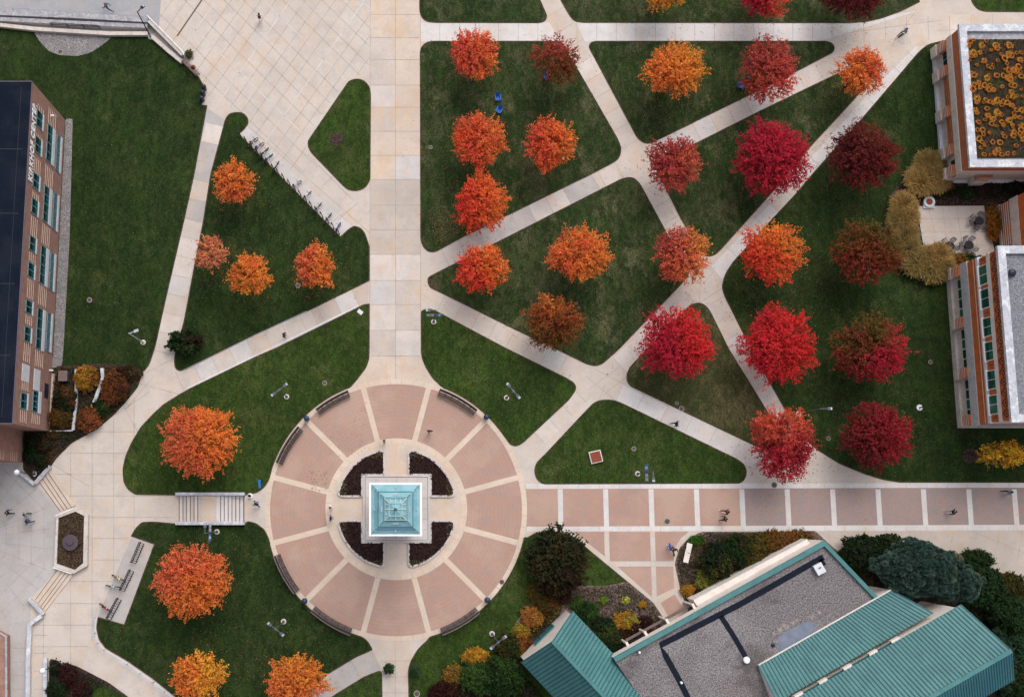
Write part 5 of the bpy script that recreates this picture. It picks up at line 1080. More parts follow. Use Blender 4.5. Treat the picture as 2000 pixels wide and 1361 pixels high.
rail([(70, 946), (102, 910)], .9, 'white handrail beside the upper steps', 'metal_light'); rail([(58, 1169), (87, 1199)], .9, 'pale handrail beside the lower steps', 'metal_light')
rail([(187, 1205), (187, 1235), (193, 1255), (205, 1268), (250, 1295), (300, 1331), (345, 1367)], .9, 'long curved handrail beside the lower left path', 'metal_light')
rail([(115, 1290), (150, 1303), (212, 1336), (252, 1364)], .9, 'dark handrail along the bottom left bed', 'metal_dark')
rail([(360, 725), (495, 659), (600, 610)], .9, 'thin handrail along the upper edge of the slanting path', 'metal_light', r=.02)
b = MB(); b.strip(PP([(186, 1205), (184, 1235), (190, 1257), (203, 1270), (248, 1297), (298, 1333), (343, 1369), (420, 1450)]), .38, .012, 'concrete_white'); struct(b.build('path_border'), 'pale border of the curved path')
b = MB(); b.strip(PP([(364, 760), (380, 752), (500, 694), (600, 646), (700, 598)]), .25, .012, 'concrete_white'); struct(b.build('path_border'), 'pale border of the slanting path')
b = MB(); wp = PP([(1005, 1222), (1020, 1200), (1045, 1172), (1062, 1156)]); c0 = wp[0].copy(); b.wall([p-c0 for p in wp], .22, 0, .25, 'dark_line', 'dark_line'); o = b.build('bed_edging'); o.location = c0; tag(o, 'dark timber edging between the lawn and the gable bed', 'edging')
# hexagonal planter
hexo = [(113, 1006), (154, 991), (174.6, 1005.5), (173, 1104), (146.5, 1119), (108.5, 1106)]; hexi = [(117, 1011), (150, 998.5), (167, 1007), (165, 1099), (149, 1112), (113.5, 1100)]
c0 = P(141, 1055); rt = empty('hexagonal_planter', c0, 0, 'hexagonal stone planter of dry plants between two flights of steps', 'planter')
b = MB(); O = [p-c0 for p in PP(hexo)]; I_ = [p-c0 for p in PP(hexi)]; n = 6; h_ = .55
vs = [(p.x, p.y, 0) for p in O]+[(p.x, p.y, h_) for p in O]+[(p.x, p.y, h_) for p in I_]+[(p.x, p.y, .3) for p in I_]
b.add(vs, [(k*6+i, k*6+(i+1) % 6, (k+1)*6+(i+1) % 6, (k+1)*6+i) for k in range(3) for i in range(6)], 'limestone'); b.build('rim', rt)
b = MB(); b.face([(p.x, p.y, .32) for p in I_], 'mulch'); b.build('soil', rt)
q = np.array([p for p in rng.uniform(-4, 4, (6000, 2)) if inside(p, [(v.x, v.y) for v in I_])])
c0_ = np.array([[0.17, 0.115, 0.055]])*rng.uniform(.3, 1.6, len(q))[:, None]; V, K = foliage_mesh('', np.stack([q[:, 0], q[:, 1], .36+rng.uniform(0, .2, len(q))], 1), np.tile([0, 0, 1.], (len(q), 1)), .10, c0_, seed=8, aspect=.25); mesh_quads('planting', V, K, rt)
rt = empty('fire_bowl', P(141, 1059), 0, 'round purple-brown metal bowl with raised lid inside the hexagonal planter', 'bowl')
b = MB(); b.lathe((0, 0, .3), [(.55, 0), (.82, .25), (.88, .42), (.84, .45), (.40, .52)], 'bowl', 28); b.build('bowl', rt, False)
b = MB(); b.lathe((.0, .12, .8), [(.42, 0), (.42, .12), (.36, .18), (.02, .2)], 'bowl', 24); b.build('lid', rt)
# round stone pit above patio
rt = empty('round_stone_pit', P(1812, 396), 0, 'round white stone surround with brown centre at the patio top', 'planter')
b = MB(); b.lathe((0, 0, 0), [(.62, 0), (.66, .42), (.38, .42), (.38, .3)], 'white_panel', 26); b.box((0, -.38, .12), (1.28, .7, .24), 'white_panel'); b.build('surround', rt)
b = MB(); b.lathe((0, 0, .25), [(.36, 0), (.36, .22), (.2, .24)], 'brick_maroon', 20); b.build('pot', rt)

# ------------------------------------------------------------------ patio furniture
def patio_table():
    rt = empty('patio_table', (0, 0, 0), 0, '', 'table')
    b = MB(); b.lathe((0, 0, .70), [(.50, 0), (.52, .02), (.52, .04), (.05, .045)], 'metal_dark', 24); b.build('table_top', rt)
    b = MB(); b.tube((0, 0, .02), (0, 0, .7), .05, .04, 'metal_dark', 8); b.build('pedestal', rt)
    b = MB(); b.lathe((0, 0, .0), [(.28, 0), (.26, .03)], 'metal_dark', 18); b.build('foot', rt); return rt
def patio_chair():
    rt = empty('patio_chair', (0, 0, 0), 0, '', 'chair')
    b = MB(); [b.box((0, -.2+k*.08, .44), (.46, .05, .02), 'metal_grey') for k in range(6)]; b.build('seat', rt)
    b = MB(); [b.box((0, .25+k*.02, .55+k*.08), (.44, .02, .05), 'metal_grey') for k in range(5)]; b.build('backrest', rt)
    for sx in (-1, 1):
        for sy in (-1, 1): b = MB(); b.tube((sx*.22, sy*.22, 0), (sx*.22, sy*.22+(.08 if sy > 0 else 0), .88 if sy > 0 else .44), .015, .015, 'metal_dark', 6); b.build('leg', rt)
        b = MB(); b.bar((sx*.25, -.2, .64), (sx*.25, .28, .66), .04, .025, 'metal_dark'); b.build('armrest', rt)
    return rt
t0, c0_ = patio_table(), patio_chair(); index_kids()
first = [True, True]
for (px, py, nm, chs) in ((1906, 435, 'by the long orange hedge', (75, 140, 190, 250, 320)), (1886, 482, 'in the lower middle of the patio', (60, 110, 175, 270, 330)), (1849, 484, 'overhung by the tan grasses', (60, 130, 350, 290))):
    b0 = P(px, py); o = t0 if first[0] else copy_tree(t0); first[0] = False; o.location = (b0.x, b0.y, .05); o['label'] = 'round black patio table '+nm; o['group'] = 'patio tables'
    for an in chs:
        o = c0_ if first[1] else copy_tree(c0_); first[1] = False; r = .78; o.location = (b0.x+r*math.cos(R_(an)), b0.y+r*math.sin(R_(an)), .05); o.rotation_euler = (0, 0, R_(an-90+random.uniform(-15, 15)))
        dn = {60: 'upper right', 75: 'top', 110: 'top', 130: 'upper left', 140: 'upper left', 175: 'left', 190: 'left', 250: 'bottom', 270: 'bottom', 290: 'bottom', 320: 'lower right', 330: 'right', 350: 'right'}[an]
        o['label'] = 'grey slatted chair %s of the table %s' % (dn, nm); o['group'] = 'patio chairs'

# lawn chairs
def lawn_chair():
    rt = empty('lawn_chair', (0, 0, 0), 0, '', 'chair')
    b = MB(); [b.box((0, -.28+k*.105, .34-k*.025), (.52, .09, .02), 'chair_blue') for k in range(6)]; b.build('seat', rt)
    b = MB(); M = Matrix.Rotation(R_(-25), 3, 'X'); [b.box((-.24+k*.12, .46, .58+.06*(1-abs(k-2)/2)), (.10, .02, .78+.12*(1-abs(k-2)/2)), 'chair_blue', M=M) for k in range(5)]; b.build('backrest', rt)
    for sx in (-1, 1):
        b = MB(); b.box((sx*.34, .05, .52), (.13, .78, .025), 'chair_blue'); b.build('armrest', rt)
        b = MB(); b.box((sx*.29, -.28, .26), (.03, .09, .52), 'chair_blue'); b.build('leg', rt); b = MB(); b.box((sx*.29, .25, .2), (.03, .09, .6), 'chair_blue', M=Matrix.Rotation(R_(-30), 3, 'X')); b.build('leg', rt)
    return rt
l0 = lawn_chair(); index_kids()
for i, (px, py, rz, lab) in enumerate(((972, 194, 5, 'bright blue lawn chair, upper one of the pair above the red-and-orange maple'), (974, 218, -25, 'bright blue lawn chair, lower one of the pair above the red-and-orange maple'), (1067, 153, 40, 'blue lawn chair under the thin muted-red maple'), (1446, 170, 70, 'blue lawn chair left of the tall muted-red maple'), (1466, 160, 100, 'blue lawn chair half under the tall muted-red maple'))):
    o = l0 if i == 0 else copy_tree(l0); o.location = P(px, py, 0)+Vector((0, 0, .03)); o.rotation_euler = (0, 0, R_(rz)); o.scale = (.85, .85, .85); o['label'] = lab; o['group'] = 'blue lawn chairs'

# ------------------------------------------------------------------ bicycles and racks
for nm, c in (('bike_black', (.015, .015, .02)), ('bike_blue', (.02, .05, .45)), ('bike_grey', (.12, .12, .14)), ('bike_teal', (.03, .18, .2)), ('bike_white', (.75, .75, .8)), ('bike_yellow', (.7, .6, .3)), ('bike_sky', (.35, .65, .8)), ('bike_red', (.35, .03, .03))): flat(nm, c, .4)
def bike(frame):
    rt = empty('bicycle', (0, 0, 0), 0, '', 'bicycle')
    for x in (-.52, .52):
        b = MB(); b.ring((x, 0, .34), .31, .040, 'rubber'); w_ = b.build('wheel', rt); b = MB(); [b.tube((x, 0, .34), (x+.3*math.cos(k*.785), 0, .34+.3*math.sin(k*.785)), .006, .006, 'metal_light', 4) for k in range(8)]; b.ring((x, 0, .34), .29, .014, 'metal_light', k=4); b.build('rim', w_)
    b = MB()
    for a, c in (((-.52, .34), (-.08, .32)), ((-.08, .32), (-.2, .78)), ((-.2, .74), (.36, .78)), ((-.08, .32), (.38, .68)), ((-.52, .34), (-.18, .72)), ((.52, .34), (.36, .85))): b.tube((a[0], 0, a[1]), (c[0], 0, c[1]), .036, .036, frame, 6)
    b.build('frame', rt)
    b = MB(); b.tube((.36, 0, .85), (.38, 0, .95), .018, .018, 'metal_dark', 6); b.tube((.38, -.28, .97), (.38, .28, .97), .018, .018, 'metal_dark', 6); b.build('handlebar', rt)
    b = MB(); b.tube((-.2, 0, .78), (-.22, 0, .9), .015, .015, 'metal_dark', 6); b.box((-.24, 0, .92), (.26, .13, .06), 'rubber'); b.build('saddle', rt)
    b = MB(); b.lathe((-.08, 0, .31), [(.09, 0), (.09, .02)], 'metal_dark', 12); b.box((-.08, 0, .32), (.05, .34, .03), 'metal_dark'); b.build('crank', rt); return rt
protos = {}
def place_bike(px, py, rz, col, lab, grp, lean=0):
    if col not in protos: o = protos[col] = bike(col); index_kids()
    else: o = copy_tree(protos[col])
    o.location = P(px, py); o.rotation_euler = (R_(lean), 0, R_(rz)); o['label'] = lab; o['group'] = grp
GB = 'bicycles parked in the diagonal row'
for (zx, zy, rz, col, lab) in ((255, 232, 42, 'bike_black', 'black bicycle, topmost in the diagonal row'), (318, 285, 40, 'bike_blue', 'blue-framed bicycle near the top of the diagonal row'), (370, 338, 46, 'bike_grey', 'grey bicycle between the blue and the teal one'),
    (412, 405, 42, 'bike_teal', 'teal bicycle in the upper cluster of the diagonal row'), (500, 500, 62, 'bike_black', 'large dark bicycle tilted at the end of the upper cluster'), (728, 705, 38, 'bike_white', 'white bicycle with dark saddle in the middle of the diagonal row'),
    (836, 815, 40, 'bike_white', 'silvery white bicycle with dark wheels, second below the middle'), (958, 950, 50, 'bike_teal', 'dark teal bicycle third from the bottom of the diagonal row'), (1075, 1070, 55, 'bike_grey', 'grey bicycle next to the lowest one'), (1192, 1185, 65, 'bike_blue', 'dark blue bicycle at the bottom end of the diagonal row')):
    place_bike(450+zx/5.67, 240+zy/5.67, rz, col, lab, GB, random.choice((-6, 5, 9)))
place_bike(233, 1128, -25, 'bike_yellow', 'white and yellow bicycle at the middle rack', 'bicycles at the three wave racks')
place_bike(222, 1144, -8, 'bike_sky', 'light blue bicycle at the middle rack', 'bicycles at the three wave racks')
place_bike(208, 1186, -35, 'bike_red', 'dark red bicycle at the lowest rack', 'bicycles at the three wave racks')
b = MB(); n = 10
for i in range(n):
    a0, a1 = math.pi*i/n, math.pi*(i+1)/n; b.tube((.32*math.cos(a0), 0, .5+.35*math.sin(a0)), (.32*math.cos(a1), 0, .5+.35*math.sin(a1)), .05, .05, 'metal_dark', 6)
for sg in (-1, 1): b.tube((sg*.32, 0, 0), (sg*.32, 0, .5), .05, .05, 'metal_dark', 6); b.lathe((sg*.32, 0, 0), [(.08, 0), (.08, .02)], 'metal_dark', 8)
hoop = b.build('bike_hoop'); hoop['category'] = 'bike rack'; hoop['label'] = 'dark steel bike hoop in the diagonal row at the lawn edge'; hoop['group'] = 'bike hoops in the diagonal row'
hz = [(110, 140), (170, 195), (230, 255), (290, 312), (345, 368), (405, 428), (470, 495), (525, 547), (585, 603), (650, 667), (708, 725), (770, 786), (832, 850), (890, 908), (950, 965), (1010, 1025), (1075, 1087), (1132, 1143), (1192, 1207)]
for i, (x, y) in enumerate(hz):
    o = hoop if i == 0 else hoop.copy()
    if i: C.objects.link(o)
    o.location = P(450+x/5.67, 240+y/5.67); o.rotation_euler = (0, 0, R_(-63))
for (a, c, lab) in (((278, 1060), (262, 1098), 'long black bike rack nearest the stairs, empty'), ((258, 1114), (240, 1152), 'long black bike rack in the middle, with two bicycles'), ((234, 1169), (214, 1207), 'long black bike rack at the bottom, with a dark red bicycle')):
    A, B_ = P(*a), P(*c); rt = empty('bike_rack', A, math.atan2(B_.y-A.y, B_.x-A.x), lab, 'bike rack', 'long bike racks on the concrete pad'); L = (B_-A).length
    b = MB()
    for yy in (-.22, .22): b.tube((0, yy, .10), (L, yy, .10), .045, .045, 'metal_dark', 6)
    b.tube((0, -.22, .8), (L, -.22, .8), .045, .045, 'metal_dark', 6); b.build('rails', rt)
    b = MB(); n = 9
    for k in range(n+1):
        x = L*k/n; b.tube((x, -.22, .8), (x, .22, .5), .022, .022, 'metal_dark', 6); b.tube((x, .22, .5), (x, .22, .1), .022, .022, 'metal_dark', 6)
    b.build('loops', rt); b = MB(); b.tube((0, -.22, 0), (0, -.22, .8), .05, .05, 'metal_dark', 8); b.tube((L, -.22, 0), (L, -.22, .8), .05, .05, 'metal_dark', 8); b.build('posts', rt)

# ------------------------------------------------------------------ brick hall (left)
A0 = P(127, 234); A1 = P(95, 842); ZH = 11.4
dr = (A1-A0).normalized(); nrm = Vector((-dr.y, dr.x, 0));  nrm = nrm if nrm.x > 0 else -nrm
rt = empty('brick_hall', (A1.x, A1.y, 0), 0, 'long brown brick hall with dark flat roof and white lettering, at the left edge', 'building'); OA = Vector((A1.x, A1.y, 0))
def fp(px, py):   # facade: photo point -> distance along wall from A1 northwards, height
    r = ray(px, py); o = Vector((0, 0, H)); t_ = (A1-o).dot(nrm)/r.dot(nrm); q = o+r*t_
    return (q-A1).dot(-dr), q.z
def fw(s_, z, out=0): q = A1-dr*s_+nrm*out-OA; return Vector((q.x, q.y, z))
LEN = (A1-A0).length
b = MB(); back = 16
c = [fw(0, 0), fw(LEN, 0), fw(LEN, 0)+Vector((-back, 0, 0)), fw(0, 0)+Vector((-back, 0, 0))]
b.prism([(p.x, p.y) for p in c], 0, ZH, 'brick_wall'); b.build('wall', rt)
A2 = P(46, 842); A3 = P(46, 903)
b = MB(); c = [(A2.x-OA.x, A2.y-OA.y+1.5), (A3.x-OA.x, A3.y-OA.y), (A3.x-OA.x-14, A3.y-OA.y), (A2.x-OA.x-14, A2.y-OA.y+1.5)]; b.prism(c, 0, ZH, 'brick_wall')
for z in (2.2, 2.8, 3.4, 4.0, 6.3, 7.0, 8.6, 9.1): b.prism([(c[0][0]+.02, -.35), (c[1][0]+.02, c[1][1]+.02), (c[1][0]-.3, c[1][1]+.02), (c[1][0]-.3, -.35)], z, z+.06, 'stone_band')
b.build('annex_wall', rt)
b = MB(); c = [fw(-.02, 0, .02), fw(LEN, 0, .02), fw(LEN, 0)+Vector((-back, .02, 0)), fw(0, 0)+Vector((-back, 0, 0))]; b.prism([(p.x, p.y) for p in c], ZH+.005, ZH+.12, 'roof_edge', 'roof_membrane')
b.prism([(fw(.5, 0, -.5).x, fw(.5, 0, -.5).y), (fw(LEN-.5, 0, -.5).x, fw(LEN-.5, 0, -.5).y), (fw(LEN-.5, 0, -back+.5).x, fw(LEN-.5, 0).y), (fw(.5, 0, -back+.5).x, fw(.5, 0).y)], ZH+.12, ZH+.14, 'roof_membrane')
for s_ in (7, 14.5, 22, 29): b.bar(fw(s_, ZH+.15, -.6), fw(s_, ZH+.15, -14), .10, .02, 'roof_line')
for o_ in (1.1, 5.2, 9.3): b.bar(fw(.6, ZH+.148, -o_), fw(LEN-.6, ZH+.148, -o_), .05, .02, 'roof_line')
ce = [fw(-.02, 0, .03), fw(LEN, 0, .03)]; b.bar(ce[0]+Vector((0, 0, ZH+.13)), ce[1]+Vector((0, 0, ZH+.13)), .10, .06, 'roof_edge'); b.bar(fw(0, ZH+.13), fw(0, ZH+.13)+Vector((-14, 0, 0)), .10, .06, 'roof_edge'); b.bar(fw(LEN, ZH+.13), fw(LEN, ZH+.13)+Vector((-14, 0, 0)), .10, .06, 'roof_edge')
b.build('roof', rt)
def fbox(b, s0, s1, z0, z1, out, mat, th=.06):
    p = [fw(s0, 0, out-th), fw(s1, 0, out-th), fw(s1, 0, out), fw(s0, 0, out)]; b.prism([(q.x, q.y) for q in p], z0, z1, mat)
def window(y0, y1, xt, z0, z1, kind):
    s1 = fp(xt, y0)[0]; s0 = fp(xt, y1)[0]
    f = MB(); mid = (s0+s1)/2
    if kind == 'panel': fbox(f, s0, s1, z0, z1, .05, 'white_panel'); f.build('louvre_panel', rt); return
    if kind == 'dark': fbox(f, s0, s1, z0, z1, .05, 'bin_dark'); f.build('vent_panel', rt); return
    sill = .3 if kind == 'small' else (z1-z0)*(.34 if kind == 'big' else .30)
    zg = z0+sill
    for (a, c) in ((s0, s0+.08), (s1-.08, s1), (mid-.04, mid+.04)): fbox(f, a, c, zg, z1, .08, 'frame_teal', .1)
    fbox(f, s0, s1, z1-.08, z1, .075, 'frame_teal', .1); fbox(f, s0, s1, zg, zg+.07, .075, 'frame_teal', .1)
    if kind != 'small':
        for k in (1, 3): q = s0+(s1-s0)*k/4; fbox(f, q-.03, q+.03, zg, z1, .07, 'frame_teal', .1)
    w_ = f.build('window', rt)
    g_ = MB(); fbox(g_, s0+.02, s1-.02, zg+.01, z1-.01, .05, 'glass_teal' if kind == 'low' else 'glass_dark', .06)
    if kind == 'small': fbox(g_, s0+.1, s1-.1, zg+.08, zg+(z1-zg)*.45, .055, 'glass_teal', .03)
    if kind == 'big': fbox(g_, s0+.1, s1-.1, zg+.08, zg+(z1-zg)*.5, .055, 'glass_teal', .03)
    g_.build('pane', w_)
    g_ = MB(); fbox(g_, s0-.03, s1+.03, z0, zg-.005, .12, 'white_panel', .16); g_.build('sill', w_)
for y0, y1, x in ((217, 250, 76), (268, 300, 73), (340, 370, 70), (389, 420, 67), (462, 492, 63), (514, 544, 61), (587, 614, 57), (639, 669, 55), (768, 800, 49)): window(y0, y1, x, 7.4, 9.6, 'small')
window(712, 746, 51, 7.4, 9.6, 'panel')
for y0, y1, x in ((248, 322, 100), (368, 440, 95), (484, 560, 89), (605, 686, 83)): window(y0, y1, x, 3.3, 5.9, 'big')
for y0, y1, x in ((267, 340, 117), (382, 455, 113), (497, 572, 107), (614, 690, 102)): window(y0, y1, x, .8, 2.6, 'low')
window(724, 765, 79, 3.9, 5.9, 'panel'); window(766, 808, 79, 3.3, 5.9, 'big'); window(752, 780, 99, .9, 2.2, 'dark')
b = MB()
def bands(ya, yb, x, zs):
    s1, s0 = fp(x, ya)[0], fp(x, yb)[0]
    for z in zs: fbox(b, s0, s1, z, z+.055, .03, 'stone_band', .04)
U = (7.5, 8.1, 8.7, 9.3); M_ = (3.3, 3.9, 4.5, 5.1, 5.7)
for ya, yb in ((190, 216), (251, 267), (301, 339), (371, 388), (421, 461), (493, 513), (545, 586), (615, 638), (670, 711), (747, 767), (801, 829)): bands(ya, yb, 62, U)
for ya, yb in ((205, 243), (324, 366), (442, 482), (562, 603), (688, 723), (810, 833)): bands(ya, yb, 92, M_)
b.build('stone_bands', rt)
cu = bpy.data.curves.new('lettering', 'FONT'); cu.body = 'KIRKHOF CENTER'; cu.size = 1.35; cu.extrude = .03; cu.space_character = 1.12; cu.offset = 0.05
to = bpy.data.objects.new('tmp', cu); C.objects.link(to); bpy.context.view_layer.update()
me = bpy.data.meshes.new_from_object(to.evaluated_get(bpy.context.evaluated_depsgraph_get())); bpy.data.objects.remove(to)
me.materials.clear(); me.materials.append(MAT['white_paint'])
sK = fp(62, 357)[0]; sR = fp(68, 203)[0]; xs = [v.co.x for v in me.vertices]; k = (sR-sK)/(max(xs)-min(xs)); x0 = min(xs)
for v in me.vertices:
    x, y, z = v.co; q = fw(sK+(x-x0)*k, 9.95+y*1.12, 0.06+z*.8); v.co = q
lo = bpy.data.objects.new('lettering', me); C.objects.link(lo); lo.parent = rt
for (px, py) in ((99, 226), (97, 723)):
    s_, z = fp(px, py); b = MB(); q = fw(s_, z, .15); b.box(q, (.5, .16, .2), 'lens_white'); b.build('wall_light', rt)
# ground kiosk at lower left and dark cabinet
b = MB(); q = PP([(-60, 1200), (20, 1240), (21, 1420), (-60, 1420)]); c0 = q[0].copy(); b.prism([(p.x-c0.x, p.y-c0.y) for p in q], 0, 1.2, 'brick_wall', 'brick_wall'); b.wall([q[0]-c0+Vector((.5, 0, 0)), q[1]-c0, q[2]-c0], .22, 1.2, 1.32, 'limestone_grey'); o = b.build('brick_enclosure'); o.location = c0; tag(o, 'low brown brick structure at the lower left edge', 'enclosure')
rt2 = empty('utility_cabinet', P(128, 736), 0, 'grey utility cabinet beside the brick hall', 'cabinet'); b = MB(); b.box((0, 0, .5), (.95, 1.1, 1.0), 'metal_grey'); b.build('body', rt2); b = MB(); b.box((0, 0, 1.02), (1.02, 1.18, .05), 'wood_brown'); b.build('lid', rt2)

# ------------------------------------------------------------------ planted-roof building (upper right)
a = P(1820.5, 99); c = P(1838, 357.5); X0, Y1, Y0 = a.x, a.y, c.y; XE = X0+26
rt = empty('planted_roof_building', (X0, Y0, 0), 0, 'orange brick and limestone building with a planted roof of golden clumps', 'building')
def stack(rt, X0, Y0, Y1, XE, layers, name):
    b = MB()
    for z0, z1, off, mat in layers:
        b.prism([(-off, -off), (XE-X0, -off), (XE-X0, Y1-Y0+off), (-off, Y1-Y0+off)], z0, z1-.003, mat)
    return b.build(name, rt)
ZP = 6.3
stack(rt, X0, Y0, Y1, XE, [(0, .45, .12, 'white_panel'), (.45, 3.2, -.25, 'limestone'), (3.2, 4.35, .0, 'limestone'), (4.35, 4.45, .04, 'cream'), (4.45, ZP, -.05, 'brick_rust')], 'wall')
for i, py in enumerate((100, 148, 226, 300, 355)):
    q = P(1838, py, 1.5); y = max(min(q.y-Y0, Y1-Y0-.6), .6)
    b = MB(); b.box((-.02, y, 1.1), (.9, 1.3, 1.3), 'limestone'); b.box((.03, y, 2.45), (.75, 1.2, 1.4), 'brick_rust')
    for k in range(4): b.box((.03, y, 1.95+k*.34), (.77, 1.22, .10), 'cream')
    b.build('pier', rt)
for i in range(3):
    x = 3.5+i*8; b = MB(); b.box((x, -.02, 1.1), (1.5, .9, 1.3), 'limestone'); b.box((x, .03, 2.45), (1.4, .75, 1.4), 'brick_rust')
    for k in range(4): b.box((x, .03, 1.95+k*.34), (1.42, .77, .10), 'cream')
    b.build('pier', rt)
for py in (118, 184, 262, 330):
    q = P(1842, py, 2.4); y = q.y-Y0; hw_ = 1.1 if py < 150 else (1.5 if py < 300 else 1.1); b = MB(); b.box((.22, y, 2.5), (.1, hw_*2, 1.1), 'cream'); w_ = b.build('window', rt)
    b = MB(); b.box((.16, y, 2.5), (.04, hw_*2-.2, .95), 'glass_dark'); b.box((.15, y, 2.5), (.05, .07, .97), 'frame_teal'); b.build('pane', w_)
    if 150 < py < 300:
        b = MB(); [b.box((.02, y, 2.2+k*.35), (.12, hw_*2+.9, .16), 'brick_rust') for k in range(3)]; b.build('brick_course', rt)
b = MB()
for (x0, y0, x1, y1) in ((-.22, -.22, XE-X0, .62), (-.22, Y1-Y0-.62, XE-X0, Y1-Y0+.22), (-.22, .62, .62, Y1-Y0-.62)): b.prism([(x0, y0), (x1, y0), (x1, y1), (x0, y1)], ZP, ZP+.35, 'coping')
b.build('parapet', rt)
b = MB(); b.prism([(.62, .62), (XE-X0, .62), (XE-X0, Y1-Y0-.62), (.62, Y1-Y0-.62)], ZP-.3, ZP, 'coping', 'limestone_grey'); b.build('roof_deck', rt)
sa = P(1888, 78, ZP); sb = P(1904, 309, ZP); bx0, by1, by0 = sa.x-X0, sa.y-Y0, sb.y-Y0
bm_ = MB(); multi_mat('sedum', (0.048, 0.034, 0.020), [((0.018, 0.014, 0.010), 1.2, 0.42, 0.6, I3, 0.8), ((0.10, 0.05, 0.04), 4, 0.5, 0.66, I3, 0.7), ((0.04, 0.05, 0.015), 0.6, 0.5, 0.65, I3, 0.7)], bump=.8)
bm_.prism([(bx0, by0), (XE-X0-1, by0), (XE-X0-1, by1), (bx0, by1)], ZP+.004, ZP+.12, 'mulch', 'sedum'); bm_.build('planting_bed', rt)
g = np.random.default_rng(12); n = 9000; q = np.stack([g.uniform(bx0+.05, 12, n), g.uniform(by0+.05, by1-.05, n)], 1); nz = np.sin(q[:, 0]*.9)+np.sin(q[:, 1]*.8+1)+np.sin(q[:, 0]*.5+q[:, 1]*.6)
cols_ = np.array([(0.055, 0.028, 0.026), (0.045, 0.032, 0.018), (0.035, 0.036, 0.012), (0.075, 0.05, 0.02), (0.10, 0.085, 0.02)]); ix = np.clip(((nz+3)/6*5+g.normal(0, .8, n)).astype(int), 0, 4)
V, K = foliage_mesh('', np.stack([q[:, 0], q[:, 1], ZP+.12+.10*g.random(n)], 1), np.tile([0, 0, 1.], (n, 1)), .08, cols_[ix]*g.uniform(.4, 1.5, n)[:, None], seed=3); o = mesh_quads('sedum_cover', V, K, rt); o['kind'] = 'stuff'
# golden clumps on the roof
def clump(seed):
    g = np.random.default_rng(seed); n = 230; a = g.uniform(0, 6.283, n); r = g.normal(.26-.02*(seed % 3), .030+.018*(seed % 4), n)*(1+.12*np.sin(2*a+seed)); pos = np.stack([np.cos(a)*r, np.sin(a)*r, .12+.10*g.random(n)], 1)
    c = np.array([[0.72, 0.30*(1.15 if seed % 3 == 0 else .95), 0.05]])*g.uniform(.6, 1.2, n)[:, None]; c[:, 1] *= g.uniform(.7, 1.3, n); nr = np.stack([np.cos(a), np.sin(a), np.full(n, 1.2)], 1)
    n2 = 50; a2 = g.uniform(0, 6.28, n2); r2 = g.uniform(0, .14, n2); p2 = np.stack([np.cos(a2)*r2, np.sin(a2)*r2, .08+.08*g.random(n2)], 1); c2 = np.array([[0.09, 0.035, 0.035]])*g.uniform(.5, 1.5, n2)[:, None]
    V, K = foliage_mesh('', np.concatenate([pos, p2]), np.concatenate([nr, np.tile([0, 0, 1.], (n2, 1))]), .055, np.concatenate([c, c2]), seed=seed, jitter=.4, aspect=.5); o = mesh_quads('golden_clump', V, K)
    tag(o, 'golden ring-shaped plant clump on the planted roof', 'plant', 'golden clumps on the planted roof'); return o
cl = [clump(900+i) for i in range(5)]; g = random.Random(5)
zoomA = [(800,230),(745,260),(730,330),(800,440),(770,480),(830,490),(740,555),(905,430),(930,325),(1000,250),(1150,320),(1165,360),(1080,395),(1240,460),(1180,555),(1285,525),(1325,600),(965,560),(855,625),(1030,650),(1080,670),(1105,630),(1380,415),(1345,470),(1395,480),(1475,440),(1545,435),(1530,545),(1360,320),(1505,655),(1300,695),(1345,705),(1430,705),(1480,730),(1525,735),(780,750),(810,785),(1035,785),(1015,830),(1165,790),(1265,790),(1325,825),(1370,800),(1375,850),(1460,820),(1545,805),(810,935),(880,905),(910,975),(970,940),(1055,945),(1040,1010),(1110,1015),(1250,965),(1385,940),(1440,950),(1545,1010),(1390,1045),(1415,1115),(1480,1110),(1330,1125),(1565,1115),(850,1210),(860,1150),(960,1210),(1000,1180),(1055,1200),(1105,1225),(1160,1190),(1240,1250),(1265,1200),(1325,1215),(1400,1260),(830,1330),(1010,1305),(1180,1360),(790,1000)]
zoomB = [(1025,215),(1170,175),(1245,205),(980,280),(880,320),(855,165),(1105,270),(1080,345),(1160,380),(1245,320),(1270,360),(1360,290),(1430,180),(1470,130),(1525,245),(1410,370),(1550,130),(860,440),(940,440),(955,505),(1050,480),(1260,495),(1285,545),(885,575),(935,630),(975,680),(915,715),(1100,630),(1215,635),(1420,530),(1530,375),(1575,380),(1540,440),(1520,490),(1580,500),(1535,540),(1580,580),(1465,685),(965,820),(1060,825),(1130,800),(1190,750),(1240,825),(1330,805),(1430,805),(1445,235),(1430,470)]
pts = [(1800+x/8, 50+y/8) for x, y in zoomA]+[(1800+x/8, 200+y/8) for x, y in zoomB]
k = 0
while k < 14:
    p = (g.uniform(2006, 2050), g.uniform(80, 308)); pts.append(p); k += 1
for i, (px, py) in enumerate(pts):
    if i < 5: o = cl[i]
    else: o = cl[i % 5].copy(); C.objects.link(o)
    s_ = g.uniform(.50, 1.15); q = P(px, py, ZP+.20); o.location = q; o.rotation_euler = (0, 0, g.uniform(0, 6.28)); o.scale = (s_, s_*g.uniform(.8, 1.15), 1)

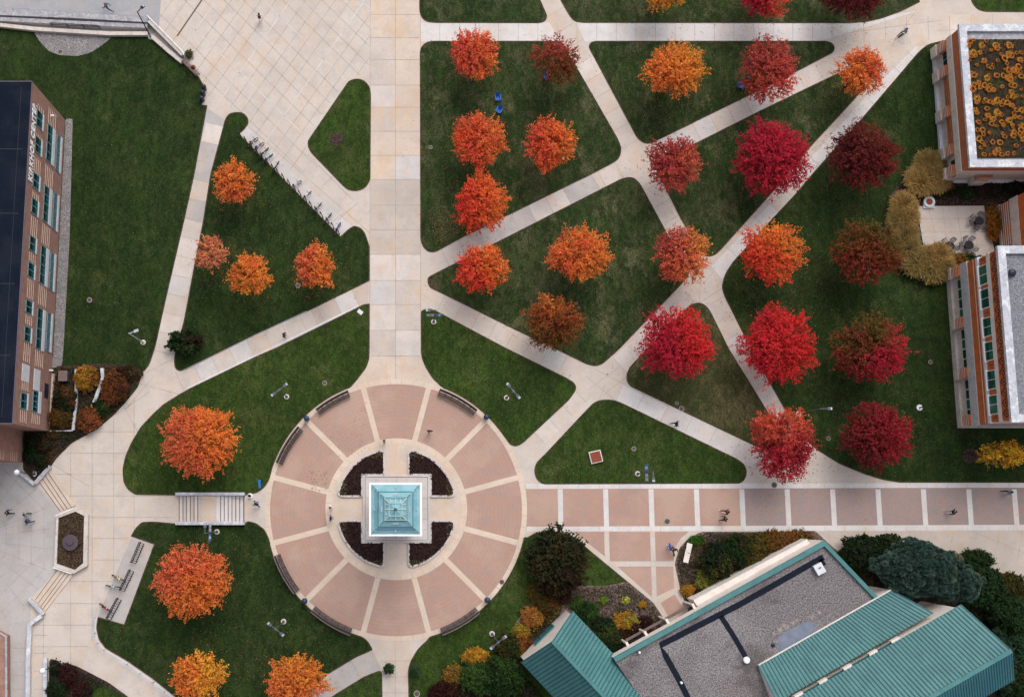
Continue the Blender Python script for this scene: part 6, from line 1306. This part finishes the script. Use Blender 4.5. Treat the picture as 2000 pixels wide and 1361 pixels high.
# ------------------------------------------------------------------ brick building with green windows (right)
a = P(1848, 529); c = P(1868, 836); X0, Y1, Y0 = (a.x+c.x)/2, a.y, c.y; XE = X0+28; ZG = 10.9
rt = empty('brick_building', (X0, Y0, 0), 0, 'orange brick building with green-tinted windows and grey gravel roof', 'building')
stack(rt, X0, Y0, Y1, XE, [(0, .9, .0, 'limestone'), (.9, 3.2, -.3, 'limestone'), (3.2, 4.7, .05, 'limestone_pale'), (4.7, 5.85, -.05, 'brick_orange'), (5.85, 5.92, -.03, 'cream'), (5.92, 6.45, -.05, 'brick_orange'), (6.45, 6.9, .0, 'white_panel'),
     (6.9, 8.5, -.16, 'brick_orange'), (8.5, 9.1, -.04, 'cream'), (9.1, ZG, -.10, 'brick_orange')], 'wall')
def gz(x, y, z): q = P(x, y, z); return q.y-Y0
# upper windows
for i, (py0, py1, xw) in enumerate(((518, 556, 1920), (564, 602, 1924), (620, 657, 1928), (667, 704, 1931), (723, 760, 1935), (771, 809, 1939))):
    ya, yb = gz(xw, py0, 7.7), gz(xw, py1, 7.7); ym = (ya+yb)/2; hl = (ya-yb)/2
    b = MB(); b.box((.12, ym, 7.7), (.14, hl*2, 1.5), 'white_paint'); w_ = b.build('window', rt)
    b = MB()
    for sy in (-1, 1):
        for sz in (-1, 1): b.box((.03, ym+sy*hl*.48, 7.72+sz*.37), (.06, hl*.88, .67), 'glass_green' if (sz > 0 and i != 1) or i in (0, 5) else 'glass_green_dark')
    b.build('pane', w_)
    b = MB(); b.box((.04, ym, 6.93), (.34, hl*2+.2, .06), 'white_paint'); b.build('sill', w_)
b = MB()
for py in (507, 611, 713, 815):
    y = gz(1930, py, 7.6); b.box((.11, y, 7.7), (.04, .07, .9), 'brick_maroon')
y = Y1-Y0-.9; n = 16; sp = (Y1-Y0-.6)/n
for k in range(n):
    yc = .3+sp*(k+.5); zc = 10.0; hh = .62
    for (a_, c_) in (((yc-sp*.42, zc), (yc, zc+hh)), ((yc, zc+hh), (yc+sp*.42, zc)), ((yc+sp*.42, zc), (yc, zc-hh)), ((yc, zc-hh), (yc-sp*.42, zc))): b.bar((.085, a_[0], a_[1]), (.085, c_[0], c_[1]), .15, .05, 'diamond')
    b.box((.085, yc, zc), (.05, .2, .2), 'metal_dark')
    b.bar((.085, yc+sp*.42, zc), (.085, yc+sp*.58, zc), .05, .07, 'diamond')
b.build('diamond_pattern', rt)
# ground floor windows between piers
pyp = (529+3, 632, 730, 829)
for i, py in enumerate(pyp):
    y = gz(1866, py, 2.0); y = max(.7, min(y, Y1-Y0-.7)); b = MB(); b.box((.02, y, 1.3), (.7, 1.25, .8), 'limestone'); b.box((.05, y, 2.45), (.62, 1.2, 1.5), 'brick_orange')
    for k in range(4): b.box((.05, y, 1.95+k*.34), (.64, 1.22, .10), 'cream')
    b.build('pier', rt)
for i, (p0, p1) in enumerate(((545, 622), (643, 720), (741, 818))):
    y1_, y0_ = gz(1872, p0, 2.6), gz(1872, p1, 2.6); b = MB(); b.box((.26, (y0_+y1_)/2, 2.6), (.1, y1_-y0_, 1.2), 'cream'); w_ = b.build('window', rt); b = MB(); n = 4; st = (y1_-y0_)/n
    for k in range(n): b.box((.18, y0_+st*(k+.5), 2.65), (.08, st-.16, .95), 'glass_green_dark' if (k+i) % 3 else 'glass_green')
    b.build('pane', w_)
b = MB(); pw = .62
for (x0, y0, x1, y1) in ((-.2, -.2, XE-X0, pw), (-.2, Y1-Y0-pw, XE-X0, Y1-Y0+.2), (-.2, pw, pw, Y1-Y0-pw)): b.prism([(x0, y0), (x1, y0), (x1, y1), (x0, y1)], ZG, ZG+.4, 'coping')
b.build('parapet', rt)
b = MB(); b.prism([(pw, pw), (XE-X0, pw), (XE-X0, Y1-Y0-pw), (pw, Y1-Y0-pw)], ZG-.2, ZG+.05, 'roof_gravel_light'); b.build('roof', rt)
q = P(1976, 533, ZG+.2); rt2 = empty('roof_vent', (q.x, q.y, ZG+.05), 0, 'dark blue mushroom vent on the light gravel roof', 'vent'); b = MB(); b.lathe((0, 0, 0), [(.14, 0), (.14, .3)], 'bin_dark', 12); b.build('pipe', rt2); b = MB(); b.lathe((0, 0, .3), [(.42, 0), (.34, .14), (.05, .22)], 'bin_dark', 16); b.build('cowl', rt2)
# striped wing between the two buildings
a = P(1946, 402); X0w, Y1w, Y0w = a.x, a.y, Y1+.3; XEw = X0w+20
rt = empty('striped_wing', (X0w, Y0w, 0), 0, 'low wing with striped brick base beside the patio', 'building')
stack(rt, X0w, Y0w, Y1w, XEw, [(0, .5, .0, 'limestone'), (.5, 2.6, -.1, 'brick_orange'), (2.6, 4.2, .0, 'limestone'), (4.2, 6.0, -.05, 'brick_orange')], 'wall')
b = MB(); [b.prism([(.08, .1), (.3, .1), (.3, Y1w-Y0w-.08), (.08, Y1w-Y0w-.08)], .75+k*.42, .90+k*.42, 'cream') for k in range(5)]; b.build('stone_bands', rt)
b = MB(); b.prism([(-.1, 0), (XEw-X0w, 0), (XEw-X0w, Y1w-Y0w+.1), (-.1, Y1w-Y0w+.1)], 6.0, 6.3, 'coping'); b.build('roof', rt)
b = MB(); [b.box((-.02, .5+k*.75, 1.6), (.12, .45, 1.3), 'glass_dark') for k in range(3)]; b.build('window', rt)

# ------------------------------------------------------------------ teal-roofed building (bottom)
def TZ(px, py, z): return P(px, py, z)
G1, G2 = P(1015, 1279), P(1104, 1191)
rt = empty('teal_roof_building', (G1.x, G1.y, 0), 0, 'cream building with teal standing-seam roofs and a gravel flat roof', 'building'); OB = Vector((G1.x, G1.y, 0))
ga = (G2-G1).normalized(); gb = Vector((ga.y, -ga.x, 0)); gb = gb if gb.y < 0 else -gb; GWd = (G2-G1).length; GL = 30
def gp(s_, t_, z): q = G1+ga*s_+gb*t_-OB; return Vector((q.x, q.y, z))
EZ, RZ = 4.0, 7.9
b = MB(); b.add([gp(0, 0, 0), gp(GWd, 0, 0), gp(GWd, 0, EZ), gp(GWd/2, 0, RZ), gp(0, 0, EZ)], [(0, 1, 2, 3, 4)], 'cream'); b.add([gp(0, .01, 0), gp(0, .01, EZ), gp(0, GL, EZ), gp(0, GL, 0)], [(0, 1, 2, 3)], 'cream'); b.add([gp(GWd, .01, 0), gp(GWd, .01, EZ), gp(GWd, GL, EZ), gp(GWd, GL, 0)], [(0, 1, 2, 3)], 'cream'); b.build('gable_wall', rt)
def roof_slab(b, p00, p01, p11, p10, sp, mat='teal_metal', seam='teal_seam', th=.18, sh=.07, sw=.10):
    """p00->p01 runs along the ridge, p00->p10 down the slope; seams run down the slope"""
    n = (p01-p00).cross(p10-p00).normalized(); n = n if n.z > 0 else -n; dn = n*th
    vs = [p00, p01, p11, p10, p00-dn, p01-dn, p11-dn, p10-dn]; b.add(vs, [(0, 1, 2, 3), (7, 6, 5, 4), (0, 4, 5, 1), (1, 5, 6, 2), (2, 6, 7, 3), (3, 7, 4, 0)], mat)
    k = int((p01-p00).length/sp)
    for i in range(k+1):
        a_ = p00.lerp(p01, i/k)+n*sh/2; c_ = p10.lerp(p11, i/k)+n*sh/2; u = (p01-p00).normalized()*sw/2; hh = n*sh/2
        q = [a_-u-hh, a_+u-hh, c_+u-hh, c_-u-hh, a_-u+hh, a_+u+hh, c_+u+hh, c_-u+hh]; b.add(q, [(4, 5, 6, 7), (0, 4, 7, 3), (1, 2, 6, 5), (0, 1, 5, 4), (3, 7, 6, 2)], seam)
b = MB(); ov = .35
roof_slab(b, gp(GWd/2, -.04, RZ+.12), gp(GWd/2, GL, RZ+.15), gp(GWd+ov, GL, EZ-.1), gp(GWd+ov, -.04, EZ-.1), .42); roof_slab(b, gp(GWd/2, -.04, RZ+.12), gp(GWd/2, GL, RZ+.15), gp(-ov, GL, EZ-.1), gp(-ov, -.04, EZ-.1), .42)
b.bar(gp(GWd/2, -.04, RZ+.19), gp(GWd/2, GL, RZ+.22), .34, .07, 'teal_metal'); b.build('gable_roof', rt)
b = MB(); s0, s1 = GWd*.29, GWd*.69; q = [gp(s0, -.05, .0), gp(s1, -.05, .0), gp(s1, -.05, 2.9), gp(s0, -.05, 2.9)]; b.add(q, [(0, 1, 2, 3)], 'teal_seam'); [b.bar(gp(s0+(s1-s0)*k/3, -.08, .0), gp(s0+(s1-s0)*k/3, -.08, 2.9), .08, .08, 'teal_metal') for k in range(4)]; b.bar(gp(s0, -.08, 2.88), gp(s1, -.08, 2.88), .10, .10, 'teal_metal'); [b.bar(gp(s0, -.07, z), gp(s1, -.07, z), .05, .05, 'copper_dark') for z in (1.0, 2.0)]; b.build('glazed_entrance', rt)
# flat gravel roof wing
FZ = 5.0
c1, c2, c3 = P(1197, 1283, FZ), P(1608, 1055, FZ), P(1714, 1166, FZ)
c4 = P(1500, 1480, FZ); c5 = P(1330, 1480, FZ); c1b = P(1195, 1284, FZ)
poly = [(p.x-OB.x, p.y-OB.y) for p in (c1, c2, c3, c4, c5)]
u12 = (c2-c1).normalized(); n12 = Vector((-u12.y, u12.x, 0)); n12 = n12 if n12.y > 0 else -n12
cm = c1.lerp(c2, .42)
rec = [c1-n12*2.0, cm-n12*2.0, cm, c2, c3, c4, c5]
b = MB(); b.prism([(p.x-OB.x, p.y-OB.y) for p in rec], 0, 3.4, 'cream'); b.prism(poly, 3.4, FZ, 'cream', 'roof_gravel')
cmb, c2b = cm+n12*.02, c2+n12*.02
b.prism([((p.x-OB.x), (p.y-OB.y)) for p in (cmb+n12*.7, c2b+n12*.5-u12*.8, c2b-u12*.8, cmb)], 0, 3.0, 'cream'); b.build('flat_roof_wing', rt)
b = MB(); cop = [c1, c2, c3]; 
def coping(b, pts, wd, z0, z1, mat):
    pts = [p-OB for p in pts]
    for a_, c_ in zip(pts[:-1], pts[1:]):
        u = (c_-a_).normalized(); n_ = Vector((u.y, -u.x, 0)); b.prism([(q.x, q.y) for q in (a_, c_, c_+n_*wd-u*wd*.4, a_+n_*wd)], z0, z1, mat)
coping(b, [c1, c2], .50, FZ+.003, FZ+.35, 'teal_metal'); coping(b, [c2, c3], .42, FZ+.003, FZ+.34, 'teal_metal'); b.build('parapet_coping', rt)
for px, py in ((1226, 1259), (1262, 1238), (1304, 1214), (1355, 1184)):
    q = P(px, py, 3.6)-OB; b = MB(); b.bar(Vector((q.x, q.y, 3.6))-n12*.5, Vector((q.x, q.y, 3.6))+n12*.35, .26, .26, 'cream'); b.tube(Vector((q.x, q.y, 0))+n12*.2, Vector((q.x, q.y, 3.5))+n12*.2, .14, .14, 'cream', 10); b.build('porch_post', rt)
b = MB(); q0 = P(1222, 1250, 2.2)-OB; q1 = P(1355, 1178, 2.2)-OB; b.bar(q0, q1, .25, .2, 'wood_brown'); b.build('porch_beam', rt)
def roofstrip(pts, wd, mat, name): b = MB(); b.strip([P(x, y, FZ)-OB for x, y in pts], wd, FZ+.012, mat); b.build(name, rt)
roofstrip([(1608, 1087), (1450, 1177), (1290, 1259), (1300, 1280), (1330, 1334), (1352, 1380)], .62, 'tar', 'tar_strip'); roofstrip([(1408, 1203), (1435, 1245), (1456, 1282)], .55, 'tar', 'tar_strip'); roofstrip([(1602, 1092), (1610, 1104)], .5, 'tar', 'tar_strip')
b = MB(); b.face([P(x, y, FZ)+Vector((0, 0, .015))-OB for x, y in rnd([(1518, 1246), (1535, 1232), (1570, 1216), (1580, 1213), (1592, 1222), (1600, 1238), (1560, 1262), (1522, 1284)], 5)], 'puddle'); b.build('roof_puddle', rt)
b = MB(); [b.face([P(x, y, FZ)+Vector((0, 0, .010+.001*i))-OB for x, y in [(cx+r*(1+.35*math.sin(a*2.3+cx))*math.cos(a), cy-r*(.8+.3*math.cos(a*3+cy))*math.sin(a)) for a in np.linspace(0, 6.0, 14)]], 'pale_patch') for i, (cx, cy, r) in enumerate(((1524, 1229, 7), (1537, 1223, 6), (1548, 1216, 5), (1512, 1238, 4), (1515, 1252, 4), (1530, 1221, 5), (1556, 1211, 4), (1585, 1204, 5), (1600, 1196, 4)))]; b.build('roof_stain', rt)
def rooft(name, px, py, lab, cat, fn):
    q = P(px, py, FZ+.1); r2 = empty(name, (q.x, q.y, FZ+.01), 0, lab, cat); fn(r2)
def f1(r2): b = MB(); b.lathe((0, 0, 0), [(.30, 0), (.30, .3), (.36, .32), (.30, .46), (.05, .5)], 'lens_white', 20); b.build('cowl', r2)
def f2(r2): b = MB(); b.box((0, 0, .25), (.9, 1.05, .5), 'metal_light', rz=R_(28)); b.build('casing', r2); b = MB(); b.box((0, 0, .52), (.96, 1.1, .04), 'white_panel', rz=R_(28)); b.box((0, .1, .56), (.3, .12, .04), 'rust', rz=R_(28)); b.build('lid', r2)
def f3(r2): b = MB(); b.lathe((0, 0, 0), [(.12, 0), (.12, .4), (.03, .42)], 'lens_white', 12); b.build('pipe', r2)
def f4(r2): b = MB(); b.lathe((0, 0, 0), [(.2, 0), (.2, .15), (.05, .2)], 'bin_dark', 14); b.build('grate', r2)
rooft('roof_vent', 1457, 1288, 'round white vent at the end of the short tar strip', 'vent', f1); rooft('roof_hatch', 1598, 1110, 'square pale metal unit on the gravel roof corner', 'roof unit', f2); rooft('roof_vent', 1330, 1332, 'tiny white pipe on the long tar strip', 'vent', f3); rooft('roof_vent', 1248, 1273, 'tiny white pipe near the gable roof', 'vent', f3); rooft('roof_drain', 1510, 1259, 'dark round drain beside the roof puddle', 'drain', f4)
# shed roof
p0, p1 = P(1481, 1298, 5.3)-OB, P(1740, 1151, 5.3)-OB; ux = (p1-p0).normalized(); uy = Vector((ux.y, -ux.x, 0))
e1 = P(1822, 1197, 7.2)-OB; wid = (e1-p1).dot(uy); along = (e1-p1).dot(ux)
top0 = p0+uy*wid+Vector((0, 0, 1.9)); top1 = p1+uy*wid+ux*along+Vector((0, 0, 1.9))
ql = P(1508, 1361, 6.0)-OB; tl = p0+(ql-p0)*(wid/((ql-p0).dot(uy))); top0 = Vector((tl.x, tl.y, p0.z+1.9))
b = MB(); roof_slab(b, top0, top1, p1, p0, .42)
b.bar(p0+Vector((0, 0, .05)), p1+Vector((0, 0, .05)), .12, .12, 'cream'); b.build('shed_roof', rt)
b = MB(); q = [p0+Vector((0, 0, -.2)), p1+Vector((0, 0, -.2)), top1+Vector((0, 0, -.25)), top0+Vector((0, 0, -.25))]
lo_ = [Vector((v.x, v.y, 0)) for v in q]; b.add(lo_+q, [(0, 1, 5, 4), (1, 2, 6, 5), (2, 3, 7, 6), (3, 0, 4, 7)], 'cream')
wq = P(1478, 1300, 5.2)-OB; b.build('shed_wall', rt)
# upper gable roof with clerestory
UZ = 8.4; h0 = P(1558, 1361, UZ)-OB; h1 = P(1876, 1180, UZ)-OB; u2 = (h1-h0).normalized(); v2 = Vector((u2.y, -u2.x, 0)); h0 = h0-u2*10
r1 = P(1975, 1270, 11.2)-OB; w2 = (r1-h1).dot(v2); al2 = (r1-h1).dot(u2); r0 = h0+v2*w2+Vector((0, 0, 2.8)); r1 = h1+v2*w2+u2*al2+Vector((0, 0, 2.8))
b = MB(); roof_slab(b, r0, r1, h1, h0, .42); b.bar(r0+Vector((0, 0, .06)), r1+Vector((0, 0, .06)), .42, .07, 'teal_metal')
e1q = P(1962, 1338, 8.0)-OB; dv_ = v2*(e1q-r1).dot(v2)+Vector((0, 0, 8.0-r1.z)); e0 = r0+dv_; e1_ = r1+dv_; roof_slab(b, r0+v2*.1, r1+v2*.1, e1_, e0, .30, 'teal_steep', 'teal_metal', sw=.08); b.build('upper_roof', rt)
b = MB(); hh0, hh1 = h0+v2*.25, h1+v2*.25-u2*.3; rr0, rr1 = r0+Vector((0, 0, -.3)), r1+Vector((0, 0, -.3))-u2*.3; ee1 = e1_+Vector((0, 0, -.2))-u2*.3-v2*.2
b.add([Vector((hh0.x, hh0.y, 0)), Vector((hh1.x, hh1.y, 0)), hh1+Vector((0, 0, -.2)), hh0+Vector((0, 0, -.2))], [(0, 1, 2, 3)], 'cream')
b.add([Vector((hh1.x, hh1.y, 0)), hh1+Vector((0, 0, -.2)), rr1, ee1, Vector((ee1.x, ee1.y, 0))], [(0, 1, 2, 3, 4)], 'cream')
ee0 = e0+Vector((0, 0, -.2))-v2*.2; b.add([Vector((ee0.x, ee0.y, 0)), Vector((ee1.x, ee1.y, 0)), ee1, ee0], [(0, 1, 2, 3)], 'cream'); b.build('upper_wall', rt)
# clerestory windows between cream posts
for k, (px, py) in enumerate(((1748, 1251), (1705, 1276), (1655, 1304), (1607, 1331), (1560, 1358))):
    q = P(px, py, UZ-.3)-OB; s_ = (q-h0).dot(u2); c_ = h0+u2*s_
    b = MB(); b.box(c_+v2*.05+Vector((0, 0, -.25)), (.95, .6, .5), 'cream', rz=math.atan2(u2.y, u2.x)); b.build('clerestory_post', rt)
    if k < 4:
        q2 = P(*((1705, 1276), (1655, 1304), (1607, 1331), (1560, 1358))[k], UZ-.3)-OB; s2 = (q2-h0).dot(u2); c2_ = h0+u2*((s_+s2)/2); L_ = abs(s_-s2)-.95
        b = MB(); b.box(c2_+v2*.1+Vector((0, 0, -.42)), (L_, .1, .65), 'glass_dark', rz=math.atan2(u2.y, u2.x)); b.box(c2_-v2*.02+Vector((0, 0, -.30)), (L_, .12, .12), 'teal_seam', rz=math.atan2(u2.y, u2.x)); b.build('window', rt)

# ------------------------------------------------------------------ people
for nm, c in (('skin', (0.45, 0.25, 0.17)), ('skin_dark', (0.16, 0.08, 0.05)), ('hair_dark', (0.02, 0.012, 0.01)), ('hair_brown', (0.09, 0.04, 0.02)), ('cl_navy', (0.015, 0.04, 0.09)), ('cl_blue', (0.03, 0.12, 0.2)), ('cl_black', (0.012, 0.012, 0.016)), ('cl_white', (0.8, 0.8, 0.82)), ('cl_grey', (0.28, 0.3, 0.36)),
              ('cl_maroon', (0.12, 0.02, 0.06)), ('cl_royal', (0.02, 0.2, 0.7)), ('cl_denim', (0.07, 0.1, 0.18)), ('cl_tan', (0.45, 0.36, 0.28)), ('cl_red', (0.45, 0.06, 0.04)), ('cl_teal', (0.1, 0.3, 0.32)), ('cl_plum', (0.05, 0.03, 0.06))): flat(nm, c)
def human(step, arm, bend=0.0):
    V = []; E = []; Rd = []
    def v(p, r): V.append(p); Rd.append(r); return len(V)-1
    def ch(i, pts):
        for p, r in pts: j = v(p, r); E.append((i, j)); i = j
        return i
    pel = v((0, 0, .95), .165); sp1 = ch(pel, [((0, 0, 1.10), .15), ((0, bend*.3, 1.28), .18), ((0, bend*.5, 1.42), .155)])
    hd = ch(sp1, [((0, bend*.6, 1.53), .06), ((0, bend*.8+.01, 1.60), .088), ((0, bend*.9+.02, 1.69), .098), ((0, bend*.9+.01, 1.76), .06)])
    ns = v((0, bend*.8+.125, 1.635), .014); E.append((hd-1, ns))
    for sx in (-1, 1):
        st = step*sx; ft = st*.42
        kn = ch(pel, [((sx*.11, 0, .88), .11), ((sx*.12, ft*.55+.05*abs(step), .50), .075), ((sx*.11, ft-(.08 if st < 0 else 0), .10+(.10 if st < 0 else 0)*abs(step)), .042)])
        ch(kn, [((sx*.12, ft+.05, .045), .042), ((sx*.125, ft+.17, .035), .036)])
        aw = -arm*sx*.30
        w_ = ch(sp1, [((sx*.20, bend*.45, 1.41), .085), ((sx*.29, aw*.45, 1.14), .060), ((sx*.26, aw+.08, .92), .032), ((sx*.26, aw+.11, .85), .036)])
        for k in range(4): ch(w_, [((sx*(.245+.012*k), aw+.125+.010*k, .80), .010), ((sx*(.240+.012*k), aw+.14, .765+.008*abs(k-1.5)), .008)])
        ch(w_, [((sx*.225, aw+.15, .83), .011), ((sx*.215, aw+.17, .80), .009)])
    me = bpy.data.meshes.new('skeleton'); me.from_pydata(V, E, []); o = bpy.data.objects.new('skeleton', me); C.objects.link(o)
    md = o.modifiers.new('s', 'SKIN'); md.use_smooth_shade = True
    for i, sv in enumerate(me.skin_vertices[0].data): sv.radius = (Rd[i], Rd[i]*(.78 if i in (0, 1, 2, 3) else 1)); sv.use_root = (i == 0)
    o.modifiers.new('u', 'SUBSURF').levels = 1; o.modifiers['u'].render_levels = 1
    bpy.context.view_layer.update(); m2 = bpy.data.meshes.new_from_object(o.evaluated_get(bpy.context.evaluated_depsgraph_get())); bpy.data.objects.remove(o)
    for _ in range(4): m2.materials.append(MAT['skin'])
    for p in m2.polygons:
        x, y, z = p.center
        p.material_index = 0 if (z > 1.5 or (abs(x) > .2 and z < .9)) else (1 if (z > .93 or (abs(x) > .19 and z > .88)) else (3 if z < .09 else 2))
    return m2
POSE = {'walk': human(1.0, 1.0), 'walk2': human(-.8, -.8), 'stand': human(.15, .1), 'run': human(1.5, 1.5, .12)}
def hair_mesh(long=False, bend=0.0):
    b = MB(); n = 14; prof = [(.02, 1.80), (.07, 1.785), (.105, 1.74), (.118, 1.68), (.112, 1.62)]+([(.11, 1.54), (.08, 1.42)] if long else []); vs = []
    for r, z in prof:
        for i in range(n):
            a_ = 2*math.pi*i/n; vs.append((r*math.cos(a_), -.012+bend+r*math.sin(a_)*(1.05)-(.03 if z < 1.7 else 0), z+(.04 if (math.sin(a_) > .3 and z < 1.7) else 0)))
    fs = [(j*n+i, j*n+(i+1) % n, (j+1)*n+(i+1) % n, (j+1)*n+i) for j in range(len(prof)-1) for i in range(n)]; fs.append(tuple(range(n))); b.add(vs, fs, 'hair_dark'); return b
HAIR = {k: hair_mesh(k).build('hair').data for k in (False, True)}
for o in [o for o in bpy.data.objects if o.name.startswith('hair')]: bpy.data.objects.remove(o)
b = MB(); [b.lathe((sx*.035, .10, 1.665), [(.004, -.01), (.013, 0), (.004, .01)], 'hair_dark', 8) for sx in (-1, 1)]; e_ = b.build('eyes'); EYES = e_.data; bpy.data.objects.remove(e_)
def person(px, py, face, pose, top, legs, lab, hair='hair_dark', skin='skin', shoes='cl_white', long=False, pack=None, z=0.0):
    q = P(px, py); o = bpy.data.objects.new('person', POSE[pose]); C.objects.link(o); o.location = (q.x, q.y, z+.02); o.rotation_euler = (0, 0, R_(face-90)); tag(o, lab, 'person')
    for i, mm in enumerate((skin, top, legs, shoes)): o.material_slots[i].link = 'OBJECT'; o.material_slots[i].material = MAT[mm]
    by = .1 if pose == 'run' else 0
    for nm, dt, mm in (('hair', HAIR[long], hair), ('eyes', EYES, 'hair_dark')):
        c_ = bpy.data.objects.new(nm, dt); C.objects.link(c_); c_.parent = o; c_.location = (0, by, 0); c_.material_slots[0].link = 'OBJECT'; c_.material_slots[0].material = MAT[mm]
    if pack:
        b = MB(); b.box((0, -.21, 1.24), (.30, .16, .44), pack); b.box((0, -.30, 1.16), (.22, .06, .24), pack); b.build('backpack', o)
# px,py = feet on the ground
person(213, 21, 165, 'run', 'cl_blue', 'cl_navy', 'person in dark blue hurrying along the upper left walkway', hair='cl_red')
person(509, 40, 90, 'stand', 'cl_white', 'cl_white', 'person in white with a plum backpack on the upper plaza', pack='cl_maroon')
person(557, 657, -20, 'stand', 'cl_plum', 'cl_black', 'person in dark clothes on the slanting path', shoes='cl_black')
person(839, 843, 90, 'stand', 'cl_black', 'cl_black', 'person in black and white on the upper right plaza paving', hair='cl_plum')
person(751, 862, 0, 'stand', 'cl_tan', 'cl_denim', 'person in tan and denim on the inner ring above the tower', hair='hair_brown')
person(647, 991, 0, 'stand', 'cl_white', 'cl_white', 'person in white, upper of two on the left inner ring', hair='hair_brown')
person(647, 1011, 180, 'stand', 'cl_navy', 'cl_black', 'person in navy, lower of two on the left inner ring', pack='cl_grey')
person(502, 983, 150, 'walk', 'cl_teal', 'cl_black', 'person with dark backpack approaching the straight stairs', pack='cl_plum')
person(22, 1001, 10, 'walk', 'cl_black', 'cl_black', 'person in black, leftmost of three in the lower court')
person(56, 1005, 190, 'walk2', 'cl_grey', 'cl_black', 'person in grey and black, upper of the pair in the lower court', skin='skin')
person(60, 1018, 200, 'walk', 'cl_navy', 'cl_navy', 'person in navy, lower of the pair in the lower court', pack='cl_denim')
person(1316, 829, 0, 'walk', 'cl_black', 'cl_black', 'person in black walking on the white slanting path', shoes='cl_black')
person(1414, 999, 180, 'walk', 'cl_maroon', 'cl_black', 'person in wine red, upper of two on the brick walk')
person(1410, 1013, 180, 'walk2', 'cl_black', 'cl_black', 'person in black, lower of two on the brick walk')
person(1852, 999, 180, 'walk', 'cl_black', 'cl_tan', 'person in black top and pale trousers on the brick walk')
person(1961, 961, 0, 'walk', 'cl_grey', 'cl_black', 'person in grey at the right end of the brick walk')
person(1305, 1068, 180, 'stand', 'cl_royal', 'cl_royal', 'person in bright blue at the entrance paving', hair='hair_brown')
person(1312, 1073, 120, 'run', 'cl_plum', 'cl_black', 'person in black striding beside the bright blue one', shoes='cl_black')
person(1759, 69, 215, 'run', 'cl_grey', 'cl_denim', 'person in grey riding a skateboard on the northeast path', z=.10)
rt = empty('skateboard', P(1759, 70), R_(35), 'dark skateboard under the rider on the northeast path', 'skateboard')
b = MB(); b.box((0, 0, .10), (.8, .2, .02), 'cl_black'); b.build('deck', rt)
for x in (-.26, .26):
    b = MB(); b.tube((x, -.1, .045), (x, .1, .045), .03, .03, 'cl_white', 8); b.build('wheels', rt)

o = bpy.data.objects.get('bollard_light.001')
b = MB(); b.lathe((0, 0, 0), [(.34, 0), (.34, .16), (.1, .17)], 'lens_white', 18); b.build('footing', o)
b = MB(); b.tube((0, 0, .1), (0, 0, .8), .08, .08, 'metal_dark', 10); b.build('post', o)
